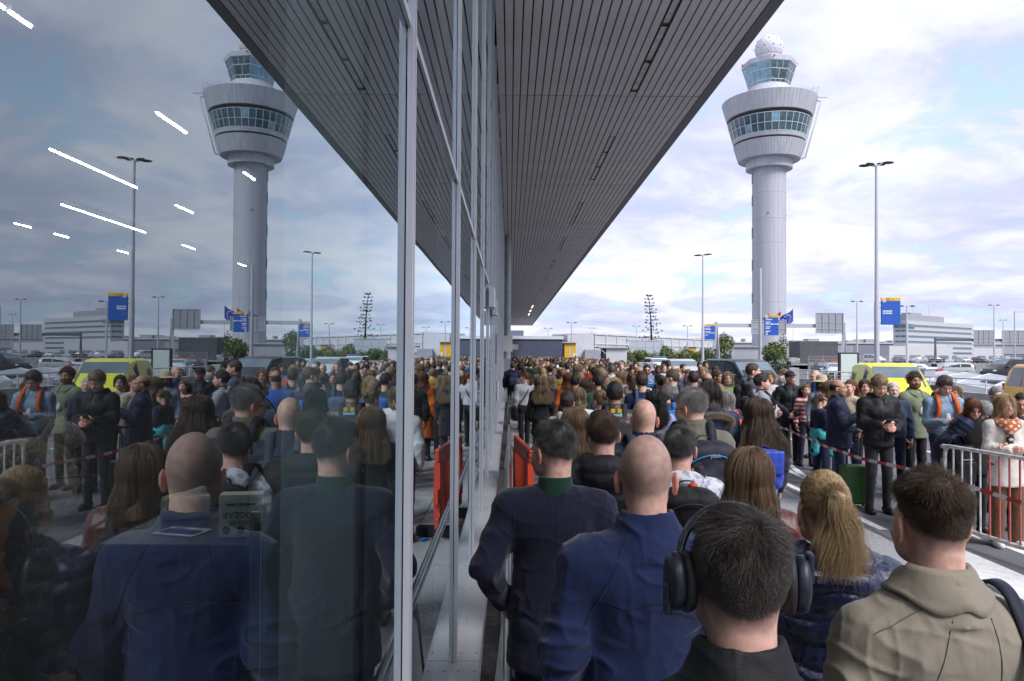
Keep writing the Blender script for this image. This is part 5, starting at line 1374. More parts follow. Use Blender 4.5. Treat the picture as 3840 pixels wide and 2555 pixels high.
airline_sign(19.42, 39, 3.75, 1.0, 1.42, [(0.855, 'KLM'), (0.50, 'AIR FRANCE'), (0.42, 'AIR EUROPA')], 'large blue sign reading KLM, AIR FRANCE and AIR EUROPA on the lamp post', '1', -0.2)
airline_sign(17.74, 52, 3.52, 0.97, 1.42, [(0.855, 'KLM'), (0.77, 'TRANSAVIA'), (0.64, 'AEGEAN'), (0.55, 'IBERIA / IBERIA EXPRESS'), (0.42, 'ALITALIA'), (0.34, 'AMELIA'), (0.20, 'FINNAIR'), (0.12, 'TAP'), (0.04, 'SAS')], 'blue sign with the longest airline list, before the gantry and flags', '1', -0.2)
airline_sign(19.29, 74, 3.66, 1.03, 1.55, [(0.855, 'TRANSAVIA'), (0.73, 'AUSTRIAN'), (0.65, 'EUROWINGS'), (0.51, 'LUFTHANSA'), (0.43, 'LOT POLISH AIRLINES'), (0.29, 'SWISS')], 'blue airline sign partly hidden by the gantry leg', '1-1a', -0.2)
t = empty('sign_post', (17.45, 52.05, 0), label='slim white post carrying the blue sign with the long airline list', cat='post')
MB().tube([(0, 0, 0), (0, 0, 8.2)], [0.13, 0.10], 12).build('pole', POLE, t)

def gantry(x0, x1, y, zb, m, lab, boards, foot):
    t = empty('gantry', (x0, y, 0), label=lab, cat='road gantry')
    W = x1 - x0
    MB().box((0.02, -0.25, zb - 0.28), (W - 0.02, 0.25, zb + 0.28)).build('beam', m, t)
    for xx in (0, W):
        MB().bar((xx, -0.05, zb + 0.5), (xx - 0.9, -1.4, foot), 0.42, 0.3).build('leg', m, t); MB().bar((xx, 0.05, zb + 0.5), (xx + 0.9, 1.4, foot), 0.42, 0.3).build('leg', m, t)
    for (a, b_, z0, z1) in boards:
        bd = link('sign_board', MB().box((a, -0.5, z0), (b_, -0.42, z1)).mesh('sign_board', mat('board_back', (0.28, 0.29, 0.33), 0.55)), t)
        n_ = 4; f = MB()
        for i in range(n_ + 1): f.box((a + (b_ - a) * i / n_ - 0.05, -0.62, z0), (a + (b_ - a) * i / n_ + 0.05, -0.505, z1))
        for z in (z0 + 0.03, z1 - 0.05, zb + 0.5, zb - 0.5): f.box((a - 0.04, -0.56, z), (b_ + 0.04, -0.506, z + 0.09))
        f.build('frame', mat('board_frame', (0.38, 0.39, 0.43), 0.5), bd)
    return t
gantry(31.72, 51.43, 115, 6.75, mat('gantry_white', (0.40, 0.41, 0.45), 0.5), 'white sign gantry spanning the forecourt road, boards seen from behind', [(5.3, 10.6, 5.4, 7.6), (15.2, 19.4, 5.6, 8.7)], 0)
gantry(96.9, 123, 170, 6.0, mat('gantry_dark', (0.09, 0.095, 0.12), 0.5), 'dark sign gantry standing in front of the white office block', [(8.5, 13.2, 4.9, 8.2), (14.9, 22.5, 4.9, 8.2)], 0.62)

def lightbox(x, y, w, h, lab):
    t = empty('poster_box', (x, y, 0), label=lab, cat='poster box', group='blank poster boxes')
    MB().box((0, 0, 0.0), (w, 0.2, h)).build('casing', BLACKP, t, bevel=0.02); MB().box((w*0.10, -0.012, h*0.18), (w*0.90, -0.002, h - w*0.08)).build('poster', mat('poster_pale', (0.56, 0.63, 0.60), 0.35, var=0.05, vscale=0.8), t)
lightbox(21.15, 48, 1.3, 2.34, 'large blank poster box in a black frame behind the yellow ambulance')
lightbox(21.1, 95, 1.2, 2.32, 'small blank poster box in front of the shrubs')

# flags
fl = [(62.6, 165, 12.7, (0.03, 0.05, 0.30), 'eu', 'blue flag with a ring of stars flying beside the tower foot'), (61.0, 168, 12.4, None, 'nl', 'red white and blue flag half hidden by the blue sign'), (58.4, 168, 11.9, (0.05, 0.07, 0.28), 'plain', 'limp dark blue flag mostly behind the blue sign')]
for (x, y, h, c, kd, lab) in fl:
    t = empty('flag', (x, y, 0), label=lab, cat='flag', group='flags at the tower foot')
    MB().tube([(0, 0, 0), (0, 0, h)], [0.09, 0.05], 8).build('pole', mat('flag_pole', (0.6, 0.6, 0.63), 0.4), t)
    W, Hh, nx, nz = 4.0, 2.7, 14, 6
    def P(i, k):
        a, b = i / nx, k / nz
        return (-a * W * (0.94 - 0.1*b) * 0.8, 0.28 * math.sin(a * 8 + b * 2) * a, h - 0.15 - b * Hh - a * 2.1 - 0.15 * math.sin(a * 6))
    vs = [P(i, k) for k in range(nz + 1) for i in range(nx + 1)]
    bands = [(0, 2), (2, 4), (4, 6)] if kd == 'nl' else [(0, 6)]
    cols = [(0.45, 0.02, 0.025), (0.7, 0.7, 0.72), (0.03, 0.05, 0.25)] if kd == 'nl' else [c]
    mb = MB()
    for bi, (k0, k1) in enumerate(bands):
        for k in range(k0, k1):
            for i in range(nx): mb.quad(vs[k*(nx+1)+i], vs[k*(nx+1)+i+1], vs[(k+1)*(nx+1)+i+1], vs[(k+1)*(nx+1)+i], bi)
    cl = mb.build('cloth', [mat('flag_%.3f_%.3f' % c_[:2], c_, 0.8) for c_ in cols], t)
    if kd == 'eu':
        sm = MB()
        for q in range(12):
            a = 2 * math.pi * q / 12; i, k = nx * (0.5 + 0.30 * math.cos(a)), nz * (0.5 + 0.36 * math.sin(a)); p = Vector(P(i, k)) + Vector((0, -0.03, 0))
            pts = []
            for v in range(10):
                rr = 0.17 if v % 2 == 0 else 0.07; b_ = math.pi / 2 + v * math.pi / 5; pts.append((p.x + rr * math.cos(b_), p.z + rr * math.sin(b_)))
            sm.prism(pts, p.y - 0.02, p.y)
        sm.build('star', mat('star_pale', (0.7, 0.7, 0.62), 0.7), cl)
# ================================================================== PLANTS
def leaf_mat(name, c, v=0.5):
    m = mat(name, c, 0.55, var=v, vscale=1.4)
    return m
LEAF1 = leaf_mat('leaf_spring', (0.085, 0.12, 0.025)); LEAF2 = leaf_mat('leaf_green', (0.045, 0.085, 0.022)); LEAF3 = leaf_mat('leaf_dark', (0.018, 0.042, 0.016)); LEAF4 = leaf_mat('leaf_yellow', (0.12, 0.13, 0.03))
BARK = mat('bark', (0.06, 0.048, 0.038), 0.9, var=0.4, vscale=12)
def crown(name, m, parent, blobs, n, size, seed, shell=0.55, loc=(0, 0, 0)):
    r = np.random.default_rng(seed); V, Q = [], []
    vol = np.array([b[1][0] * b[1][1] * b[1][2] for b in blobs]) ** 0.67; cnt = (n * vol / vol.sum()).astype(int)
    for (c, rr), k in zip(blobs, cnt):
        u = r.normal(size=(k, 3)); u /= np.linalg.norm(u, axis=1, keepdims=True); rad_ = (shell + (1 - shell) * r.random(k)) ** 0.6 * (1 + 0.18 * vnoise(u * 2.0, 1.6, seed))
        p = np.array(c) + u * np.array(rr) * rad_[:, None]
        a = r.normal(size=(k, 3)); a /= np.linalg.norm(a, axis=1, keepdims=True); b = np.cross(a, u + 0.3 * r.normal(size=(k, 3))); b /= np.linalg.norm(b, axis=1, keepdims=True) + 1e-6
        s = size * r.uniform(0.6, 1.4, k)[:, None]
        q = np.stack([p - a*s, p - b*s*0.55, p + a*s, p + b*s*0.55], 1).reshape(-1, 3)
        V.append(q)
    V = np.concatenate(V); Q = np.arange(len(V)).reshape(-1, 4)
    me = quad_mesh(name, V, Q, [m]); me.polygons.foreach_set('use_smooth', np.zeros(len(Q), bool))
    return link(name, me, parent, loc)
def bush(x, y, w, d, h, m, lab, seed, n=2600, name='shrub', cat='shrub', group=None):
    r = np.random.default_rng(seed); t = empty(name, (x, y, 0), label=lab, cat=cat, group=group)
    bl = [((r.uniform(-w*.35, w*.35), r.uniform(-d*.3, d*.3), h * r.uniform(0.40, 0.72)), (w * r.uniform(.22, .34), d * .34, h * r.uniform(.22, .36))) for _ in range(8)]
    crown('crown', m, t, bl, n, 0.11, seed)
    mb = MB()
    for q in range(5):
        a = r.uniform(0, 6.28); mb.tube([(0.15*math.cos(a), 0.15*math.sin(a), 0), (w*.16*math.cos(a), d*.16*math.sin(a), h*.3), (w*.3*math.cos(a), d*.3*math.sin(a), h*.75)], [0.04, 0.03, 0.01], 6)
    mb.build('trunk', BARK, t); return t
sh = [(13.2, 88, 'mid green shrub next to the white cabin', LEAF2), (15.0, 89, 'pale spring green shrub, second along the row from the white cabin', LEAF1), (17.0, 90, 'yellowish shrub under the glass pavilion', LEAF4), (19.0, 91, 'olive green shrub behind the white police van', LEAF1), (21.0, 92, 'yellow green shrub behind the small poster box', LEAF4), (23.0, 93, 'bushy green shrub right of the small poster box', LEAF1), (24.9, 94, 'darker green shrub by the white gantry leg', LEAF2)]
for i, (x, y, lab, m) in enumerate(sh): bush(x, y, 2.5, 1.8, 3.25 - 0.2 * (i % 3), m, lab, 30 + i, 2200, group='shrubs in a row beyond the crowd')
t = empty('leafy_tree', (39.6, 138, 0), label='round yellow green tree at the tower foot beside the small kiosk', cat='tree')
crown('crown', LEAF1, t, [((0, 0, 3.2), (1.6, 1.5, 2.3)), ((0.7, 0, 4.4), (1.2, 1.2, 1.4)), ((-0.8, 0, 4.0), (1.2, 1.2, 1.5)), ((0, 0, 5.3), (0.9, 0.9, 1.0))], 2600, 0.16, 51); MB().tube([(0, 0, 0), (0.05, 0, 2), (0, 0, 5)], [0.16, 0.12, 0.03], 7).build('trunk', BARK, t)
# bare conifer with tufted branch ends
t = empty('monkey_tree', (22.6, 120, 0), label='tall sparse dark conifer with tufted branch ends above the pavilion', cat='tree')
trunk = [(0.3, 0, 0), (0.15, 0, 4), (0.0, 0, 8), (-0.35, 0, 11.6)]
MB().tube(trunk, [0.20, 0.16, 0.10, 0.03], 8).build('trunk', mat('dark_bark', (0.012, 0.011, 0.012), 0.9), t)
br = MB(); blobs = []; r_ = random.Random(4)
for lv in range(17):
    z = 3.2 + lv * 0.53; ln = 1.95 * (1 - (lv / 19)) + 0.25
    for q in range(6):
        if r_.random() < 0.22: continue
        a = q * 1.05 + lv * 0.7 + r_.uniform(-.3, .3); l = ln * r_.uniform(0.6, 1.1); x0 = np.interp(z, [0, 4, 8, 11.6], [0.3, 0.15, 0, -0.35])
        e = (x0 + l * math.cos(a), l * math.sin(a), z + 0.15 - 0.28 * l)
        br.tube([(x0, 0, z), (x0 + l*0.6*math.cos(a), l*0.6*math.sin(a), z - 0.30*l), e], [0.03, 0.02, 0.012], 5); blobs.append((e, (0.13, 0.13, 0.16)))
        if r_.random() < 0.4: blobs.append(((x0 + l*0.7*math.cos(a), l*0.7*math.sin(a), z - 0.2*l), (0.09, 0.09, 0.10)))
br.build('branch', mat('dark_bark', (0.012, 0.011, 0.012), 0.9), t, kind='stuff')
crown('crown', mat('conifer_dark', (0.010, 0.013, 0.014), 0.8), t, blobs, 3400, 0.06, 60, shell=0.2)
# planters on the forecourt
t = empty('planter', (15.95, 45, 0), label='tall grey tapered planter with a leafy tree and trailing ivy', cat='planter')
MB().lathe([(0.36, 0), (0.52, 1.5), (0.50, 1.52), (0.44, 1.45), (0, 1.44)], 24).build('pot', CONCL, t)
crown('ivy', LEAF3, t, [((0, 0, 1.42), (0.85, 0.8, 0.30)), ((-0.68, -0.1, 1.08), (0.30, 0.45, 0.50)), ((0.62, -0.1, 1.22), (0.26, 0.4, 0.34)), ((-0.2, -0.55, 1.25), (0.40, 0.2, 0.35))], 2600, 0.05, 71)
MB().tube([(0, 0, 1.4), (0.05, 0, 1.9), (-0.1, 0, 2.6)], [0.05, 0.04, 0.015], 6).build('trunk', BARK, t)
crown('crown', LEAF1, t, [((0, 0, 2.15), (0.62, 0.6, 0.5)), ((0.30, 0, 2.45), (0.45, 0.45, 0.36)), ((-0.3, 0, 2.35), (0.5, 0.5, 0.40)), ((0.0, 0, 2.7), (0.36, 0.36, 0.28)), ((-0.45, 0, 1.9), (0.3, 0.3, 0.3))], 1500, 0.075, 72, shell=0.35)
t = empty('planter', (17.0, 46.4, 0), label='low square concrete planter with a thin young tree', cat='planter')
MB().box((-0.75, -0.6, 0), (0.75, 0.6, 1.36)).build('pot', CONCL, t, bevel=0.03)
crown('ground_cover', LEAF3, t, [((0, 0, 1.40), (0.6, 0.5, 0.14))], 900, 0.045, 73); MB().tube([(0, 0, 1.3), (0.03, 0, 2.2), (0.0, 0, 3.3)], [0.025, 0.02, 0.008], 6).build('trunk', BARK, t)
crown('crown', LEAF4, t, [((0.02, 0, 2.9), (0.38, 0.35, 0.55)), ((-0.12, 0, 2.3), (0.34, 0.3, 0.4)), ((0.15, 0, 2.0), (0.3, 0.3, 0.3))], 260, 0.075, 74, shell=0.1)

# ================================================================== PARAPET, SKYLIGHTS
RAILM = mat('rail_white', (0.62, 0.63, 0.66), 0.4, metal=0.2)
t = empty('parapet', (19.0, 0, 0), label='low grey parapet with a white tubular railing along the forecourt edge', cat='railing')
for i in range(21):
    y0 = 4 + i * 4.0
    MB().box((0, y0 + 0.01, 0), (0.3, y0 + 3.99, 0.62)).build('wall_panel', CONCL, t) if i == 0 else link('wall_panel', [c for c in t.children if c.name.startswith('wall_panel')][0].data, t, (0, i * 4.0, 0))
pm_ = MB().box((0.11, -0.02, 0.6), (0.16, 0.02, 1.16)).mesh('post', RAILM)
for i in range(42): link('post', pm_, t, (0, 4 + i * 2.0, 0))
MB().tube([(0.135, 4, 1.18), (0.135, 88, 1.18)], 0.032, 8).build('handrail', RAILM, t)
for z in (0.78, 0.95): MB().tube([(0.135, 4, z), (0.135, 88, z)], 0.012, 6).build('wire', RAILM, t)
SKG = mat('skylight_glass', (0.50, 0.54, 0.58), 0.18, var=0.12, vscale=0.7)
SKF = mat('skylight_frame', (0.60, 0.61, 0.64), 0.5)
ang = rad(90 - 36)
pane_me = MB().quad((0.03, 0, 0), (1.95, 0, 0), (1.95, 2.3, 0.42), (0.03, 2.3, 0.42)).mesh('pane', SKG, fix=False)
for i in range(11):
    sk = empty('skylight', (21.0 + i * 0.9, 22 + i * 4.4, 0.35), ang - 0.0, label='long sloping glass skylight, number counted along the parapet', cat='skylight', group='sloping glass skylights beyond the parapet')
    sk['label'] = ['nearest', 'second', 'third', 'fourth', 'fifth', 'sixth', 'seventh', 'eighth', 'ninth', 'tenth', 'farthest'][i] + ' sloping glass skylight along the white parapet railing, counted from the yellow taxi'
    n = 13
    MB().box((0, -0.05, -0.35), (n * 2, 2.45, -0.01)).prism([(-0.05, -0.005), (2.40, -0.005), (2.40, 0.47), (2.31, 0.47), (2.30, 0.42)], -0.05, -0.005, 'x').box((0, 2.31, -0.004), (n * 2, 2.42, 0.50)).build('frame', SKF, sk)
    for k in range(n): link('pane', pane_me, sk, (k * 2.0, 0, 0.02))
    g = MB()
    for k in range(n + 1): g.bar((k * 2.0 - 0.01, 0, 0.035), (k * 2.0 - 0.01, 2.3, 0.455), 0.05)
    g.build('glazing_bar', SKF, sk)
    if i % 2 == 1: MB().box((6.2, 0.7, 0.16), (9.0, 1.7, 0.42)).build('vent', mat('vent_dark', (0.06, 0.065, 0.08), 0.5), sk)
t = empty('roof_hatch', (25.0, 45, 0.3), rad(50), label='flat grey hatch box on top of the skylight roofs', cat='hatch')
MB().box((0, 0, 0), (3.2, 1.6, 1.02)).build('casing', GREYP, t); MB().box((-0.1, -0.1, 1.025), (3.3, 1.7, 1.14)).build('lid', SKF, t)
# ================================================================== VEHICLES
CARGL = mat('car_glass', (0.025, 0.035, 0.042), 0.05, spec=0.8); WSHIELD = mat('windscreen', (0.13, 0.17, 0.20), 0.06, spec=0.9, var=0.25, vscale=1.2)
TYRE = mat('tyre', (0.014, 0.014, 0.015), 0.85); RIM = mat('rim', (0.35, 0.35, 0.37), 0.35, metal=0.6); HEADL = mat('headlamp', (0.55, 0.57, 0.60), 0.1, spec=0.9); TAILL = mat('taillamp', (0.30, 0.01, 0.01), 0.2); CHROME = mat('chrome', (0.7, 0.7, 0.72), 0.15, metal=0.9)
def paint(name, c, rough=0.25): return mat('paint_' + name, c, 0.36, coat=0.22, spec=0.4)
WHEEL = {}
def wheel_mesh(r):
    if r not in WHEEL:
        t = MB().lathe([(r*0.62, -0.09), (r*0.97, -0.10), (r, -0.06), (r, 0.06), (r*0.97, 0.10), (r*0.62, 0.09)], 20).mesh('tyre', TYRE)
        m = MB().lathe([(0, 0.085), (r*0.3, 0.095), (r*0.58, 0.07), (r*0.62, 0.088)], 16).mesh('rim', RIM); WHEEL[r] = (t, m)
    return WHEEL[r]
def vehicle(name, kind, col, x, y, rz, lab, cat, group=None, z=0.0):
    """+y is forward; stations: (y, half width, z low, z belt, half width top, z top)"""
    S = {'hatch': [(-2.0, .78, .42, .90, .60, 1.02), (-1.88, .84, .30, .95, .64, 1.12), (-1.45, .86, .24, .96, .60, 1.42), (-.2, .87, .22, .96, .60, 1.50), (.45, .87, .22, .95, .62, 1.44), (1.12, .86, .22, .93, .72, 1.0), (1.85, .80, .26, .78, .66, .84), (2.05, .70, .36, .60, .60, .66)],
         'estate': [(-2.3, .80, .42, .92, .60, 1.05), (-2.22, .86, .30, .98, .64, 1.30), (-1.9, .88, .24, .98, .62, 1.50), (-.2, .89, .22, .97, .62, 1.52), (.5, .89, .22, .96, .62, 1.44), (1.2, .88, .22, .94, .74, 1.02), (2.05, .82, .26, .80, .68, .86), (2.25, .72, .36, .60, .62, .68)],
         'van': [(-2.45, .88, .42, 1.08, .80, 1.78), (-2.40, .94, .32, 1.12, .82, 1.86), (-1.9, .96, .26, 1.14, .82, 1.93), (.2, .96, .26, 1.14, .82, 1.93), (.75, .96, .26, 1.13, .80, 1.84), (1.62, .95, .26, 1.10, .84, 1.20), (2.28, .90, .28, .96, .78, 1.04), (2.48, .80, .36, .72, .70, .80)],
         'caddy': [(-2.2, .80, .42, 1.02, .70, 1.66), (-2.12, .88, .32, 1.05, .72, 1.78), (-1.6, .90, .26, 1.06, .72, 1.86), (.0, .90, .26, 1.06, .72, 1.87), (.55, .90, .26, 1.05, .70, 1.78), (1.38, .89, .26, 1.02, .76, 1.10), (2.0, .84, .28, .88, .70, .95), (2.2, .74, .36, .66, .64, .74)],
         'suv': [(-2.3, .84, .50, 1.05, .70, 1.40), (-2.25, .92, .40, 1.10, .72, 1.70), (-1.9, .94, .34, 1.12, .72, 1.86), (.1, .94, .34, 1.12, .72, 1.88), (.7, .94, .34, 1.11, .72, 1.78), (1.25, .94, .34, 1.08, .84, 1.16), (2.1, .90, .36, .98, .80, 1.05), (2.3, .80, .44, .76, .72, .82)]}[kind]
    t = empty(name, (x, y, z), rz, label=lab, cat=cat, group=group)
    ring = lambda s: [(s[1]*.93, s[0], s[2]), (s[1], s[0], s[2] + .18), (s[1], s[0], (s[2]+s[3])/2 + .08), (s[1]*.985, s[0], s[3]), (s[4] + .02, s[0], s[5] - .07), (s[4] - .10, s[0], s[5])]
    full = []
    for s in S:
        h = ring(s); full.append(h + [(-p[0], p[1], p[2]) for p in reversed(h)])
    n = len(full[0]); vs = [p for r in full for p in r]; fs = []
    for i in range(len(S) - 1):
        for k in range(n): fs.append((i*n+k, i*n+(k+1) % n, (i+1)*n+(k+1) % n, (i+1)*n+k))
    fs += [tuple(range(n)), tuple(reversed(range((len(S)-1)*n, len(S)*n)))]
    b = MB().add(vs, fs, 0, True).build('body', col, t, bevel=0)
    em = b.modifiers.new('edge', 'EDGE_SPLIT'); em.split_angle = rad(35)
    # glass: windscreen between the roof front and the scuttle, side lights on the greenhouse, rear light
    i0 = 4; a, c = S[i0], S[i0+1]
    def off(p, d): return (p[0], p[1] + d[1], p[2] + d[2])
    A = ((a[4] - .02), a[0] + .03, a[5] - .035); Cc = (c[4] - .02, c[0] - .06, c[5] + .015); o = (0, .012, .014)
    MB().quad(off((-Cc[0], Cc[1], Cc[2]), o), off(Cc, o), off(A, o), off((-A[0], A[1], A[2]), o)).build('windscreen', WSHIELD, t)
    ys = [(S[1][0] + .25, -.95), (-.88, .02), (.08, S[4][0] + .30)] if kind != 'caddy' else [(.0, S[4][0] + .42)]
    if kind in ('hatch',): ys = [(-1.2, -.55), (-.48, .10), (.16, .70)]
    for (y0, y1) in ys:
        for s in (-1, 1):
            def xy(yy, q):
                for i in range(len(S) - 1):
                    if S[i][0] <= yy <= S[i+1][0]:
                        f = (yy - S[i][0]) / (S[i+1][0] - S[i][0]); I = lambda k: S[i][k]*(1-f) + S[i+1][k]*f
                        zb, zt = I(3) + .03, max(I(5) - .10, I(3) + .05); xb, xt = I(1)*.985, I(4) + .02
                        return (s*((xb*(1-q) + xt*q) + .010), yy, zb*(1-q) + zt*q)
                return (s*.8, yy, 1)
            MB().quad(xy(y0, .03), xy(y1, .03), xy(y1, .97), xy(y0 + (.12 if y0 < -1 else 0), .97)).build('side_window', CARGL, t)
    r = S[1]; r2 = S[2]
    MB().quad((-r[4]+.06, r[0] - .02 + (.0 if kind in ('van', 'caddy', 'suv') else .02), r[3] + .08), (r[4]-.06, r[0] - .02, r[3] + .08), (r2[4] - .10, (r[0] if kind in ('van', 'suv', 'caddy') else r2[0]) - .02, r2[5] - .16), (-r2[4] + .10, (r[0] if kind in ('van', 'suv', 'caddy') else r2[0]) - .02, r2[5] - .16)).build('rear_window', CARGL, t)
    f = S[-2]; g = S[-1]
    for s in (-1, 1):
        MB().sphere((s*(f[1]-.17), f[0] + .06, f[3] - .10), (.19, .13, .10), 12, 8).build('headlight', HEADL, t)
        MB().box((s*(r[1]-.02), r[0] - .05, r[3] - .20), (s*(r[1]-.16), r[0] - .13, r[3] + .12)).build('taillight', TAILL, t)
        MB().box((s*(c[1] + .02), c[0] - .42, c[3] + .02), (s*(c[1] + .22), c[0] - .32, c[3] + .18)).build('mirror', BLACKP, t, bevel=0.03)
    MB().box((-g[1]*.8, g[0] - .02, .40), (g[1]*.8, g[0] + .05, .56)).build('bumper', BLACKP, t)
    gm = MB()
    for q in range(3): gm.box((-.42, g[0] - .06, .62 + q*.06), (.42, g[0] + .025 - q*.02, .655 + q*.06))
    gm.build('grille', BLACKP, t)
    MB().box((-.26, g[0] + .051, .44), (.26, g[0] + .06, .54)).build('number_plate', mat('plate_yellow', (0.65, 0.45, 0.03), 0.5), t)
    MB().box((-.26, S[0][0] - .03, .62), (.26, S[0][0] - .005, .73)).build('number_plate', mat('plate_yellow', (0.65, 0.45, 0.03), 0.5), t)
    wr = .34 if kind in ('van', 'suv') else .31; ty, rm = wheel_mesh(wr)
    for yy in (S[0][0] + .85, S[-1][0] - .85):
        for s in (-1, 1):
            w = link('wheel', ty, t, (s*(S[3][1] - .10), yy, wr)); w.rotation_euler = (0, s*rad(90), 0); link('rim', rm, w)
    return t
YP = paint('ambulance', (0.74, 0.72, 0.03))
amb = vehicle('ambulance_van', 'caddy', YP, 12.65, 24.84, rad(166.5), 'bright yellow ambulance van with a blue six armed star, behind the waiting people', 'van')
# star of life on the side that faces the camera (the van's right side) and the left
def six_star(parent, M, r):
    st = MB()
    for k in range(3): st.boxm(M @ Matrix.Rotation(rad(60) * k, 4, 'Z'), (r*.42, r*2, .012 + .001*k))
    st.build('star_emblem', mat('star_blue', (0.02, 0.03, 0.22), 0.4), parent)
    sf = MB().boxm(M @ Matrix.Translation((0, 0, .008)), (r*.09, r*1.3, .003)); sf.build('star_emblem', SWHITE, parent)
for s in (-1, 1):
    six_star(amb, Matrix.Translation((s*.862, -1.50, 1.38)) @ Matrix.Rotation(rad(90), 4, 'Y') @ Matrix.Rotation(s*rad(-12.5), 4, 'Y') @ Matrix.Rotation(rad(90), 4, 'Z'), .17)
bv = vehicle('black_van', 'van', paint('black', (0.020, 0.022, 0.028)), 10.6, 34, rad(180 + 10), 'black van with a round star badge on its grille, parked facing the crowd', 'van')
em = MB()
for k in range(24):
    a0_, a1_ = 2*math.pi*k/24, 2*math.pi*(k+1)/24; em.bar((.15*math.cos(a0_), 2.52, .86 + .15*math.sin(a0_)), (.15*math.cos(a1_), 2.52, .86 + .15*math.sin(a1_)), .022)
for k in range(3):
    a = rad(90 + 120*k); em.bar((0, 2.52, .86), (.14*math.cos(a), 2.52, .86 + .14*math.sin(a)), .022)
em.build('star_badge', CHROME, bv)
pv = vehicle('white_van', 'suv', paint('white', (0.68, 0.69, 0.71)), 13.1, 66, rad(180 + 4), 'white van with a blue light bar on its roof, parked before the green shrubs', 'van')
MB().box((-.62, .05, 1.88), (.62, .38, 2.0)).build('light_bar', mat('bar_blue', (0.10, 0.16, 0.30), 0.3), pv)
vehicle('silver_car', 'suv', paint('silver', (0.42, 0.43, 0.45)), 10.1, 44, rad(180), 'silver car half hidden between the white van and the black van', 'car')
vehicle('grey_car', 'estate', paint('grey', (0.22, 0.23, 0.25)), 10.9, 60, rad(184), 'pale grey car next to the white van, partly behind its bonnet', 'car')
tx = vehicle('yellow_taxi', 'suv', paint('taxi', (0.66, 0.36, 0.012)), 16.76, 22.4, rad(166.5), 'deep yellow van with tinted windows cut by the right edge of the photo', 'van')
MB().tube([(-.55, -1.6, 2.0), (.55, -1.6, 2.0)], .035, 8).sphere((-.6, -1.6, 2.0), (.12, .10, .09), 10, 8).box((-.42, -1.64, 1.92), (-.38, -1.56, 2.0)).box((.38, -1.64, 1.92), (.42, -1.56, 2.0)).build('roof_rack', BLACKP, tx)
# vehicles in the car park
r_ = random.Random(9)
cols = [('white', (0.68, 0.69, 0.71)), ('silver', (0.42, 0.43, 0.45)), ('black', (0.020, 0.022, 0.028)), ('blue', (0.03, 0.07, 0.22)), ('grey', (0.22, 0.23, 0.25)), ('pale', (0.52, 0.54, 0.57)), ('navy', (0.02, 0.03, 0.07)), ('red', (0.25, 0.02, 0.02))]
lot = [('van', 'blue', 71, 168, 'blue van in the far row beside the poster box'), ('van', 'white', 84, 172, 'white van in the far car row under the office block'), ('estate', 'grey', 89.5, 170, 'dark estate right of the white van in the far row'), ('hatch', 'silver', 94, 172, 'silver hatchback in the far row, lamps toward the camera'), ('hatch', 'black', 99, 174, 'black hatchback in the far row left of the dark gantry leg'), ('estate', 'white', 104.5, 172, 'white car standing under the dark gantry leg'), ('hatch', 'navy', 109.5, 174, 'navy car after the dark gantry leg'), ('estate', 'white', 114.5, 175, 'white estate in the far row below the garage windows'), ('hatch', 'pale', 119, 175, 'pale silver car beside the lime green one'), ('estate', 'grey', 124, 176, 'grey car in the far row, second after the dark gantry leg'), ('hatch', 'lime', 129.5, 178, 'lime green car in the far row of the car park'), ('estate', 'black', 135, 181, 'black car beyond the lime green car'), ('hatch', 'silver', 141, 184, 'silver car near the right end of the far row'), ('estate', 'white', 147, 186, 'white car last in the far row at the photo edge'), ('hatch', 'red', 153, 190, 'small red car at the very end of the far row')]
for (k, c, x, y, lab) in lot:
    cc = dict(cols).get(c, (0.40, 0.50, 0.05)); vehicle('parked_car', k, paint(c, cc), x, y, rad(r_.choice((180, 90, 200, 168))), lab, 'car', 'cars in the car park', z=0.62)
near = [('estate', 'silver', 47.0, 80, 78, 'long silver car close behind the skylights'), ('van', 'black', 45.6, 68, 100, 'dark police van with open side behind the skylights'), ('estate', 'black', 35.2, 84, 170, 'black estate taxi with a roof sign left of the poster box'), ('hatch', 'pale', 29.6, 68, 165, 'pale blue hatchback in front of the black estate taxi'), ('hatch', 'white', 31.5, 92, 150, 'white car behind the leafy planter'), ('estate', 'silver', 28.0, 60, 95, 'silver car seen low behind the square planter'), ('hatch', 'white', 35.0, 66, 95, 'white hatchback right of the blank poster box'), ('hatch', 'grey', 40.0, 90, 160, 'grey car behind the walking men by the poster box'), ('estate', 'silver', 33.5, 104, 175, 'silver estate behind the orange vest'), ('estate', 'pale', 20.9, 78, 178, 'pale car just past the black van roof')]
for (k, c, x, y, r, lab) in near:
    v = vehicle('parked_car', k, paint(c, dict(cols)[c]), x, y, rad(r), lab, 'car', 'cars in the car park')
    if 'taxi' in lab: MB().box((-.32, -.3, 1.52), (.32, -.1, 1.66)).build('roof_sign', mat('sign_orange', (0.6, 0.12, 0.03), 0.5), v)
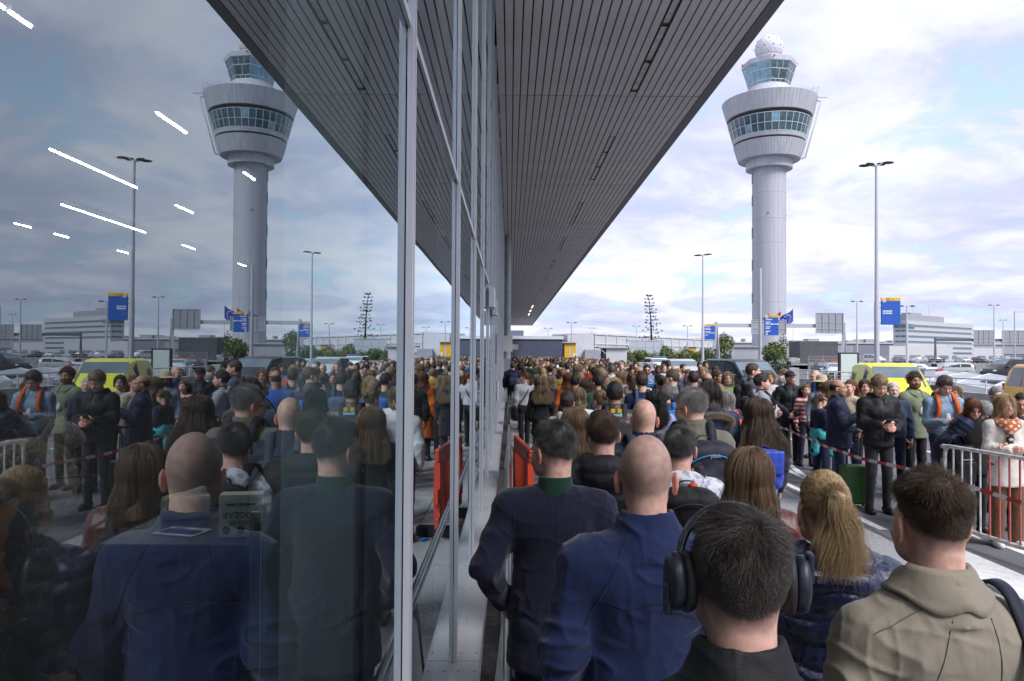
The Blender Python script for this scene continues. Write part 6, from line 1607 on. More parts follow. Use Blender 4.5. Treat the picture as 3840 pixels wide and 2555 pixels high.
PEOPLE = [
 dict(label='person with black over-ear headphones and short dark hair in a black jacket',x=0.42,y=1.38,h=1.80,face=0,lod=0,top=dict(col=(0.010,0.0105,0.013),kind='nylon',collar='stand',thick=0.014,fold=0.009),bottom=dict(col=(0.010,0.0105,0.013),kind='cotton'),id='phones',hair='fade',hc='ash',tone='pink',strands=16000,seed=5,hairlen=0.04,yaw=-4,slope=0.06),
 dict(label='person in a beige cotton jacket with a green shirt collar and short brown hair',x=1.10,y=1.95,h=1.78,face=2,lod=0,top=dict(col=(0.27,0.235,0.185),kind='cotton',collar='shirt',thick=0.02,hem=0.8,fold=0.011,turtle=1,turtle_col=(0.03,0.09,0.04),fall=0.114,pleat=[[(-0.03-0.115*t-0.01*math.sin(t*3),1.42-0.48*t) for t in np.arange(0,1.01,0.05)],[(0.075+0.045*t,1.42-0.48*t) for t in np.arange(0,1.01,0.05)],[(-0.07-0.13*t,1.445-0.07*t) for t in np.arange(0,1.01,0.1)]]),bottom=dict(col=(0.014,0.02,0.045),kind='denim'),id='beige',hair='fade',hc='brown',hairlen=0.04,strands=17000,tone='pink',seed=8,nod=6,wide=0.99,slope=0.05),
 dict(label='person with a shaved head in a dark blue zip jacket',x=0.43,y=2.36,h=1.83,face=0,lod=0,top=dict(col=(0.010,0.020,0.075),kind='cotton',collar='stand',thick=0.022,hem=0.93,fold=0.013,waistband=1,pleat=[[(x,1.285+0.010*math.cos(x*42)-0.25*x*x) for x in np.arange(-0.165,0.17,0.015)],[(-0.075-0.125*t,1.455-0.26*t) for t in np.arange(0,1.01,0.08)],[(0.075+0.125*t,1.455-0.26*t) for t in np.arange(0,1.01,0.08)]]),bottom=dict(col=(0.014,0.02,0.045),kind='denim'),id='shaved',hair='stubble',hc='darkgrey',tone='pink',seed=3,yaw=-8,nod=6,wide=1.04,slope=0.02),
 dict(label='person in a dark navy suit jacket with a green roll neck, turning to the glass',x=0.20,y=3.28,h=1.79,face=0,lod=0,top=dict(col=(0.011,0.012,0.032),kind='wool',collar='turtle',thick=0.016,hem=0.72,fold=0.009,turtle=1,pleat=[[(0.0,z) for z in np.arange(1.43,0.8,-0.03)],[(-0.178+0.02*(1.40-z)*3,z) for z in np.arange(1.42,1.2,-0.03)],[(0.178-0.02*(1.40-z)*3,z) for z in np.arange(1.42,1.2,-0.03)]]),bottom=dict(col=(0.012,0.016,0.04),kind='denim'),id='suit',hair='short',hc='darkgrey',strands=13000,tone='pink',seed=10,yaw=38,nod=8,arms=('pocket','pocket'),hairlen=0.03,wide=1.03,beard=0.35,eyes=True),
 dict(label='person with a blonde ponytail in a shiny dark blue puffer jacket',x=1.03,y=2.45,h=1.70,face=-4,lod=0,top=dict(col=(0.014,0.020,0.065),kind='puffer',collar='hood',puff=0.026,quilt=0.082,wavy=0.012,qamp=0.017,hem=0.82),bottom=dict(col=(0.010,0.0105,0.013),kind='cotton'),id='ponytail',sex='f',hair='ponytail',hc='blonde',tone='fair',strands=11000,seed=9,hairlen=0.27,nod=8,arms=('phone','phone')),
 dict(label='person with light brown shoulder length hair in a dark red leather jacket',x=1.08,y=3.36,h=1.67,face=-10,lod=0,top=dict(col=(0.115,0.030,0.026),kind='leather',collar='shirt',thick=0.016,hem=0.86),bottom=dict(col=(0.014,0.02,0.045),kind='denim'),id='leather',sex='f',hair='bob',hairlen=0.27,hc='lightbrown',strands=14000,seed=12,yaw=-8),
 dict(label='person with tousled brown hair in a black quilted jacket with a hood',x=0.51,y=4.10,h=1.78,face=0,lod=0,top=dict(col=(0.012,0.012,0.015),kind='nylon',collar='hood',puff=0.02,quilt=0.11,qamp=0.01,hem=0.8),bottom=dict(col=(0.010,0.0105,0.013),kind='cotton'),id='blackhood',hair='mop',hairlen=0.045,hc='brown',strands=10000,seed=14,tone='pink'),
 dict(label='bald person in a quilted navy jacket carrying a rucksack',x=0.88,y=4.90,h=1.79,face=0,lod=0,top=dict(col=(0.013,0.019,0.045),kind='nylon',collar='high',puff=0.012,quilt=0.1,qamp=0.006,diamond=True,hem=0.8),bottom=dict(col=(0.014,0.02,0.045),kind='denim'),id='bald',hair='none',tone='pink',seed=15,nod=8,wide=1.05),
 dict(label='person with straight grey brown hair in a white patterned hooded jacket',x=0.92,y=4.05,h=1.70,face=-2,lod=0,top=dict(col=(0.52,0.53,0.62),kind='camo',collar='hood',thick=0.02,hem=0.85),bottom=dict(col=(0.014,0.02,0.045),kind='denim'),id='camo',hair='short',hc='darkgrey',hairlen=0.045,strands=9000,seed=16,tone='pink',yaw=-14,wide=0.95),
 dict(label='grey haired person with glasses in an olive coat carrying a large hiking rucksack',x=1.28,y=5.25,h=1.85,face=6,lod=0,top=dict(col=(0.135,0.125,0.10),kind='cotton',collar='high',thick=0.026,hem=0.74,fold=0.012),bottom=dict(col=(0.014,0.02,0.045),kind='denim'),id='olive',hair='short',hc='grey',hairlen=0.042,strands=11000,seed=17,tone='pink',yaw=40,nod=8,wide=1.08),
 dict(label='person with very long wavy brown hair and a bright blue backpack',x=2.29,y=6.90,h=1.69,face=-4,lod=1,top=dict(col=(0.016,0.018,0.035),kind='cotton',collar='crew',thick=0.016,hem=0.8),bottom=dict(col=(0.16,0.25,0.40),kind='denim'),id='wavy',sex='f',hair='wavy',hairlen=0.46,hc='brown',strands=6000,seed=18),
 dict(label='person with long straight blonde brown hair in a black coat',x=0.51,y=5.80,h=1.67,face=0,lod=1,top=dict(col=(0.010,0.0095,0.012),kind='wool',collar='crew',thick=0.018,hem=0.6),bottom=dict(col=(0.010,0.0105,0.013),kind='cotton'),id='straight',sex='f',hair='long',hairlen=0.3,hc='lightbrown',strands=6000,seed=19),
 dict(label='person with a dark plaited bun in a white hooded sweatshirt',x=0.64,y=8.30,h=1.67,face=0,lod=1,top=dict(col=(0.62,0.62,0.64),kind='jersey',collar='hood',thick=0.02,hem=0.8),bottom=dict(col=(0.035,0.06,0.13),kind='denim'),sex='f',hair='bun',hc='darkbrown',seed=20,yaw=-14),
 dict(label='dark haired person in a brown black leather jacket with a yellow tagged backpack',x=1.12,y=8.00,h=1.79,face=-2,lod=1,top=dict(col=(0.040,0.035,0.036),kind='leather',collar='stand',thick=0.016,hem=0.85),bottom=dict(col=(0.014,0.02,0.045),kind='denim'),id='tagged',hair='short',hc='black',seed=21,tone='tan',hairlen=0.03),
 dict(label='person with a low brown bun in a light denim jacket',x=1.07,y=8.80,h=1.66,face=10,lod=1,top=dict(col=(0.20,0.27,0.42),kind='denim',collar='shirt',thick=0.014,hem=0.85),bottom=dict(col=(0.010,0.0105,0.013),kind='cotton'),sex='f',hair='bun',hc='lightbrown',seed=22,nod=10,yaw=20),
 dict(label='person with layered silver blonde hair in a white top',x=0.88,y=9.50,h=1.66,face=0,lod=1,top=dict(col=(0.62,0.62,0.64),kind='jersey',thick=0.014,hem=0.85),bottom=dict(col=(0.035,0.06,0.13),kind='denim'),sex='f',hair='bob',hc='darkblonde',seed=23),
 dict(label='person with long curly black hair in a lavender jacket',x=1.72,y=8.80,h=1.67,face=-6,lod=1,top=dict(col=(0.28,0.29,0.52),kind='cotton',thick=0.016,hem=0.8),bottom=dict(col=(0.010,0.0105,0.013),kind='cotton'),id='curly',sex='f',hair='curly',hairlen=0.36,hc='black',seed=24,tone='brown',strands=2600),
 dict(label='person with dark bobbed hair in a blue parka with a fur trimmed hood',x=1.87,y=7.00,h=1.84,face=0,lod=1,top=dict(col=(0.035,0.045,0.095),kind='cotton',collar='hood',thick=0.03,hem=0.68),bottom=dict(col=(0.010,0.0105,0.013),kind='cotton'),id='parka',sex='f',hair='bob',hairlen=0.21,hc='darkbrown',seed=25,strands=2600,wide=1.1),
 dict(label='person with pale grey bobbed hair half hidden behind the fur hooded parka',x=2.42,y=8.40,h=1.69,face=10,lod=1,top=dict(col=(0.012,0.018,0.055),kind='cotton',collar='hood',thick=0.02),bottom=dict(col=(0.014,0.02,0.045),kind='denim'),id='greybob',sex='f',hair='bob',hc='grey',seed=26),
 dict(label='person with short dark grey hair carrying a vivid blue rucksack',x=2.00,y=9.60,h=1.69,face=0,lod=1,top=dict(col=(0.035,0.04,0.065),kind='cotton',collar='stand',thick=0.02),bottom=dict(col=(0.014,0.02,0.045),kind='denim'),id='vividblue',hair='mop',hairlen=0.05,hc='darkgrey',seed=27),
 dict(label='dark haired person in a navy jumper with a slate backpack',x=2.03,y=11.50,h=1.80,face=-3,lod=1,top=dict(col=(0.012,0.018,0.055),kind='wool',thick=0.016),bottom=dict(col=(0.014,0.02,0.045),kind='denim'),id='slate',hair='mop',hairlen=0.06,hc='darkbrown',seed=28),
 dict(label='person with brown tied hair in a beige coat with a black hood',x=2.14,y=13.20,h=1.76,face=0,lod=1,top=dict(col=(0.40,0.36,0.30),kind='cotton',collar='hood',thick=0.02,hem=0.7),bottom=dict(col=(0.010,0.0105,0.013),kind='cotton'),sex='f',hair='ponytail',hc='brown',seed=29),
 dict(label='person with long straight brown hair and a pale pink hood',x=2.16,y=14.50,h=1.76,face=0,lod=1,top=dict(col=(0.45,0.38,0.42),kind='jersey',collar='hood',thick=0.02),bottom=dict(col=(0.035,0.06,0.13),kind='denim'),sex='f',hair='long',hc='lightbrown',seed=30),
 dict(label='person with loose pale blonde hair in a light pink jacket',x=1.71,y=12.20,h=1.71,face=0,lod=1,top=dict(col=(0.50,0.36,0.42),kind='cotton',collar='crew',thick=0.018),bottom=dict(col=(0.035,0.06,0.13),kind='denim'),sex='f',hair='long',hc='blonde',seed=31),
 dict(label='person with very long brown hair in a dark burgundy coat',x=1.30,y=12.50,h=1.69,face=-5,lod=1,top=dict(col=(0.06,0.018,0.02),kind='wool',thick=0.02,hem=0.6),bottom=dict(col=(0.010,0.0105,0.013),kind='cotton'),sex='f',hair='wavy',hairlen=0.5,hc='brown',seed=32,strands=2200),
 dict(label='person with short black hair in front of the orange coat',x=1.15,y=13.20,h=1.73,face=-3,lod=1,top=dict(col=(0.010,0.0105,0.013),kind='cotton',thick=0.014),bottom=dict(col=(0.010,0.0105,0.013),kind='cotton'),hair='short',hc='black',tone='tan',seed=33),
 dict(label='auburn haired person in a long orange coat',x=1.14,y=14.60,h=1.73,face=4,lod=1,top=dict(col=(0.50,0.10,0.015),kind='wool',thick=0.03,hem=0.45,flare=0.02),bottom=dict(col=(0.010,0.0105,0.013),kind='cotton'),id='orange',sex='f',hair='long',hairlen=0.26,hc='auburn',seed=34),
 dict(label='person with long wavy two tone hair in a black coat',x=0.60,y=14.20,h=1.67,face=4,lod=1,top=dict(col=(0.011,0.012,0.018),kind='wool',collar='hood',thick=0.024,hem=0.56),bottom=dict(col=(0.010,0.0105,0.013),kind='cotton'),sex='f',hair='wavy',hairlen=0.4,hc='darkblonde',seed=35,strands=2600),
 dict(label='person with curly ash blonde hair and a patterned scarf',x=0.87,y=15.60,h=1.63,face=0,lod=1,top=dict(col=(0.035,0.036,0.042),kind='wool',thick=0.02,collar='high'),bottom=dict(col=(0.010,0.0105,0.013),kind='cotton'),sex='f',hair='curly',hairlen=0.18,hc='darkblonde',seed=36),
 dict(label='person in a light grey sweatshirt walking by the glass with a black shoulder bag',x=0.33,y=16.70,h=1.69,face=14,lod=1,top=dict(col=(0.42,0.43,0.47),kind='jersey',thick=0.022,hem=0.92,waistband=1),bottom=dict(col=(0.010,0.0105,0.013),kind='cotton'),id='greysweat',sex='f',hair='ponytail',hc='auburn',seed=37,yaw=62,stride=0.16),
 dict(label='person in a mustard hooded sweatshirt with a pale blue backpack',x=1.88,y=16.50,h=1.81,face=-4,lod=1,top=dict(col=(0.30,0.19,0.045),kind='jersey',collar='hood',thick=0.02),bottom=dict(col=(0.035,0.06,0.13),kind='denim'),id='mustard',hair='short',hc='darkbrown',seed=38),
 dict(label='person with a small ponytail in a bright blue top',x=2.17,y=17.00,h=1.71,face=-20,lod=1,top=dict(col=(0.04,0.15,0.50),kind='nylon',thick=0.016),bottom=dict(col=(0.010,0.0105,0.013),kind='cotton'),sex='f',hair='ponytail',hairlen=0.16,hc='lightbrown',seed=39),
 dict(label='person with half tied long blonde hair and a grey collar',x=1.73,y=19.00,h=1.83,face=0,lod=1,top=dict(col=(0.035,0.036,0.042),kind='wool',thick=0.02),bottom=dict(col=(0.010,0.0105,0.013),kind='cotton'),sex='f',hair='long',hairlen=0.42,hc='darkblonde',seed=40),
 dict(label='person with straight pale blonde hair between two bald heads',x=0.88,y=20.00,h=1.72,face=0,lod=2,top=dict(col=(0.012,0.018,0.055),kind='cotton'),bottom=dict(col=(0.010,0.0105,0.013),kind='cotton'),sex='f',hair='long',hc='blonde',seed=41),
 dict(label='person in a dark green hooded sweatshirt and dark short hair',x=0.66,y=24.50,h=1.88,face=0,lod=2,top=dict(col=(0.015,0.032,0.03),kind='jersey',collar='hood',thick=0.026),bottom=dict(col=(0.010,0.0105,0.013),kind='cotton'),hair='short',hc='brown',seed=42,wide=1.12),
 dict(label='person in a navy hooded coat with a dark blue backpack beside the glass',x=0.10,y=26.00,h=1.79,face=0,lod=2,top=dict(col=(0.014,0.02,0.06),kind='cotton',collar='hood',thick=0.035),bottom=dict(col=(0.010,0.0105,0.013),kind='cotton'),id='navybp',hair='short',hc='brown',seed=43,wide=1.12),
 dict(label='person with curly dark hair and a yellow collar',x=0.40,y=28.00,h=1.79,face=0,lod=2,top=dict(col=(0.30,0.19,0.045),kind='cotton'),bottom=dict(col=(0.010,0.0105,0.013),kind='cotton'),hair='curly',hairlen=0.14,hc='black',tone='brown',seed=44),
 dict(label='person with cropped fair hair in a dark blue quilted jacket',x=1.43,y=25.00,h=1.77,face=0,lod=2,top=dict(col=(0.016,0.018,0.06),kind='nylon',puff=0.015),bottom=dict(col=(0.014,0.02,0.045),kind='denim'),hair='short',hc='darkblonde',seed=45),
 dict(label='bald person in a grey jacket beside the pale blonde hair',x=1.21,y=27.00,h=1.74,face=0,lod=2,top=dict(col=(0.22,0.225,0.25),kind='cotton'),bottom=dict(col=(0.010,0.0105,0.013),kind='cotton'),hair='none',seed=46),
 dict(label='grey haired person with a bright blue pack on the shoulders',x=1.10,y=31.00,h=1.81,face=0,lod=2,top=dict(col=(0.03,0.10,0.34),kind='nylon',thick=0.03),bottom=dict(col=(0.010,0.0105,0.013),kind='cotton'),hair='short',hc='grey',seed=47),
 dict(label='person in a black windbreaker looking down at a phone beside the green suitcase',x=4.92,y=9.97,h=1.84,face=176,lod=1,top=dict(col=(0.0095,0.0095,0.012),kind='nylon',collar='hood',thick=0.024,hem=0.84,fold=0.012),bottom=dict(col=(0.018,0.018,0.021),kind='cotton'),id='phoneman',hair='mop',hairlen=0.07,hc='darkblonde',tone='pink',seed=50,nod=26,arms=('hold','phone'),strands=3500,eyes=True),
 dict(label='balding person in a navy jacket with red collar lining, one hand raised',x=4.71,y=10.70,h=1.75,face=-118,lod=1,top=dict(col=(0.011,0.016,0.045),kind='nylon',collar='stand',thick=0.028,hem=0.78,inner=(0.05,0.08,0.16)),bottom=dict(col=(0.02,0.03,0.07),kind='denim'),id='balding',hair='bald_sides',hc='black',tone='tan',seed=51,yaw=-6,arms=('pull','reach'),wide=1.08,belly=0.03,eyes=True),
 dict(label='person in a white blazer with an orange spotted scarf behind the barrier',x=5.48,y=8.25,h=1.67,face=172,lod=1,top=dict(col=(0.60,0.57,0.53),kind='wool',collar='crew',thick=0.016,hem=0.7,vneck=1),bottom=dict(col=(0.12,0.065,0.03),kind='cotton',fit=0.028),shoe=SHOE_WHITE,id='whitecoat',sex='f',hair='bob',hairlen=0.22,hc='blonde',tone='pink',seed=52,arms=('crossed','phone'),strands=3500,eyes=True,wide=1.05),
 dict(label='person with copper bobbed hair in a black fleece looking down',x=5.48,y=8.85,h=1.59,face=170,lod=1,top=dict(col=(0.009,0.009,0.011),kind='wool',collar='stand',thick=0.026,hem=0.78),bottom=dict(col=(0.010,0.0105,0.013),kind='cotton'),sex='f',hair='bob',hairlen=0.19,hc='auburn',tone='pink',seed=53,nod=22,arms=('pocket','pocket'),strands=3500,eyes=True,wide=1.08),
 dict(label='grey haired person in a navy puffer jacket bending forward over a black bag',x=5.29,y=9.10,h=1.70,face=-125,lod=1,top=dict(col=(0.012,0.017,0.050),kind='nylon',collar='stand',puff=0.022,quilt=0.06,qamp=0.011,hem=0.86),bottom=dict(col=(0.035,0.06,0.13),kind='denim'),id='bending',hair='short',hc='grey',hairlen=0.03,tone='tan',seed=54,lean=34,nod=28,arms=('hold','hold'),eyes=True),
 dict(label='person with a white beard and white hair behind the black windbreaker',x=5.75,y=11.20,h=1.70,face=165,lod=1,top=dict(col=(0.03,0.045,0.09),kind='cotton',collar='crew',thick=0.02),bottom=dict(col=(0.014,0.02,0.045),kind='denim'),hair='thin',hc='white',tone='pink',beard=0.9,seed=55,eyes=True),
 dict(label='bearded person with wavy hair in a sage green jacket over a white shirt',x=6.18,y=11.40,h=1.85,face=-165,lod=1,top=dict(col=(0.17,0.20,0.13),kind='cotton',collar='shirt',thick=0.018,hem=0.8,inner=(0.6,0.58,0.6)),bottom=dict(col=(0.010,0.0105,0.013),kind='cotton'),hair='mop',hairlen=0.08,hc='brown',tone='tan',beard=0.7,seed=56,yaw=-22,strands=2500,eyes=True),
 dict(label='young person in a pale blue jacket wearing an orange rucksack, head bowed',x=6.10,y=10.50,h=1.82,face=172,lod=1,top=dict(col=(0.24,0.33,0.45),kind='denim',collar='shirt',thick=0.018,hem=0.84,inner=(0.5,0.55,0.62)),bottom=dict(col=(0.035,0.06,0.13),kind='denim'),id='orangebp',hair='mop',hairlen=0.085,hc='brown',tone='pink',seed=57,nod=26,arms=('phone','phone'),strands=2500,eyes=True),
 dict(label='person with curly grey brown hair peering over the orange rucksack',x=7.09,y=11.90,h=1.62,face=160,lod=1,top=dict(col=(0.45,0.42,0.42),kind='wool'),bottom=dict(col=(0.010,0.0105,0.013),kind='cotton'),sex='f',hair='curly',hairlen=0.14,hc='darkblonde',tone='pink',seed=58,eyes=True),
 dict(label='person with a trimmed grey beard in a dark blue hooded jacket',x=6.59,y=10.10,h=1.68,face=172,lod=1,top=dict(col=(0.012,0.017,0.05),kind='nylon',collar='hood',thick=0.024),bottom=dict(col=(0.014,0.02,0.045),kind='denim'),hair='short',hc='grey',tone='pink',beard=0.8,seed=59,arms=('strap','down'),eyes=True,wide=1.06),
 dict(label='dark haired person cut by the photo edge beside the white blazer',x=6.16,y=9.00,h=1.65,face=150,lod=1,top=dict(col=(0.035,0.036,0.042),kind='cotton'),bottom=dict(col=(0.010,0.0105,0.013),kind='cotton'),sex='f',hair='ponytail',hc='darkbrown',tone='tan',seed=60,nod=12,eyes=True),
 dict(label='smiling bearded person in a black cap with hands clasped',x=5.40,y=14.40,h=1.79,face=170,lod=1,top=dict(col=(0.014,0.017,0.026),kind='nylon',collar='shirt',thick=0.022,hem=0.82,fold=0.012),bottom=dict(col=(0.013,0.014,0.02),kind='cotton'),id='cap',hair='short',hc='darkbrown',tone='pink',beard=0.55,seed=61,arms=('clasp','clasp'),yaw=14,eyes=True),
 dict(label='person in a light grey hooded sweatshirt with folded arms and a black backpack',x=3.92,y=11.60,h=1.80,face=-100,lod=1,top=dict(col=(0.30,0.31,0.36),kind='jersey',collar='hood',thick=0.02,hem=0.86),bottom=dict(col=(0.035,0.06,0.13),kind='denim'),id='greyhood',hair='short',hc='darkbrown',tone='pink',seed=62,arms=('crossed','crossed'),eyes=True),
 dict(label='tall person with cropped hair in a slate grey hooded jacket',x=4.24,y=13.00,h=1.95,face=-105,lod=1,top=dict(col=(0.085,0.09,0.125),kind='jersey',collar='hood',thick=0.022,hem=0.84),bottom=dict(col=(0.010,0.0105,0.013),kind='cotton'),id='tallgrey',hair='fade',hairlen=0.025,hc='brown',tone='pink',seed=63,eyes=True),
 dict(label='person in a pink hooded top seen in profile behind the black cap',x=5.93,y=16.20,h=1.80,face=105,lod=1,top=dict(col=(0.55,0.26,0.32),kind='jersey',collar='hood',thick=0.024),bottom=dict(col=(0.035,0.06,0.13),kind='denim'),sex='f',hair='bob',hairlen=0.1,hc='darkblonde',tone='pink',seed=64,eyes=True),
 dict(label='person with a silver bob standing just behind the black cap',x=5.56,y=15.20,h=1.67,face=0,lod=1,top=dict(col=(0.03,0.035,0.05),kind='cotton'),bottom=dict(col=(0.010,0.0105,0.013),kind='cotton'),sex='f',hair='bob',hairlen=0.12,hc='white',seed=65),
 dict(label='person with sunglasses pushed up on wavy fair hair',x=5.51,y=15.80,h=1.75,face=165,lod=1,top=dict(col=(0.5,0.5,0.52),kind='cotton'),bottom=dict(col=(0.035,0.06,0.13),kind='denim'),sex='f',hair='bob',hc='darkblonde',tone='pink',seed=66,eyes=True),
 dict(label='person with curly brown hair behind the slate grey hooded jacket',x=5.76,y=17.20,h=1.74,face=170,lod=1,top=dict(col=(0.45,0.44,0.42),kind='cotton'),bottom=dict(col=(0.010,0.0105,0.013),kind='cotton'),sex='f',hair='curly',hairlen=0.15,hc='brown',tone='pink',seed=67),
 dict(label='bald person in glasses and a blue jacket seen in profile',x=6.21,y=15.20,h=1.79,face=105,lod=1,top=dict(col=(0.02,0.05,0.16),kind='nylon',collar='stand'),bottom=dict(col=(0.014,0.02,0.045),kind='denim'),id='baldglasses',hair='none',tone='pink',seed=68,eyes=True),
 dict(label='person in a wide straw hat and a black face mask',x=5.68,y=13.60,h=1.70,face=165,lod=1,top=dict(col=(0.26,0.31,0.40),kind='denim',collar='shirt',thick=0.02,inner=(0.5,0.04,0.03)),bottom=dict(col=(0.035,0.06,0.13),kind='denim'),id='strawhat',sex='f',hair='bob',hc='brown',tone='pink',seed=69,eyes=True),
 dict(label='child in a red and white striped top with a hand at the face',x=5.63,y=14.20,h=1.55,face=172,lod=1,top=dict(col=(0.55,0.04,0.05),kind='jersey',stripe=((0.65,0.63,0.63),0.045)),bottom=dict(col=(0.02,0.02,0.04),kind='cotton'),hair='short',hairlen=0.05,hc='darkblonde',tone='pink',seed=70,arms=('face','down'),eyes=True,wide=0.85),
 dict(label='girl with a pink headband in a navy top with a turquoise jacket round the waist',x=4.99,y=12.00,h=1.48,face=-70,lod=1,top=dict(col=(0.012,0.016,0.05),kind='jersey',hem=0.84),bottom=dict(col=(0.018,0.025,0.06),kind='denim'),shoe=SHOE_WHITE,id='girl',sex='f',hair='ponytail',hairlen=0.18,hc='brown',tone='pink',seed=71,nod=25,wide=0.85,eyes=True,arms=('hold','hold')),
 dict(label='person with long hair in a khaki jacket and pale jeans behind the navy jacket',x=5.28,y=12.30,h=1.68,face=-40,lod=1,top=dict(col=(0.21,0.175,0.115),kind='cotton',thick=0.024,hem=0.86),bottom=dict(col=(0.22,0.30,0.42),kind='denim',fit=0.03),shoe=SHOE_WHITE,sex='f',hair='long',hc='lightbrown',tone='pink',seed=72,yaw=-30),
 dict(label='person with an auburn ponytail in a cream top behind the navy jacket',x=5.55,y=12.20,h=1.70,face=120,lod=1,top=dict(col=(0.55,0.48,0.36),kind='cotton'),bottom=dict(col=(0.035,0.06,0.13),kind='denim'),sex='f',hair='ponytail',hc='auburn',tone='pink',seed=73,eyes=True),
 dict(label='person with short brown hair and glasses behind the black windbreaker',x=5.89,y=12.40,h=1.70,face=165,lod=1,top=dict(col=(0.28,0.27,0.34),kind='cotton'),bottom=dict(col=(0.010,0.0105,0.013),kind='cotton'),sex='f',hair='bob',hairlen=0.11,hc='brown',tone='pink',seed=74,eyes=True),
 dict(label='smiling person in a denim jacket with a green scarf and folded arms',x=4.14,y=14.20,h=1.77,face=172,lod=1,top=dict(col=(0.10,0.19,0.38),kind='denim',thick=0.018,hem=0.82,collar='shirt'),bottom=dict(col=(0.16,0.25,0.40),kind='denim'),id='denimlady',sex='f',hair='long',hc='darkblonde',tone='pink',seed=75,arms=('crossed','hold'),eyes=True),
 dict(label='person with short brown hair and a cream collar over a tan waistcoat',x=4.23,y=15.20,h=1.78,face=-130,lod=1,top=dict(col=(0.30,0.17,0.05),kind='cotton',collar='shirt',sleeve='long'),bottom=dict(col=(0.010,0.0105,0.013),kind='cotton'),sex='f',hair='mop',hairlen=0.06,hc='brown',tone='tan',seed=76,yaw=-10,eyes=True),
 dict(label='dark haired person in a bright blue padded jacket',x=5.23,y=19.00,h=1.81,face=160,lod=1,top=dict(col=(0.03,0.14,0.40),kind='puffer',puff=0.015,quilt=0.07),bottom=dict(col=(0.010,0.0105,0.013),kind='cotton'),hair='mop',hc='darkbrown',tone='tan',seed=77,eyes=True),
 dict(label='blonde person in an orange red cardigan and a grey scarf',x=4.67,y=18.00,h=1.79,face=172,lod=1,top=dict(col=(0.55,0.06,0.03),kind='wool',collar='crew',vneck=1,thick=0.018),bottom=dict(col=(0.010,0.0105,0.013),kind='cotton'),id='redlady',sex='f',hair='bob',hairlen=0.2,hc='blonde',tone='pink',seed=78,arms=('clasp','hold'),eyes=True),
 dict(label='person in a dark waistcoat over a white shirt beside the black van',x=6.61,y=26.00,h=1.85,face=178,lod=2,top=dict(col=(0.02,0.022,0.05),kind='cotton'),bottom=dict(col=(0.010,0.0105,0.013),kind='cotton'),hair='short',hc='black',tone='tan',beard=0.6,seed=79),
 dict(label='person in a plain navy jacket beside the waistcoat and black van',x=7.09,y=27.00,h=1.87,face=175,lod=2,top=dict(col=(0.03,0.035,0.11),kind='cotton'),bottom=dict(col=(0.010,0.0105,0.013),kind='cotton'),hair='short',hc='black',tone='tan',seed=80),
 dict(label='bearded person in a navy zip softshell jacket',x=3.59,y=16.00,h=1.79,face=174,lod=1,top=dict(col=(0.014,0.025,0.085),kind='nylon',collar='stand',thick=0.02),bottom=dict(col=(0.035,0.06,0.13),kind='denim'),hair='short',hc='darkblonde',tone='pink',beard=0.6,seed=81,yaw=10,eyes=True),
 dict(label='person in a magenta patterned jacket looking down',x=4.06,y=17.00,h=1.77,face=170,lod=1,top=dict(col=(0.25,0.02,0.10),kind='cotton',inner=(0.45,0.38,0.3)),bottom=dict(col=(0.035,0.06,0.13),kind='denim'),sex='f',hair='ponytail',hc='darkblonde',tone='pink',seed=82,nod=20,arms=('clasp','clasp'),eyes=True),
 dict(label='bald person in a grey leather jacket behind the navy softshell',x=4.07,y=18.50,h=1.82,face=-150,lod=1,top=dict(col=(0.06,0.065,0.07),kind='leather',collar='stand'),bottom=dict(col=(0.014,0.02,0.045),kind='denim'),hair='none',tone='pink',seed=83,yaw=-20),
 dict(label='bearded person with a swept haircut behind the magenta jacket',x=5.11,y=22.00,h=1.83,face=-150,lod=2,top=dict(col=(0.2,0.1,0.12),kind='cotton'),bottom=dict(col=(0.010,0.0105,0.013),kind='cotton'),hair='fade',hc='brown',beard=0.8,tone='pink',seed=84),
 dict(label='person in an open black shirt with a backpack strap',x=3.02,y=15.20,h=1.70,face=176,lod=1,top=dict(col=(0.010,0.0105,0.013),kind='cotton',collar='shirt',vneck=1),bottom=dict(col=(0.010,0.0105,0.013),kind='cotton'),sex='f',hair='bun',hc='black',tone='tan',seed=85,eyes=True),
 dict(label='bearded person in sunglasses and a striped blue padded jacket',x=3.49,y=19.00,h=1.84,face=174,lod=1,top=dict(col=(0.04,0.13,0.32),kind='puffer',puff=0.014,quilt=0.055),bottom=dict(col=(0.014,0.02,0.045),kind='denim'),id='sunglasses',hair='short',hc='darkbrown',tone='pink',beard=0.7,seed=86),
 dict(label='dark skinned person in a pale denim shirt jacket',x=4.17,y=21.00,h=1.80,face=160,lod=2,top=dict(col=(0.33,0.40,0.52),kind='denim',collar='shirt'),bottom=dict(col=(0.035,0.06,0.13),kind='denim'),hair='fade',hairlen=0.02,hc='black',tone='dark',seed=87),
 dict(label='person with dark red hair in a mint top',x=4.73,y=23.00,h=1.81,face=-150,lod=2,top=dict(col=(0.30,0.45,0.42),kind='cotton'),bottom=dict(col=(0.035,0.06,0.13),kind='denim'),sex='f',hair='bob',hc='auburn',tone='pink',seed=88),
 dict(label='person with a dark beard in a grey brown coat beside the tape',x=3.11,y=19.00,h=1.80,face=176,lod=1,top=dict(col=(0.10,0.09,0.095),kind='wool'),bottom=dict(col=(0.010,0.0105,0.013),kind='cotton'),hair='short',hc='black',beard=0.8,tone='tan',seed=89,nod=10),
 dict(label='laughing person with long dark hair in a pale beige jacket',x=4.04,y=24.00,h=1.87,face=170,lod=2,top=dict(col=(0.42,0.34,0.28),kind='cotton'),bottom=dict(col=(0.035,0.06,0.13),kind='denim'),sex='f',hair='long',hc='darkbrown',tone='pink',seed=90),
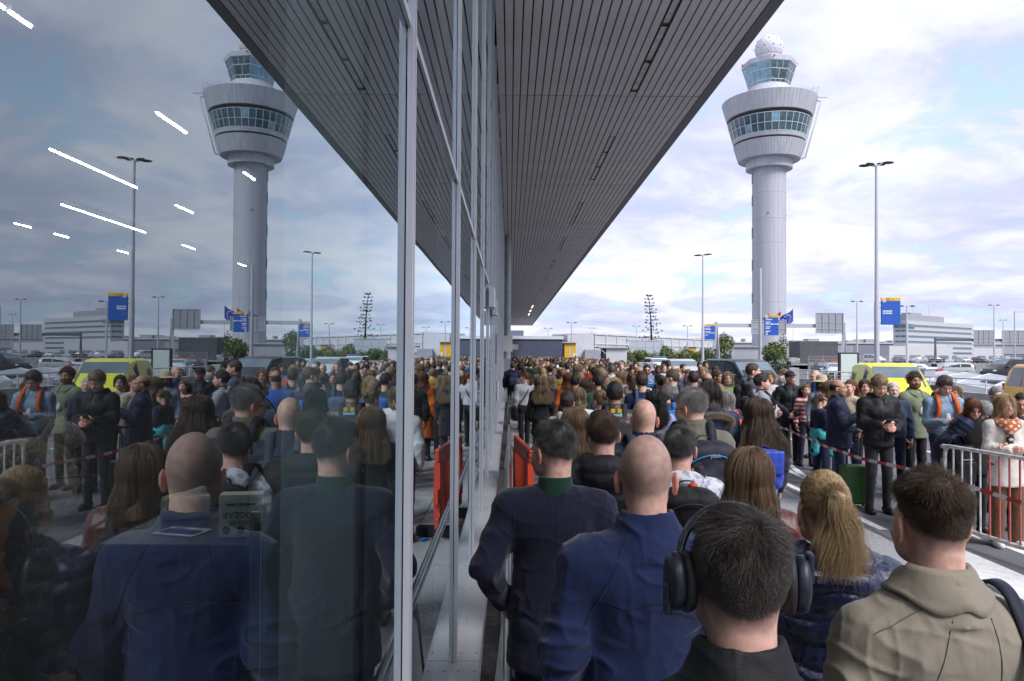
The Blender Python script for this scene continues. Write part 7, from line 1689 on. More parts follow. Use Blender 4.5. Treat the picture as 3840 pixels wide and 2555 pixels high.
 dict(label='person in an olive green jacket over a black shirt',x=3.73,y=25.00,h=1.84,face=174,lod=2,top=dict(col=(0.105,0.095,0.07),kind='cotton',inner=(0.02,0.02,0.02)),bottom=dict(col=(0.010,0.0105,0.013),kind='cotton'),hair='short',hc='grey',tone='pink',seed=91),
 dict(label='person with long dark hair in a black jacket holding papers',x=3.53,y=26.00,h=1.80,face=176,lod=2,top=dict(col=(0.010,0.0105,0.013),kind='cotton',vneck=1),bottom=dict(col=(0.010,0.0105,0.013),kind='cotton'),sex='f',hair='long',hc='darkbrown',tone='tan',seed=92,arms=('clasp','hold')),
]
WHO = {}
for sp in PEOPLE:
    o = build_person(sp)
    if sp.get('id'): WHO[sp['id']] = (sp, o)
# ================================================================== THE CROWD FURTHER BACK
CROWDR = np.random.default_rng(77)
VW_ = np.array([.14, .08, .11, .10, .06, .10, .09, .03, .05, .07, .05, .07, .06, .04]); VW_ = VW_ / VW_.sum()
def variant(sp):
    d = dict(x=0, y=0, h=1.752, face=0, lod=2, label='x', hands=(False, False)); d.update(sp); return build_person(d)
VAR = []
for i, sp in enumerate([dict(hair='short', hc='brown'), dict(sex='f', hair='long', hc='brown', top=dict(hem=0.8)), dict(hair='short', hc='brown', top=dict(collar='hood', thick=0.03), wide=1.08), dict(sex='f', hair='ponytail', hc='brown', top=dict(thick=0.02)),
            dict(hair='none', tone='pink', top=dict(collar='stand')), dict(sex='f', hair='bob', hc='brown', top=dict(hem=0.7, thick=0.024)), dict(hair='mop', hc='brown', yaw=40), dict(sex='f', hair='wavy', hc='brown', yaw=-35), dict(hair='bald_sides', hc='brown', tone='tan', wide=1.08), dict(sex='f', hair='bun', hc='brown', yaw=25), dict(hair='curly', hairlen=0.13, hc='brown', yaw=-20, top=dict(thick=0.03)), dict(hair='fade', hairlen=0.02, hc='brown', yaw=55, top=dict(collar='stand', hem=0.8)), dict(sex='f', hair='bob', hairlen=0.11, hc='brown', yaw=-50, top=dict(collar='hood')), dict(hair='thin', hc='brown', yaw=-60, wide=1.1, belly=0.03)]):
    sp['seed'] = 300 + i; VAR.append((sp, variant(sp)))
def joined(root):
    """one mesh with the slots skin, top, trousers, shoe, hair"""
    slots = ['body', 'jacket', 'trousers', 'shoe', 'hair']; V, F_, MI, C = [], [], [], []; n = 0
    for o in [root] + list(root.children):
        if o.type != 'MESH': continue
        nm = o.name.split('.')[0]; k = 0 if o is root else (slots.index(nm) if nm in slots else 1)
        me = o.data; v = np.zeros(len(me.vertices) * 3); me.vertices.foreach_get('co', v); v = v.reshape(-1, 3)
        q = np.zeros(len(me.loops), int); me.loops.foreach_get('vertex_index', q); q = q.reshape(-1, 4)
        c = np.ones((len(v), 3)) * 0.3
        if k == 0:
            a = np.zeros(len(v) * 4, np.float32); me.color_attributes['Col'].data.foreach_get('color', a); c = a.reshape(-1, 4)[:, :3]
            keep = (v[:, 2] > 1.38) | ((np.abs(v[:, 0]) > 0.19) & (v[:, 2] < 0.93) & (v[:, 2] > 0.75)); kq = keep[q].all(1); q = q[kq]
        V.append(v); F_.append(q + n); MI.append(np.full(len(q), k)); C.append(c); n += len(v)
    V, F_, MI, C = map(np.concatenate, (V, F_, MI, C))
    used = np.unique(F_); mp = np.full(len(V), -1); mp[used] = np.arange(len(used))
    return V[used], mp[F_], MI, C[used]
TOPS = [('navy', (0.014, 0.02, 0.06)), ('black', (0.010, 0.0105, 0.013)), ('charcoal', (0.035, 0.036, 0.042)), ('grey', (0.16, 0.165, 0.18)), ('pale grey', (0.42, 0.43, 0.46)), ('white', (0.60, 0.60, 0.62)), ('denim blue', (0.06, 0.11, 0.24)), ('olive', (0.07, 0.07, 0.045)), ('beige', (0.33, 0.27, 0.19)), ('bright blue', (0.03, 0.10, 0.36)), ('dark green', (0.02, 0.045, 0.035)), ('red', (0.40, 0.03, 0.03)), ('mustard', (0.34, 0.20, 0.03)), ('pink', (0.48, 0.22, 0.27)), ('brown', (0.09, 0.055, 0.035)), ('burgundy', (0.10, 0.015, 0.025))]
TW_ = np.array([11, 10, 6, 9, 9, 9, 9, 5, 7, 6, 4, 3, 4, 3, 4, 3]); TW_ = TW_ / TW_.sum()
HC_ = ['black', 'darkbrown', 'brown', 'lightbrown', 'darkblonde', 'blonde', 'grey', 'auburn', 'darkgrey']; HW_ = np.array([.16, .22, .2, .12, .09, .06, .07, .03, .05]); HW_ /= HW_.sum()
BOTS = [(0.02, 0.022, 0.03), (0.03, 0.05, 0.12), (0.010, 0.010, 0.012), (0.10, 0.09, 0.07)]
HN = {'black': 'black', 'darkbrown': 'dark brown', 'brown': 'brown', 'lightbrown': 'light brown', 'darkblonde': 'dark blonde', 'blonde': 'blonde', 'grey': 'grey', 'auburn': 'auburn', 'darkgrey': 'grizzled'}
SN = {'short': 'short', 'long': 'long', 'ponytail': 'tied', 'bob': 'bobbed', 'mop': 'tousled', 'wavy': 'wavy', 'bald_sides': 'balding', 'bun': 'bun of', 'none': 'bald', 'curly': 'curly', 'fade': 'cropped', 'thin': 'thinning'}
taken = [(p['x'], p['y']) for p in PEOPLE]
spots = []
def try_spot(x, y, d=0.50):
    for (a, b) in taken:
        if (a - x) ** 2 + ((b - y) * 0.8) ** 2 < d * d: return False
    taken.append((x, y)); return True
tries = 0
while tries < 30000 and len(spots) < 620:
    tries += 1; u = CROWDR.random()
    if u < 0.70:
        y = CROWDR.uniform(10.0, 112); x = CROWDR.uniform(0.32, 4.0)
        if (y < 27 and x > 2.9 + 0.6 * (y < 17)) or (y < 19 and x < 1.0): continue
        face = CROWDR.normal(0, 22)
    else:
        y = CROWDR.uniform(24, 105); x = 4.0 + abs(CROWDR.normal(0, 0.03 * y + 0.6))
        if x > 4.5 + 0.05 * y or (x > 8.2 and y < 72): continue
        face = CROWDR.choice([180, 150, -150, 200, -110, 110, 0, 30], p=[.3, .15, .12, .1, .1, .08, .1, .05]) + CROWDR.normal(0, 15)
    if try_spot(x, y, 0.46 if u < 0.70 else 0.6): spots.append((y, x, face))
spots.sort()
N_IND = 300 - len(PEOPLE) - 14
JM = {}
seen_labels = {}
def recolour(o, k, m):
    o.material_slots[k].link = 'OBJECT'; o.material_slots[k].material = m
def pick():
    vi = int(CROWDR.choice(len(VAR), p=VW_)); t = int(CROWDR.choice(len(TOPS), p=TW_)); hc = CROWDR.choice(HC_, p=HW_); b = int(CROWDR.integers(0, 4)); return vi, t, str(hc), b
ZX = lambda x: 'along the glass' if x < 1.2 else ('mid queue' if x < 2.7 else ('by the tape' if x < 4.1 else 'on the forecourt'))
ZY = lambda y: 'past the orange coat' if y < 24 else ('before the pillar' if y < 33 else ('near the black van' if y < 38 else ('past the black van' if y < 48 else 'deep in the crowd')))
cnt = 0; PACKERS = []
for (y, x, face) in spots[:N_IND]:
    for _ in range(12):
        vi, t, hc, b = pick(); sp, root = VAR[vi]; st = sp.get('hair', 'short')
        look = ('bald person' if st == 'none' else '%s %s haired person' % (SN[st], HN[hc]) if st != 'bun' else '%s haired person with bun' % HN[hc])
        lab = '%s, %s %s, %s %s' % (look, TOPS[t][0], 'hood' if sp.get('top', {}).get('collar') == 'hood' else 'jacket', ZX(x), ZY(y))
        if lab not in seen_labels: break
    seen_labels[lab] = 1; h = float(np.clip(CROWDR.normal(1.68 if sp.get('sex') == 'f' else 1.78, 0.065), 1.55, 1.95)) / 1.752
    kind = ['cotton', 'nylon', 'wool', 'denim'][int(CROWDR.integers(0, 4))]
    if y < 30:
        o = copy_tree(root)
        for c in o.children:
            nm = c.name.split('.')[0]
            if nm == 'jacket': recolour(c, 0, cloth(TOPS[t][1], kind))
            elif nm == 'trousers': recolour(c, 0, cloth(BOTS[b], 'denim'))
            elif nm == 'hair': recolour(c, 0, hair_mat(HAIRS[hc], False))
    else:
        if vi not in JM:
            V, Q, MI, C = joined(root); JM[vi] = quad_mesh('person', V, Q, [SKIN, SHOE_BLACK, SHOE_BLACK, SHOE_BLACK, SHOE_BLACK], MI, C)
        o = link('person', JM[vi])
        recolour(o, 1, cloth(TOPS[t][1], kind)); recolour(o, 2, cloth(BOTS[b], 'denim')); recolour(o, 4, hair_mat(HAIRS[hc], False))
    o.location = (x, y, 0); o.rotation_euler = (0, 0, rad(face)); wv = float(CROWDR.uniform(0.94, 1.08)); o.scale = (h * wv, h * wv, h)
    tag(o, lab, 'person', 'people queueing further back'); cnt += 1
    PACKERS.append((x, y, face, h, lab))
# the far end of the crowd reads as one mass
AV, AQ, AC = [], [], []; n0 = 0; JL = {}
for (y, x, face) in spots[N_IND:]:
    vi, t, hc, b = pick(); sp, root = VAR[vi]
    if vi not in JL:
        V, Q, MI, C = joined(root)
        # thin the mesh: cluster vertices on a 3.5 cm grid
        key = np.round(V / 0.034).astype(int); uq, inv = np.unique(key, axis=0, return_inverse=True); inv = inv.ravel()
        Vc = np.zeros((len(uq), 3)); np.add.at(Vc, inv, V); Vc /= np.bincount(inv)[:, None]; Cc = np.zeros((len(uq), 3)); np.add.at(Cc, inv, C); Cc /= np.bincount(inv)[:, None]
        Qc = inv[Q]; ok = (Qc[:, 0] != Qc[:, 1]) & (Qc[:, 1] != Qc[:, 2]) & (Qc[:, 2] != Qc[:, 3]) & (Qc[:, 3] != Qc[:, 0]) & (Qc[:, 0] != Qc[:, 2]) & (Qc[:, 1] != Qc[:, 3])
        JL[vi] = (Vc, Qc[ok], MI[ok], Cc)
    V, Q, MI, C = JL[vi]; C = C.copy()
    for k, col in ((1, TOPS[t][1]), (2, BOTS[b]), (3, (0.02, 0.02, 0.02)), (4, HAIRS[hc])):
        idx = np.unique(Q[MI == k]); C[idx] = col
    h = float(np.clip(CROWDR.normal(1.73, 0.08), 1.55, 1.95)) / 1.752; a = rad(face); R_ = np.array([[math.cos(a), -math.sin(a), 0], [math.sin(a), math.cos(a), 0], [0, 0, 1]])
    AV.append((V * h) @ R_.T + np.array((x, y, 0))); AQ.append(Q + n0); AC.append(C); n0 += len(V)
if AV:
    cm = bpy.data.materials.new('crowd_cloth'); cm.use_nodes = True; at = cm.node_tree.nodes.new('ShaderNodeAttribute'); at.attribute_name = 'Col'
    cm.node_tree.links.new(at.outputs['Color'], cm.node_tree.nodes['Principled BSDF'].inputs['Base Color']); cm.node_tree.nodes['Principled BSDF'].inputs['Roughness'].default_value = 0.8
    link('crowd', quad_mesh('crowd', np.concatenate(AV), np.concatenate(AQ), [cm], None, np.concatenate(AC)), None, label='dense far end of the crowd under the canopy, read as one mass', kind='stuff')
# a few people among the parked vehicles and behind the skylights
FARP = [(25.2, 48.5, 205, 1, 'person in a dark cap walking past the blank poster box', (0.02, 0.022, 0.03), 'black'), (23.0, 47.0, 190, 0, 'person in a dark jacket walking beside the poster box', (0.012, 0.013, 0.018), 'black'), (43.6, 63, 200, 2, 'person in a bright yellow vest behind the skylights', (0.45, 0.75, 0.02), 'black'), (44.6, 62.5, 20, 0, 'person in a dark blue uniform, back turned, beside the yellow vest', (0.02, 0.025, 0.06), 'black'), (47.4, 63, 190, 1, 'person in a mustard jacket by the dark police van', (0.35, 0.2, 0.02), 'darkbrown'), (37.5, 66, 120, 0, 'person leaning at the long silver car door', (0.012, 0.012, 0.014), 'black'), (30.6, 92, 30, 5, 'person in an orange vest beyond the square planter', (0.62, 0.13, 0.01), 'blonde'), (33.6, 90, 180, 0, 'person in a dark suit near the black estate taxi', (0.015, 0.016, 0.02), 'darkbrown'), (29.0, 122, 180, 1, 'person with red brown hair walking by the small kiosk', (0.1, 0.08, 0.07), 'auburn'), (32.6, 124, 180, 5, 'person in white walking beyond the leafy planter', (0.6, 0.55, 0.57), 'brown'), (22.6, 118, 180, 2, 'person in a lime vest at the shrubs', (0.45, 0.75, 0.02), 'black')]
for (x, y, f, vi, lab, c, hc) in FARP:
    if vi not in JM:
        V, Q, MI, C = joined(VAR[vi][1]); JM[vi] = quad_mesh('person', V, Q, [SKIN, SHOE_BLACK, SHOE_BLACK, SHOE_BLACK, SHOE_BLACK], MI, C)
    o = link('person', JM[vi], None, (x, y, 0), rad(f)); recolour(o, 1, cloth(c, 'cotton')); recolour(o, 2, cloth((0.02, 0.022, 0.03), 'denim')); recolour(o, 4, hair_mat(HAIRS[hc], False)); tag(o, lab, 'person', 'people among the parked cars')
for sp, root in VAR:
    for c in list(root.children): bpy.data.objects.remove(c)
    bpy.data.objects.remove(root)
# ================================================================== BAGS AND THINGS PEOPLE CARRY
def ribbon(mb, pts, w, th, wd=None, mi=0):
    """flat strap along pts; width across the surface"""
    pts = [Vector(p) for p in pts]; vs = []; n = len(pts)
    for i, p in enumerate(pts):
        d = (pts[min(i+1, n-1)] - pts[max(i-1, 0)]).normalized(); a = Vector(wd) if wd else Vector((1, 0, 0)); a = (a - d * a.dot(d)).normalized(); b = d.cross(a)
        for (u, v) in ((-1, -1), (1, -1), (1, 1), (-1, 1)): vs.append(p + a * u * w / 2 + b * v * th / 2)
    fs = [(0, 1, 2, 3), tuple(4*(n-1) + k for k in (3, 2, 1, 0))]
    for i in range(n - 1):
        for k in range(4): fs.append((4*i+k, 4*i+(k+1) % 4, 4*(i+1)+(k+1) % 4, 4*(i+1)+k))
    return mb.add(vs, fs, mi, True)
def smooth_path(pts, n=6):
    P_ = [Vector(p) for p in pts]; out = []
    for i in range(len(P_) - 1):
        p0, p1, p2, p3 = P_[max(i-1, 0)], P_[i], P_[i+1], P_[min(i+2, len(P_)-1)]
        for k in range(n):
            t = k / n; out.append(0.5 * ((2*p1) + (p2-p0)*t + (2*p0-5*p1+4*p2-p3)*t*t + (3*p1-p0-3*p2+p3)*t**3))
    return out + [P_[-1]]
def sdf_box_mesh(name, c, h, r, m, amp=0.004, seed=1, hh=0.014, extra=None):
    F = Field(*[np.arange(c[i] - h[i] - 0.05, c[i] + h[i] + 0.05, hh) for i in range(3)])
    F.box(c, h, r, 0.0)
    if extra: extra(F)
    V, Q = F.surface(); V = relax(V, Q, 1, 0.4); N_ = vnormals(V, Q); V = V + N_ * (amp * (vnoise(V, 9, seed) + 0.6 * vnoise(V, 22, seed + 1)))[:, None]
    return quad_mesh(name, V, Q, [m])
def backpack(who, col, w, h, d, lab, kind='nylon', zb=1.02, front=None, strap=None, pocket=True, tk=0.02, text=None, zipc=None, sagy=0.0, loop=True):
    sp, po = who; sc = sp['_sc']
    t = empty('backpack', (sp['x'], sp['y'], 0), rad(sp.get('face', 0)), label=lab, cat='backpack'); t.scale = (sc, sc, sc)
    yb = -0.145 - tk - sagy; m = cloth(col, kind); sm = cloth(strap or tuple(c * 0.8 for c in col), 'nylon')
    def ex(F): F.ell((0, yb - d*0.55, zb + h*0.45), (w*0.46, d*0.55, h*0.44), 0.05); F.ell((0, yb - d*0.4, zb + h*0.9), (w*0.40, d*0.45, h*0.14), 0.05)
    link('bag', sdf_box_mesh('bag', (0, yb - d/2, zb + h/2), (w/2, d/2, h/2), min(0.064, d*0.48), m, 0.010, 3, 0.012 if sp['lod'] < 1 else 0.018, ex), t)
    if pocket:
        link('pocket', sdf_box_mesh('pocket', (0, yb - d - 0.005, zb + h*0.26), (w*0.40, 0.035, h*0.22), 0.03, cloth(front or col, kind), 0.004, 5, 0.012 if sp['lod'] < 1 else 0.018), t)
        z = zb + h*0.50
        MB().tube([(x_ * w * 0.42, yb - d*1.06 - 0.012 * (1 - x_*x_), z + 0.03 * (1 - x_*x_)) for x_ in np.linspace(-1, 1, 9)], 0.005, 6).build('zip', cloth(zipc or (0.06, 0.06, 0.065), 'nylon'), t)
    if sp['lod'] < 1:
        z = zb + h*0.80
        MB().tube([(x_ * w * 0.40, yb - d*0.98 - 0.02 * (1 - x_*x_), z + 0.045 * (1 - x_*x_)) for x_ in np.linspace(-1, 1, 9)], 0.004, 6).build('zip', cloth(zipc or (0.05, 0.05, 0.055), 'nylon'), t)
        for s in (-1, 1):
            mb = MB(); ribbon(mb, smooth_path([(s*w*0.50, yb - d*0.25, zb + h*0.75), (s*w*0.53, yb - d*0.6, zb + h*0.5), (s*w*0.50, yb - d*0.9, zb + h*0.3)], 4), 0.018, 0.004, (0, 0, 1)); mb.build('side_strap', sm, t)
    for s in (-1, 1):
        e = 0.012; top = [(s*0.085, yb + 0.01, zb + h*0.88), (s*0.088, yb + 0.03, min(1.45, zb + h*0.95)), (s*0.092, -0.085 - tk*0.5, 1.487 + tk*0.4), (s*0.098, -0.02, 1.503 + tk*0.8), (s*0.104, 0.06, 1.455 + tk), (s*0.115, 0.128 + tk, 1.36), (s*0.13, 0.135 + tk, 1.24), (s*0.165, 0.075 + tk, 1.12), (s*0.165, -0.06, zb + 0.05), (s*w*0.40, yb + 0.01, zb + 0.04)]
        mb = MB(); ribbon(mb, smooth_path(top, 5), 0.055, 0.013, (1, 0, 0)); mb.build('strap', sm, t)
    if loop: mb = MB(); ribbon(mb, smooth_path([(-0.04, yb - 0.02, zb + h - 0.01), (-0.035, yb - 0.03, zb + h + 0.035), (0.035, yb - 0.03, zb + h + 0.035), (0.04, yb - 0.02, zb + h - 0.01)], 4), 0.022, 0.005, (0, 1, 0)); mb.build('handle', sm, t)
    if text:
        for (s_, size, dz, c) in text:
            q = text_obj(s_, size, mat('print_' + c, {'white': (0.6, 0.6, 0.62), 'grey': (0.3, 0.3, 0.32)}[c], 0.6), t, (0, yb - d*1.10 - 0.022, zb + dz), (rad(90), 0, 0), 'CENTER')
    return t
def hair_over(): pass
if 'olive' in WHO:
    bp = backpack(WHO['olive'], (0.016, 0.018, 0.032), 0.33, 0.52, 0.20, 'large dark hiking rucksack with a bright blue zip line, on the olive coat', zb=0.90, zipc=(0.03, 0.25, 0.6), tk=0.035, front=(0.05, 0.055, 0.07), text=[('peak', 0.035, 0.46, 'grey')])
    m_ = mat('reflective', (0.5, 0.5, 0.54), 0.4)
    MB().tube([(x_ * 0.14, -0.40 - 0.02*(1 - x_*x_), 1.02 + 0.07 * abs(x_)) for x_ in np.linspace(-1, 1, 9)], 0.008, 6).build('trim', m_, bp)
if 'camo' in WHO:
    bp = backpack(WHO['camo'], (0.013, 0.013, 0.016), 0.30, 0.46, 0.20, 'black daypack with a white bird emblem and a red tab, on the patterned hooded jacket', zb=0.98, tk=0.03, text=[('OSPREY', 0.036, 0.15, 'white')])
    MB().sphere((0.03, -0.215, 1.455), (0.026, 0.02, 0.02), 10, 6).build('tab', mat('red_tab', (0.55, 0.05, 0.02), 0.6), bp)
    wg = MB()
    for s in (-1, 1): wg.tube([(0, -0.432, 1.085), (s*0.02, -0.430, 1.098), (s*0.035, -0.425, 1.118)], [0.004, 0.0035, 0.0015], 6)
    wg.tube([(0, -0.432, 1.088), (0, -0.432, 1.065)], [0.0035, 0.001], 6); wg.build('emblem', mat('print_white', (0.6, 0.6, 0.62), 0.6), bp)
if 'bald' in WHO: backpack(WHO['bald'], (0.05, 0.06, 0.085), 0.30, 0.42, 0.16, 'dark slate rucksack with broad straps on the quilted navy jacket', zb=0.95, tk=0.03, strap=(0.045, 0.055, 0.08))
if 'leather' in WHO: backpack(WHO['leather'], (0.012, 0.012, 0.016), 0.28, 0.38, 0.14, 'small black backpack on the dark red leather jacket', zb=0.98, tk=0.022, strap=(0.02, 0.021, 0.028))
if 'tagged' in WHO:
    bp = backpack(WHO['tagged'], (0.035, 0.032, 0.034), 0.30, 0.42, 0.15, 'brown black leather backpack with a yellow clip and a pale blue tag', kind='leather', zb=0.98, tk=0.02)
    MB().box((-0.055, -0.20, 1.445), (-0.012, -0.175, 1.485)).box((0.012, -0.20, 1.445), (0.055, -0.175, 1.485)).build('clip', mat('clip_yellow', (0.65, 0.42, 0.01), 0.5), bp, kind='stuff'); MB().box((-0.06, -0.205, 1.37), (0.06, -0.19, 1.44)).build('tag', mat('tag_blue', (0.25, 0.55, 0.70), 0.5), bp)
if 'wavy' in WHO:
    sp, po = WHO['wavy']; bp = backpack(WHO['wavy'], (0.022, 0.055, 0.36), 0.32, 0.36, 0.13, 'bright blue flap backpack on the back of the wavy haired person', kind='cotton', zb=0.92, tk=0.02, pocket=False, sagy=0.02)
    link('flap', sdf_box_mesh('flap', (0, -0.335, 1.18), (0.15, 0.012, 0.11), 0.012, cloth((0.024, 0.06, 0.39), 'leather'), 0.003, 4, 0.012), bp)
    MB().tube([(0.0, -0.342, 1.06), (0.0, -0.345, 0.98)], 0.005, 6).build('cord', cloth((0.02, 0.05, 0.34), 'cotton'), bp)
if 'greybob' in WHO: backpack(WHO['greybob'], (0.50, 0.07, 0.03), 0.34, 0.56, 0.20, 'orange red trekking rucksack behind the fur hooded parka', zb=0.86, tk=0.03)
if 'vividblue' in WHO: backpack(WHO['vividblue'], (0.035, 0.17, 0.52), 0.32, 0.48, 0.18, 'vivid sky blue rucksack beside the lavender jacket', zb=0.95, tk=0.03)
if 'slate' in WHO: backpack(WHO['slate'], (0.06, 0.08, 0.16), 0.29, 0.40, 0.14, 'slate blue backpack on the navy jumper', zb=0.98, tk=0.02)
if 'mustard' in WHO: backpack(WHO['mustard'], (0.14, 0.25, 0.45), 0.28, 0.40, 0.14, 'washed pale blue backpack on the mustard sweatshirt', zb=1.0, tk=0.025)
if 'navybp' in WHO: backpack(WHO['navybp'], (0.02, 0.028, 0.09), 0.28, 0.42, 0.14, 'dark blue backpack with a yellow zip beside the glass', zb=0.98, tk=0.04, zipc=(0.5, 0.35, 0.05))
if 'orangebp' in WHO: backpack(WHO['orangebp'], (0.50, 0.10, 0.015), 0.30, 0.44, 0.16, 'orange rucksack whose striped straps show on the pale blue jacket', zb=1.0, tk=0.022, strap=(0.52, 0.10, 0.02))
if 'greyhood' in WHO: backpack(WHO['greyhood'], (0.015, 0.016, 0.02), 0.28, 0.40, 0.15, 'black backpack on the light grey hooded sweatshirt', zb=1.0, tk=0.025)
if 'tallgrey' in WHO: backpack(WHO['tallgrey'], (0.012, 0.013, 0.017), 0.27, 0.40, 0.13, 'black backpack on the tall slate grey hooded jacket', zb=1.0, tk=0.025)

BPC = [('black', (0.014, 0.014, 0.017)), ('navy', (0.018, 0.024, 0.06)), ('grey', (0.11, 0.115, 0.13)), ('red', (0.35, 0.03, 0.03)), ('teal', (0.02, 0.16, 0.18)), ('olive', (0.06, 0.062, 0.035))]
for i, (x, y, face, h, lab) in enumerate([q for q in PACKERS if q[1] < 36 and abs(q[2]) < 60][::3][:16]):
    nm_, c_ = BPC[i % 6]
    backpack((dict(x=x, y=y, face=face, _sc=h, lod=2), None), c_, 0.29, 0.42, 0.14, '%s backpack on %s' % (nm_, lab.split(',')[0]) + lab.split(',')[2].replace(' past', ', past').replace(' near', ', near').replace(' before', ', before'), zb=0.98, tk=0.03, loop=False)
# headphones
if 'phones' in WHO:
    sp, po = WHO['phones']; P = sp['_P']; sc = sp['_sc']
    t = empty('headphones', (sp['x'], sp['y'], 0), rad(sp['face']), label='dark blue black over-ear headphones worn on the short dark hair', cat='headphones'); t.scale = (sc,) * 3
    HPM = mat('headphone_navy', (0.012, 0.015, 0.028), 0.42, bump=0.05, bscale=300); PAD = mat('ear_pad', (0.012, 0.012, 0.014), 0.6)
    R3 = Matrix([list(r) for r in P.HR]).to_4x4(); Mh = Matrix.Translation(Vector(P.HC)) @ R3 @ Matrix.Translation(-Vector(P.HC))
    for s in (-1, 1):
        Mc = Mh @ Matrix.Translation((s*0.094, 0.0, 1.620)) @ Matrix.Rotation(rad(-8) * s, 4, 'Z') @ Matrix.Rotation(rad(90) * s, 4, 'Y')
        def lth(prof, m, nm, sx=0.80):
            mb = MB().lathe(prof, 32); mb.v = [tuple(Mc @ Vector((v[0]*1.30, v[1]*1.05, v[2]*0.86))) for v in mb.v]; return mb.build(nm, m, t)
        lth([(0, 0.037), (0.026, 0.036), (0.037, 0.031), (0.0395, 0.024), (0.0395, 0.012), (0.037, 0.008)], HPM, 'ear_cup')
        lth([(0.034, 0.0075), (0.041, 0.005), (0.043, -0.004), (0.040, -0.016), (0.030, -0.019)], PAD, 'ear_pad')
        mb = MB(); mb.boxm(Mc @ Matrix.Translation((-0.030, -0.002, 0.031)), (0.055, 0.026, 0.012)); mb.build('hinge', HPM, t, bevel=0.004)
        mb = MB(); mb.tube([Mc @ Vector((0.02, -0.033, 0.018)), Mc @ Vector((0.0, -0.039, 0.018)), Mc @ Vector((-0.006, -0.0385, 0.018))], 0.003, 8); mb.build('button', PAD, t)
    pts = []
    for k in range(33):
        a = rad(4 + 172 * k / 32); x, z = 0.101 * math.cos(a), 1.645 + 0.103 * math.sin(a)
        pts.append(Mh @ Vector((x * (1 if math.sin(a) > 0.2 else 1.0), 0.004 + 0.050 * max(0, math.sin(a)) , z)))
    mb = MB(); ribbon(mb, pts, 0.022, 0.008, (0, 1, 0)); mb.build('headband', HPM, t)
# glasses
def glasses(who, col=(0.02, 0.02, 0.022), dark=False):
    sp, po = who; P = sp['_P']; b = sp['_bend']; g = lambda p: tuple(b(H2B(P, p)))
    mb = MB()
    for s in (-1, 1):
        c = [(s*0.033 + 0.023*math.cos(a), 0.107, 1.618 + 0.018*math.sin(a)) for a in np.linspace(0, 2*math.pi, 17)]
        mb.tube([g(q) for q in c], 0.0022, 5, cap=False); mb.tube([g((s*0.056, 0.104, 1.622)), g((s*0.080, 0.06, 1.624)), g((s*0.083, -0.005, 1.622)), g((s*0.084, -0.02, 1.612))], 0.002, 5)
        if dark: mb.add([g(q) for q in c[:-1]], [tuple(range(16))], 0)
    mb.tube([g((-0.010, 0.108, 1.622)), g((0.010, 0.108, 1.622))], 0.002, 5)
    mb.build('sunglasses' if dark else 'glasses', mat('spectacle_%d' % int(col[0]*1000), col, 0.3), po)
for k in ('suit', 'olive', 'baldglasses'):
    if k in WHO: glasses(WHO[k])
if 'sunglasses' in WHO: glasses(WHO['sunglasses'], (0.008, 0.008, 0.009), True)
# cap, hat, mask, scarf
if 'cap' in WHO:
    sp, po = WHO['cap']; P = sp['_P']; b = sp['_bend']
    F = Field(np.arange(-0.13, 0.13, 0.008), np.arange(-0.14, 0.24, 0.008), np.arange(1.62, 1.80, 0.008))
    F.ell(H2B(P, (0, -0.015, 1.672)), (0.092, 0.112, 0.098), 0, P.HR); F.plane_cut(1.685, True, 0.006)
    F.ell(H2B(P, (0, 0.125, 1.684)), (0.075, 0.085, 0.008), 0.01, P.HR); V, Q = F.surface()
    link('cap', quad_mesh('cap', b(V), Q, [cloth((0.016, 0.018, 0.024), 'cotton')]), po)
if 'strawhat' in WHO:
    sp, po = WHO['strawhat']; b = sp['_bend']; mb = MB().lathe([(0.09, 1.66), (0.10, 1.70), (0.19, 1.672), (0.192, 1.668), (0.10, 1.69), (0.098, 1.74), (0.085, 1.79), (0, 1.80)], 28)
    mb.v = [tuple(b(np.array((v[0], v[1] - 0.01, v[2])))) for v in mb.v]; mb.build('hat', mat('straw', (0.50, 0.42, 0.27), 0.8, var=0.15, vscale=60, bump=0.5, bscale=160), po)
    F = Field(np.arange(-0.08, 0.08, 0.008), np.arange(0.02, 0.15, 0.008), np.arange(1.50, 1.62, 0.008)); F.ell((0, 0.062, 1.560), (0.062, 0.064, 0.046), 0); V, Q = F.surface()
    link('mask', quad_mesh('mask', b(V), Q, [cloth((0.014, 0.014, 0.017), 'cotton')]), po)
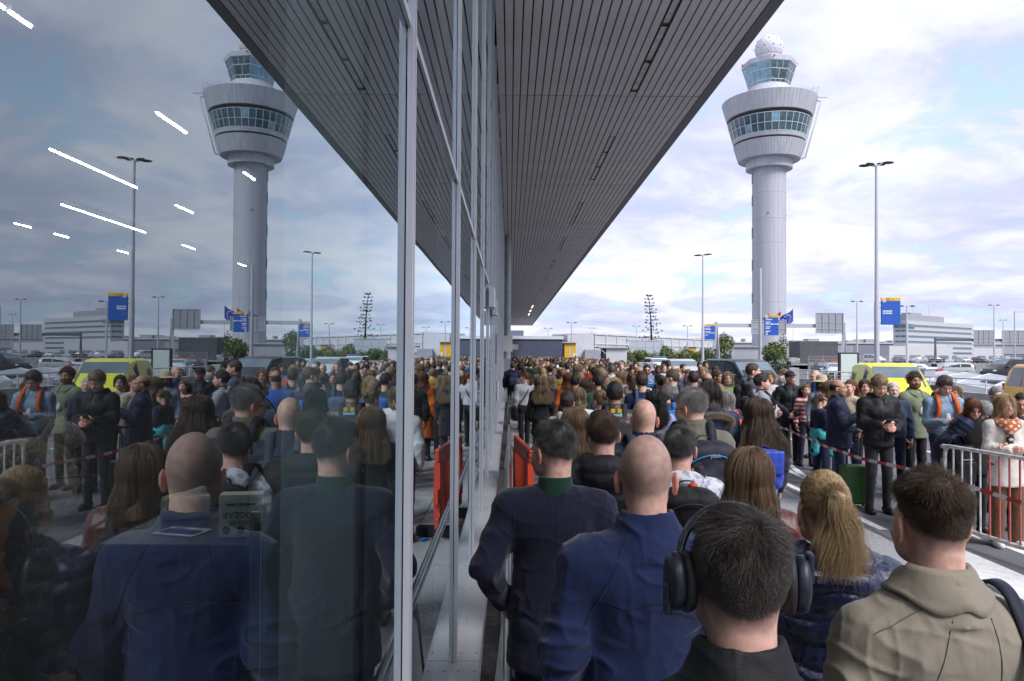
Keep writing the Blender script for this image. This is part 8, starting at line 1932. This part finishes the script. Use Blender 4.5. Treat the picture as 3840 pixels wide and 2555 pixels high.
def scarf(who, c1, c2, dots=True, tail=True):
    sp, po = who; b = sp['_bend']; hh = 0.010
    F = Field(np.arange(-0.17, 0.17, hh), np.arange(-0.17, 0.22, hh), np.arange(1.10, 1.56, hh))
    def fn(X, Y, Z):
        r = np.sqrt(X**2 + ((Y + 0.005) * 0.95)**2); return np.sqrt((r - 0.093 - (1.50 - Z)*0.3)**2 + ((Z - 1.455 + Y*0.35) * 0.72)**2) - 0.036
    F.add(fn, (-0.16, -0.15, 1.36), (0.16, 0.16, 1.53), 0)
    if tail: F.cone((0.02, 0.135, 1.40), (0.035, 0.165, 1.18), 0.05, 0.035, 0.03, ys=1.6)
    V, Q = F.surface(); N_ = vnormals(V, Q); V = V + N_ * (0.008 * vnoise(V * np.array((1, 1, 2.2)), 16, 4))[:, None]
    ms = [cloth(c1, 'wool')]; mi = None
    if dots:
        ms += [cloth((0.60, 0.57, 0.53), 'wool')]; f = V[Q].mean(1); cell = np.floor(np.stack([np.arctan2(f[:, 0], f[:, 1] + 0.01) * 3.4, f[:, 2] * 26], 1)); u = np.stack([np.arctan2(f[:, 0], f[:, 1] + 0.01) * 3.4, f[:, 2] * 26], 1) - cell - 0.5
        odd = (cell.sum(1) % 2 == 0); mi = ((np.hypot(u[:, 0], u[:, 1]) < 0.40) & odd).astype(int)
        low = f[:, 2] < 1.30; ms += [cloth((0.03, 0.03, 0.035), 'wool')]; mi = np.where(low & (mi == 0), 2, mi)
    link('scarf', quad_mesh('scarf', b(V), Q, ms, mi), po)
if 'whitecoat' in WHO: scarf(WHO['whitecoat'], (0.42, 0.11, 0.03), None)
if 'redlady' in WHO: scarf(WHO['redlady'], (0.26, 0.26, 0.28), None, False, False)
if 'denimlady' in WHO: scarf(WHO['denimlady'], (0.16, 0.28, 0.04), None, False)
if 'parka' in WHO:
    sp, po = WHO['parka']; b = sp['_bend']; r = np.random.default_rng(5); n = 5200
    a = r.uniform(-2.5, 2.5, n); c = np.stack([0.150*np.sin(a), -0.155 - 0.04*np.cos(a*0.8), 1.425 + 0.055*np.cos(a) - 0.02], 1); d = r.normal(size=(n, 3)); d /= np.linalg.norm(d, axis=1, keepdims=True)
    p = np.stack([c + d * 0.036 * t for t in (0.1, 0.4, 0.7, 1.0)], 1); strands('fur_trim', b(p), 0.0014, hair_mat((0.30, 0.25, 0.18), True), po)
if 'beige' in WHO:
    sp, po = WHO['beige']; sc = sp['_sc']
    t = empty('shoulder_bag', (sp['x'], sp['y'], 0), rad(sp['face']), label='navy shoulder strap and bag worn over the beige jacket', cat='bag'); t.scale = (sc,) * 3
    mb = MB(); ribbon(mb, smooth_path([(0.135, 0.12, 1.36), (0.152, 0.03, 1.462), (0.160, -0.045, 1.468), (0.166, -0.10, 1.40), (0.168, -0.148, 1.28), (0.15, -0.172, 1.15), (0.13, -0.175, 1.02)], 6), 0.040, 0.008, (1, 0.3, 0)); mb.build('strap', cloth((0.014, 0.017, 0.035), 'nylon'), t)
    link('bag', sdf_box_mesh('bag', (0.12, -0.21, 0.90), (0.15, 0.05, 0.13), 0.04, cloth((0.014, 0.017, 0.035), 'nylon'), 0.004, 2, 0.014), t)
if 'greysweat' in WHO:
    sp, po = WHO['greysweat']; sc = sp['_sc']
    t = empty('shoulder_bag', (sp['x'], sp['y'], 0), rad(sp['face']), label='black shoulder bag hanging from the light grey sweatshirt by the glass', cat='bag'); t.scale = (sc,) * 3
    mb = MB(); ribbon(mb, smooth_path([(0.11, 0.05, 1.46), (0.10, -0.06, 1.475), (0.04, -0.15, 1.32), (-0.06, -0.165, 1.15), (-0.19, -0.12, 0.98)], 6), 0.022, 0.006, (1, 0, 0)); mb.build('strap', cloth((0.010, 0.010, 0.011), 'leather'), t)
    link('bag', sdf_box_mesh('bag', (-0.24, -0.02, 0.80), (0.06, 0.17, 0.17), 0.04, cloth((0.010, 0.010, 0.011), 'leather'), 0.006, 2, 0.016), t)
if 'bending' in WHO:
    t = empty('shoulder_bag', (5.22, 8.72, 0.60), rad(20), label='boxy black cabin bag held by the bending person', cat='bag')
    link('bag', sdf_box_mesh('bag', (0, 0, 0.22), (0.18, 0.10, 0.24), 0.04, cloth((0.010, 0.010, 0.013), 'leather'), 0.003, 2, 0.014), t)
    link('pocket', sdf_box_mesh('pocket', (0, -0.11, 0.15), (0.15, 0.03, 0.13), 0.025, cloth((0.010, 0.010, 0.013), 'leather'), 0.003, 2, 0.014), t)
    MB().tube([(-0.08, -0.135, 0.30), (0.08, -0.135, 0.30)], 0.006, 6).build('buckle', CHROME, t); mb = MB(); ribbon(mb, smooth_path([(-0.15, 0, 0.44), (-0.06, 0, 0.56), (0.06, 0, 0.56), (0.15, 0, 0.44)], 5), 0.03, 0.01, (0, 1, 0)); mb.build('handle', cloth((0.012, 0.012, 0.015), 'leather'), t)
def phone(who, lab, dx=0.0):
    sp, po = who; P = sp['_P']; sc = sp['_sc']; t = empty('phone', (sp['x'], sp['y'], 0), rad(sp['face']), label=lab, cat='phone'); t.scale = (sc,) * 3
    M_ = Matrix.Translation((dx, 0.345, 1.175)) @ Matrix.Rotation(rad(38), 4, 'X'); MB().boxm(M_, (0.072, 0.148, 0.008)).build('casing', BLACKP, t, bevel=0.003); MB().boxm(M_ @ Matrix.Translation((0, 0, 0.0046)), (0.066, 0.140, 0.001)).build('screen', mat('phone_screen', (0.05, 0.06, 0.08), 0.1), t)
if 'phoneman' in WHO: phone(WHO['phoneman'], 'dark phone held by the person in the black windbreaker', 0.03)
if 'orangebp' in WHO: phone(WHO['orangebp'], 'phone held by the young person with the orange rucksack')
if 'ponytail' in WHO: phone(WHO['ponytail'], 'phone held in front of the blonde ponytail', 0.02)
if 'ponytail' in WHO:
    sp, po = WHO['ponytail']; q = sp['_project']([(-0.085, 1.462)], False, 0.004)
    if q: text_obj('R&D', 0.020, mat('print_white', (0.6, 0.6, 0.62), 0.6), po, q[0], (rad(55), 0, rad(-4)), 'CENTER', extrude=0.0008)
if 'girl' in WHO:
    sp, po = WHO['girl']; P = sp['_P']; b = sp['_bend']
    F = Field(np.arange(-0.22, 0.22, 0.012), np.arange(-0.2, 0.2, 0.012), np.arange(0.5, 1.1, 0.012)); F.cone((-0.06, -0.02, 0.97), (0.06, -0.02, 0.97), 0.155, 0.155, 0.02, ys=1.2); F.plane_cut(0.90, True); F.cone((0.10, 0.11, 0.93), (0.12, 0.14, 0.62), 0.05, 0.06, 0.03); F.cone((0.0, -0.1, 0.93), (0.0, -0.14, 0.68), 0.09, 0.10, 0.03, ys=1.5); V, Q = F.surface(); N_ = vnormals(V, Q); V = V + N_ * (0.012 * vnoise(V, 14, 3))[:, None]
    link('jacket', quad_mesh('jacket', b(V), Q, [cloth((0.07, 0.45, 0.50), 'nylon')]), po)
    mb = MB().lathe([(0.088, -0.012), (0.092, 0), (0.088, 0.012)], 24); Mh = Matrix([list(r) for r in P.HR]).to_4x4(); mb.v = [tuple(b(H2B(P, (v[0]*0.93, v[1]*1.10 - 0.012, v[2] + 1.672)))) for v in mb.v]; mb.build('headband', cloth((0.55, 0.25, 0.30), 'jersey'), po)

# ---------------------------------------------------------------- suitcase
t = empty('suitcase', (4.76, 10.32, 0), rad(-8), label='green hard shell suitcase with its black handle pulled up', cat='suitcase')
GRN = mat('suitcase_green', (0.032, 0.105, 0.022), 0.38, var=0.08, vscale=8, bump=0.1, bscale=200)
MB().box((-0.175, -0.11, 0.06), (0.175, 0.008, 0.585)).build('shell', GRN, t, bevel=0.03); MB().box((-0.175, 0.012, 0.06), (0.175, 0.12, 0.585)).build('shell', GRN, t, bevel=0.03)
for k in range(5): MB().box((-0.13 + k*0.06, -0.114, 0.12), (-0.105 + k*0.06, -0.108, 0.54)).build('rib', GRN, t)
MB().box((0.02 - 0.02, -0.118, 0.47), (0.05, -0.1085, 0.49)).build('badge', CHROME, t)
hd = MB().tube([(-0.07, 0.09, 0.58), (-0.07, 0.09, 1.02)], 0.009, 8).tube([(0.07, 0.09, 0.58), (0.07, 0.09, 1.02)], 0.009, 8).box((-0.09, 0.075, 1.02), (0.09, 0.108, 1.055)); hd.build('handle', BLACKP, t, kind='stuff')
for sx in (-1, 1):
    for sy in (-0.08, 0.09): MB().tube([(sx*0.14 - 0.012, sy, 0.028), (sx*0.14 + 0.012, sy, 0.028)], 0.028, 12).box((sx*0.14 - 0.018, sy - 0.015, 0.03), (sx*0.14 + 0.018, sy + 0.015, 0.065)).build('wheel', BLACKP, t, kind='stuff')

# ---------------------------------------------------------------- barriers, tape, rail
STEELW = mat('barrier_white', (0.66, 0.66, 0.67), 0.45, var=0.18, vscale=14, var2=(0.42, 0.40, 0.40)); STEELR = mat('barrier_red', (0.42, 0.025, 0.03), 0.5, var=0.35, vscale=26, var2=(0.35, 0.16, 0.15))
def crowd_barrier(x, y, rz, lab, L_=2.3, red=(3, 7)):
    t = empty('crowd_barrier', (x, y, 0), rz, label=lab, cat='barrier', group='steel crowd barriers')
    r = 0.021; c = 0.12
    MB().tube(smooth_path([(0, 0, 0.16), (0, 0, 0.93), (0.03, 0, 1.02), (c, 0, 1.06), (L_ - c, 0, 1.06), (L_ - 0.03, 0, 1.02), (L_, 0, 0.93), (L_, 0, 0.16)], 5), r, 10).build('frame', STEELW, t)
    MB().tube([(0.0, 0, 0.17), (L_, 0, 0.17)], r, 10).build('bottom_rail', STEELW, t)
    n = 17
    for k in range(1, n):
        xx = L_ * k / n; MB().tube([(xx, 0, 0.17), (xx, 0, 1.06)], 0.0105, 8).build('bar', STEELR if red[0]*1.0 <= k - 1 and (k - 1) % 9 >= 4 and (k - 1) % 9 < 9 else STEELW, t)
    for xx in (0.3, L_ - 0.3): MB().tube([(xx, -0.30, 0.012), (xx, -0.08, 0.10), (xx, 0, 0.165), (xx, 0.08, 0.10), (xx, 0.30, 0.012)], 0.018, 8).build('foot', STEELW, t)
    MB().tube([(0, 0, 0.90), (-0.05, 0, 0.90), (-0.05, 0, 0.80)], 0.010, 8).build('hook', STEELW, t)
    return t
crowd_barrier(5.02, 8.62, rad(-83), 'white crowd barrier with a block of red bars in front of the white blazer')
crowd_barrier(4.75, 15.6, rad(92), 'white crowd barrier behind the folded arms in denim')
crowd_barrier(4.62, 19.0, rad(90), 'white crowd barrier beside the orange red cardigan')
cb = empty('red_fence', (33.0, 64, 0), label='row of red mesh fencing below the pale blue hatchback', cat='fence'); mb = MB()
MB().box((0, 0, 0.95), (4.2, 0.06, 1.05)).box((0, 0, 0.05), (4.2, 0.06, 0.15)).build('frame', mat('fence_red', (0.40, 0.03, 0.06), 0.6), cb, kind='stuff')
me = MB().box((0, 0, 0.151), (0.05, 0.05, 0.949)).mesh('bar', mat('fence_red', (0.40, 0.03, 0.06), 0.6))
for k in range(28): link('bar', me, cb, (k*0.15, 0.005, 0))
# the red and white tape: one ribbon, stripes as alternating faces, sagging between its posts
TW1, TR1 = mat('tape_white', (0.70, 0.69, 0.69), 0.4), mat('tape_red', (0.55, 0.03, 0.02), 0.4)
path = [(4.62, 29.0, 1.02), (4.68, 25.5, 1.01), (4.58, 20.2, 0.99), (4.40, 14.5, 0.98), (4.12, 11.2, 0.99), (3.80, 8.53, 0.985), (3.83, 7.03, 1.0), (3.82, 5.54, 1.0), (3.80, 3.6, 1.02), (3.78, 1.0, 1.04)]
pp = smooth_path(path, 40); acc = 0; dist = [0]
for i in range(1, len(pp)): acc += (pp[i] - pp[i-1]).length; dist.append(acc)
mb = MB(); tot = acc; step = 0.041; D_ = np.arange(0, tot, step); PX = [np.interp(D_, dist, [p[k] for p in pp]) for k in range(3)]
for i in range(len(D_) - 1):
    def tw(q): 
        a = 0.35 * math.sin(D_[q] * 0.9) + 0.15; return Vector((math.sin(a) * 0.017, 0, math.cos(a) * 0.017))
    a, b = Vector((PX[0][i], PX[1][i], PX[2][i] + 0.004*math.sin(D_[i]*5))), Vector((PX[0][i+1], PX[1][i+1], PX[2][i+1] + 0.004*math.sin(D_[i+1]*5)))
    k = int(D_[i] / 0.165) % 2
    mb.quad(a - tw(i), b - tw(i+1), b + tw(i+1), a + tw(i), k)
mb.build('barrier_tape', [TW1, TR1], label='red and white striped tape stretched along the edge of the queue', cat='barrier tape')
# bumper rail along the glass
STN = mat('stainless', (0.55, 0.56, 0.58), 0.22, metal=0.9, var=0.05, vscale=4)
t = empty('bumper_rail', (0, 0, 0), label='stainless tube rail on grey posts between the glass and the queue', cat='rail')
for (a, b) in ((0.4, 5.2), (5.21, 9.2), (9.21, 15.0), (20.6, 26.0), (26.01, 31)):
    MB().tube([(0.0, a, 0.65), (0.0, b, 0.65)], 0.031, 18).build('tube', STN, t)
for y in (1.2, 4.3, 7.4, 10.5, 13.6, 21.2, 24.4, 27.6, 30.6):
    MB().prism([(-0.10, 0.0), (0.02, 0.0), (0.02, 0.62), (-0.03, 0.62)], y, y + 0.10, 'y').build('post', mat('post_grey', (0.20, 0.20, 0.21), 0.7, var=0.2, vscale=6), t)
MB().tube([(0, 15.0, 0.65), (0, 15.25, 0.60), (0, 15.35, 0.45), (0, 15.36, 0.0)], 0.031, 14).build('end_bend', STN, t)
# red plastic water barrier leaning by the rail
t = empty('plastic_barrier', (0.24, 8.3, 0.125), rad(96), label='bright red slotted plastic road barrier leaning at the rail', cat='barrier')
RED = mat('plastic_red', (0.62, 0.06, 0.025), 0.38, var=0.10, vscale=5, bump=0.1, bscale=60)
MB().box((0, -0.03, 0.75), (1.5, 0.03, 0.90)).build('top_beam', RED, t, bevel=0.02); MB().box((0, -0.03, 0.0), (1.5, 0.03, 0.14)).build('bottom_beam', RED, t, bevel=0.02)
me = MB().box((0, -0.022, 0.141), (0.055, 0.022, 0.749)).mesh('slat', RED)
for k in range(12): link('slat', me, t, (0.035 + k * 0.123, 0, 0))
for xx in (0.0, 1.43): MB().box((xx, -0.035, 0.142), (xx + 0.07, 0.035, 0.748)).build('end_post', RED, t)
MB().box((-0.07, -0.025, 0.30), (-0.002, 0.025, 0.46)).build('hook', RED, t); 
for xx in (0.25, 1.25): MB().box((xx - 0.06, -0.28, -0.12), (xx + 0.06, 0.28, -0.002)).build('foot', mat('rubber_foot', (0.02, 0.02, 0.022), 0.9), t, bevel=0.02)
r_ = random.Random(3)
for k, (x, y, a) in enumerate(((0.32, 8.95, 0.4), (0.40, 8.35, 2.0))):
    F = Field(np.arange(-0.12, 0.12, 0.008), np.arange(-0.12, 0.12, 0.008), np.arange(-0.01, 0.06, 0.008)); F.ell((0, 0, 0.012), (0.05, 0.04, 0.014), 0)
    for q in range(5): F.cone((0.03, -0.03 + q*0.014, 0.012), (0.085 - 0.01*abs(q-2), -0.055 + q*0.026, 0.01 + 0.012*(q % 2)), 0.010, 0.007, 0.01)
    V, Q = F.surface(); V = V + vnormals(V, Q) * (0.006 * vnoise(V, 40, k))[:, None]
    link('glove', quad_mesh('glove', V, Q, [mat('glove_blue', (0.02, 0.22, 0.55), 0.5)]), None, (x, y, 0.004), a, label=['crumpled blue rubber glove on the paving by the plastic barrier', 'second blue rubber glove lying slightly nearer on the paving'][k], cat='glove', group='blue gloves dropped by the rail')
# ================================================================== INSIDE THE GLASS
# linear hall ceiling lights; unseen counter rows are added to brighten the desk
tl = [(-1.6, 0.2, 1.4), (-1.6, 1.7, 1.4), (-1.6, 3.2, 1.4), (-2.5, 0.2, 1.4), (-2.5, 1.7, 1.4), (-2.5, 3.2, 1.4), (-3.4, 0.6, 1.4), (-3.4, 2.3, 1.4), (-3.4, 4.0, 1.4), (-7.3, 9.2, 1.4), (-7.3, 10.7, 0.5), (-7.3, 15.2, 1.4), (-7.3, 20.2, 0.9), (-7.3, 27.5, 1.2), (-11.2, 14.6, 1.4), (-11.2, 18.0, 1.4), (-11.2, 19.45, 1.4), (-11.2, 20.9, 1.35), (-11.2, 24.8, 1.4), (-15.0, 24.8, 1.4), (-15.0, 26.25, 1.4), (-15.0, 27.7, 1.4), (-15.0, 29.15, 1.4), (-15.0, 34.0, 1.4), (-15.0, 41.0, 1.2), (-19.0, 28.5, 1.0), (-19.0, 31.0, 1.0), (-19.0, 36.0, 1.0)]
nm = ['first', 'second', 'third', 'fourth', 'fifth', 'sixth', 'seventh', 'eighth', 'ninth', 'tenth', 'eleventh', 'twelfth', 'thirteenth', 'fourteenth', 'fifteenth', 'sixteenth', 'seventeenth', 'eighteenth', 'nineteenth', 'twentieth', 'twenty first']
row = {-1.6: 'added unseen row lighting the counter', -2.5: 'added unseen middle row lighting the counter', -3.4: 'added unseen rear row lighting the counter', -7.3: 'row nearest the glass', -11.2: 'second row from the glass', -15.0: 'third row from the glass', -19.0: 'deepest row'}
cntr = {}
for (x, y, l) in tl:
    rw = row[x]; cntr[rw] = cntr.get(rw, -1) + 1
    t = empty('strip_light', (x, y, TOP_Z - 0.5), label='%s lit white strip light in the hall, %s' % (nm[cntr[rw]], rw), cat='ceiling light', group='strip lights in the hall')
    MB().box((0.035, 0, 0), (0.055, l, 0.03)).build('tube', TUBE, t); MB().box((0.0, -0.01, 0.032), (0.09, l + 0.01, 0.19)).build('casing', mat('light_casing', (0.3, 0.3, 0.32), 0.6), t)
# grey green partition standing close behind the glass
t = empty('partition', (-0.405, 1.33, 0), label='tall grey green panel standing inside right behind the glass', cat='partition')
MB().box((-0.03, 0.0, 0.0), (0.0, 0.70, TOP_Z - 0.31)).build('panel', mat('partition_green', (0.70, 0.84, 0.79), 0.7, var=0.10, vscale=2.0), t); MB().box((-0.05, -0.012, 0.9), (-0.031, -0.001, 1.8)).build('trim', mat('partition_trim', (0.5, 0.6, 0.58), 0.6), t)
for z in (1.1, 1.5): MB().box((-0.05, -0.022, z), (-0.035, -0.0125, z + 0.03)).build('hinge', BLACKP, t)
# counter desk with papers and the mask box
t = empty('counter_desk', (-1.22, 3.25, 0), label='dark blue black check-in counter inside the glass', cat='desk')
DK = mat('desk_dark', (0.035, 0.045, 0.085), 0.45, var=0.15, vscale=4)
MB().box((-0.55, -0.02, 1.22), (0.22, 0.66, 1.255)).build('top', DK, t, bevel=0.004); MB().box((-0.53, 0.02, 0.0), (0.20, 0.64, 1.218)).build('body', mat('desk_body', (0.010, 0.012, 0.025), 0.5), t)
MB().box((-0.42, -0.001, 0.15), (0.12, 0.018, 1.0)).build('front_panel', mat('desk_panel', (0.025, 0.04, 0.16), 0.5), t)
bxm = mat('carton_pale', (0.80, 0.86, 0.85), 0.7, var=0.05, vscale=6); GT = mat('print_green', (0.03, 0.16, 0.05), 0.6); DT = mat('print_dark', (0.04, 0.05, 0.05), 0.6)
t = empty('mask_box', (-1.20, 3.36, 1.257), rad(10), label='pale upside down carton of face masks with green printing on the counter', cat='box')
t.scale = (1.5,) * 3
w, h, d = 0.125, 0.125, 0.06
MB().box((-w/2, 0, 0), (w/2, d, h)).build('carton', bxm, t)
R = (rad(90), rad(180), 0); y_ = -0.001
text_obj('ZOGEAR', 0.027, GT, t, (0, y_, h*0.53), R, 'CENTER', extrude=0.0003); text_obj('ZOGEAR', 0.018, DT, t, (0.004, y_, h*0.34), R, 'CENTER', extrude=0.0003)
MB().box((-0.042, -0.0012, h*0.74), (0.042, -0.0002, h*0.80)).build('print_band', GT, t); text_obj('FACE MASK', 0.008, bxm, t, (0, -0.0016, h*0.77), R, 'CENTER', extrude=0.0002)
for k in (-1, 0, 1): MB().tube([(k*0.040, -0.0012, h*0.17), (k*0.040, -0.0002, h*0.17)], 0.0115, 20).build('print_disc', GT, t)
MB().box((w/2 + 0.0002, 0.008, h*0.25), (w/2 + 0.0012, d - 0.008, h*0.55)).build('print_panel', mat('print_lime', (0.12, 0.35, 0.05), 0.6), t)
t = empty('leaflet', (-1.62, 3.40, 1.257), rad(-14), label='blue and white printed leaflet lying on the counter', cat='leaflet')
MB().box((0, 0, 0), (0.21, 0.15, 0.003)).build('sheet', mat('paper_white', (0.75, 0.75, 0.75), 0.7), t); MB().box((0.012, 0.03, 0.0031), (0.20, 0.11, 0.0037)).build('print', mat('print_blue', (0.02, 0.04, 0.22), 0.5), t); MB().box((0.03, 0.118, 0.0031), (0.09, 0.14, 0.0037)).build('print', mat('print_grey', (0.15, 0.17, 0.2), 0.5), t)
MB().sphere((0, 0, 0.028), (0.026, 0.024, 0.029), 14, 10).build('lemon', mat('lemon_yellow', (0.55, 0.50, 0.03), 0.45, bump=0.2, bscale=120), None, (-1.045, 3.50, 1.256), label='small yellow ball beside the carton on the counter', cat='ball')
F = Field(np.arange(-0.14, 0.14, 0.009), np.arange(-0.08, 0.08, 0.009), np.arange(-0.005, 0.16, 0.009)); F.box((0, 0, 0.055), (0.11, 0.05, 0.055), 0.01); F.cone((-0.06, 0, 0.10), (0.07, 0.02, 0.13), 0.018, 0.025, 0.02); V, Q = F.surface(); V = V + vnormals(V, Q) * (0.007 * vnoise(V, 22, 2))[:, None]
link('paper_bag', quad_mesh('paper_bag', V, Q, [mat('paper_cream', (0.50, 0.50, 0.44), 0.8, bump=0.3, bscale=30)]), None, (-1.60, 3.72, 1.26), 0.3, label='crumpled cream paper bag on the counter', cat='paper bag')
# people behind the glass
INS = [dict(label='person indoors with swept blonde hair and glasses, seen in profile through the glass', x=-1.86, y=3.05, h=1.70, face=-62, lod=1, sex='f', hair='bun', hc='darkblonde', tone='fair', seed=201, strands=5000, eyes=True, top=dict(col=(0.012, 0.013, 0.018), kind='puffer', collar='stand', puff=0.02, quilt=0.07), bottom=dict(col=(0.02, 0.02, 0.03), kind='cotton'), id='inside'),
       dict(label='person indoors in a dark coat with grey hair, behind the glass near the photo edge', x=-2.28, y=3.75, h=1.76, face=14, lod=1, sex='f', hair='bob', hc='darkgrey', tone='fair', seed=202, top=dict(col=(0.02, 0.022, 0.028), kind='wool', hem=0.7), bottom=dict(col=(0.02, 0.02, 0.03), kind='cotton'), id='inside_two')]
for sp in INS: WHO[sp['id']] = (sp, build_person(sp))
glasses(WHO['inside'])
bp = backpack(WHO['inside_two'], (0.35, 0.13, 0.02), 0.30, 0.40, 0.16, 'orange backpack worn by the grey haired person indoors', zb=0.98, tk=0.02)
F = Field(np.arange(-0.26, 0.26, 0.012), np.arange(-0.18, 0.18, 0.012), np.arange(-0.16, 0.22, 0.012))
F.ell((0, 0, 0), (0.15, 0.08, 0.08), 0); F.ell((0.15, 0, 0.08), (0.085, 0.075, 0.075), 0.03); F.ell((0.215, 0, 0.065), (0.04, 0.035, 0.03), 0.02)
for s in (-1, 1):
    F.ell((0.13, s*0.06, 0.13), (0.03, 0.02, 0.045), 0.015); F.cone((0.09, s*0.05, -0.03), (0.13, s*0.06, -0.13), 0.036, 0.030, 0.02); F.cone((-0.10, s*0.05, -0.03), (-0.16, s*0.07, -0.11), 0.042, 0.034, 0.02)
V, Q = F.surface(); V = V + vnormals(V, Q) * (0.004 * vnoise(V, 60, 2))[:, None]
link('plush_dog', quad_mesh('plush_dog', V, Q, [mat('plush_pink', (0.42, 0.30, 0.27), 0.95, var=0.15, vscale=30, bump=0.8, bscale=140, sheen=0.4)]), None, (-2.26, 3.50, 1.60), rad(20), label='pinkish plush dog riding on top of the orange backpack', cat='soft toy')
# chair shapes deep in the hall read only as dark seats
for i, (x, y) in enumerate(((-3.2, 3.6), (-3.9, 3.9))):
    t = empty('waiting_chair', (x, y, 0), rad(20), label=['dark waiting chair inside the hall by the counter', 'second dark waiting chair beside the first inside the hall'][i], cat='chair', group='chairs in the hall')
    SEA = mat('chair_dark', (0.02, 0.022, 0.035), 0.5); MB().box((0, 0, 0.42), (0.5, 0.48, 0.48)).build('seat', SEA, t, bevel=0.02); MB().box((0, 0.44, 0.485), (0.5, 0.5, 0.95)).build('backrest', SEA, t, bevel=0.02)
    for (a, b) in ((0.04, 0.04), (0.46, 0.04), (0.04, 0.44), (0.46, 0.44)): MB().tube([(a, b, 0), (a, b, 0.419)], 0.015, 8).build('leg', CHROME, t)
# ---- lettering curves become meshes
def bake_text():
    dg = bpy.context.evaluated_depsgraph_get()
    for o in [o for o in scene.objects if o.type == 'FONT']:
        me = bpy.data.meshes.new_from_object(o.evaluated_get(dg)); n = o.name; par = o.parent; mw = o.matrix_basis.copy(); m = o.data.materials[0]
        bpy.data.objects.remove(o)
        q = bpy.data.objects.new(n, me); COL.objects.link(q); q.parent = par; q.matrix_basis = mw
        if not me.materials: me.materials.append(m)
bake_text()
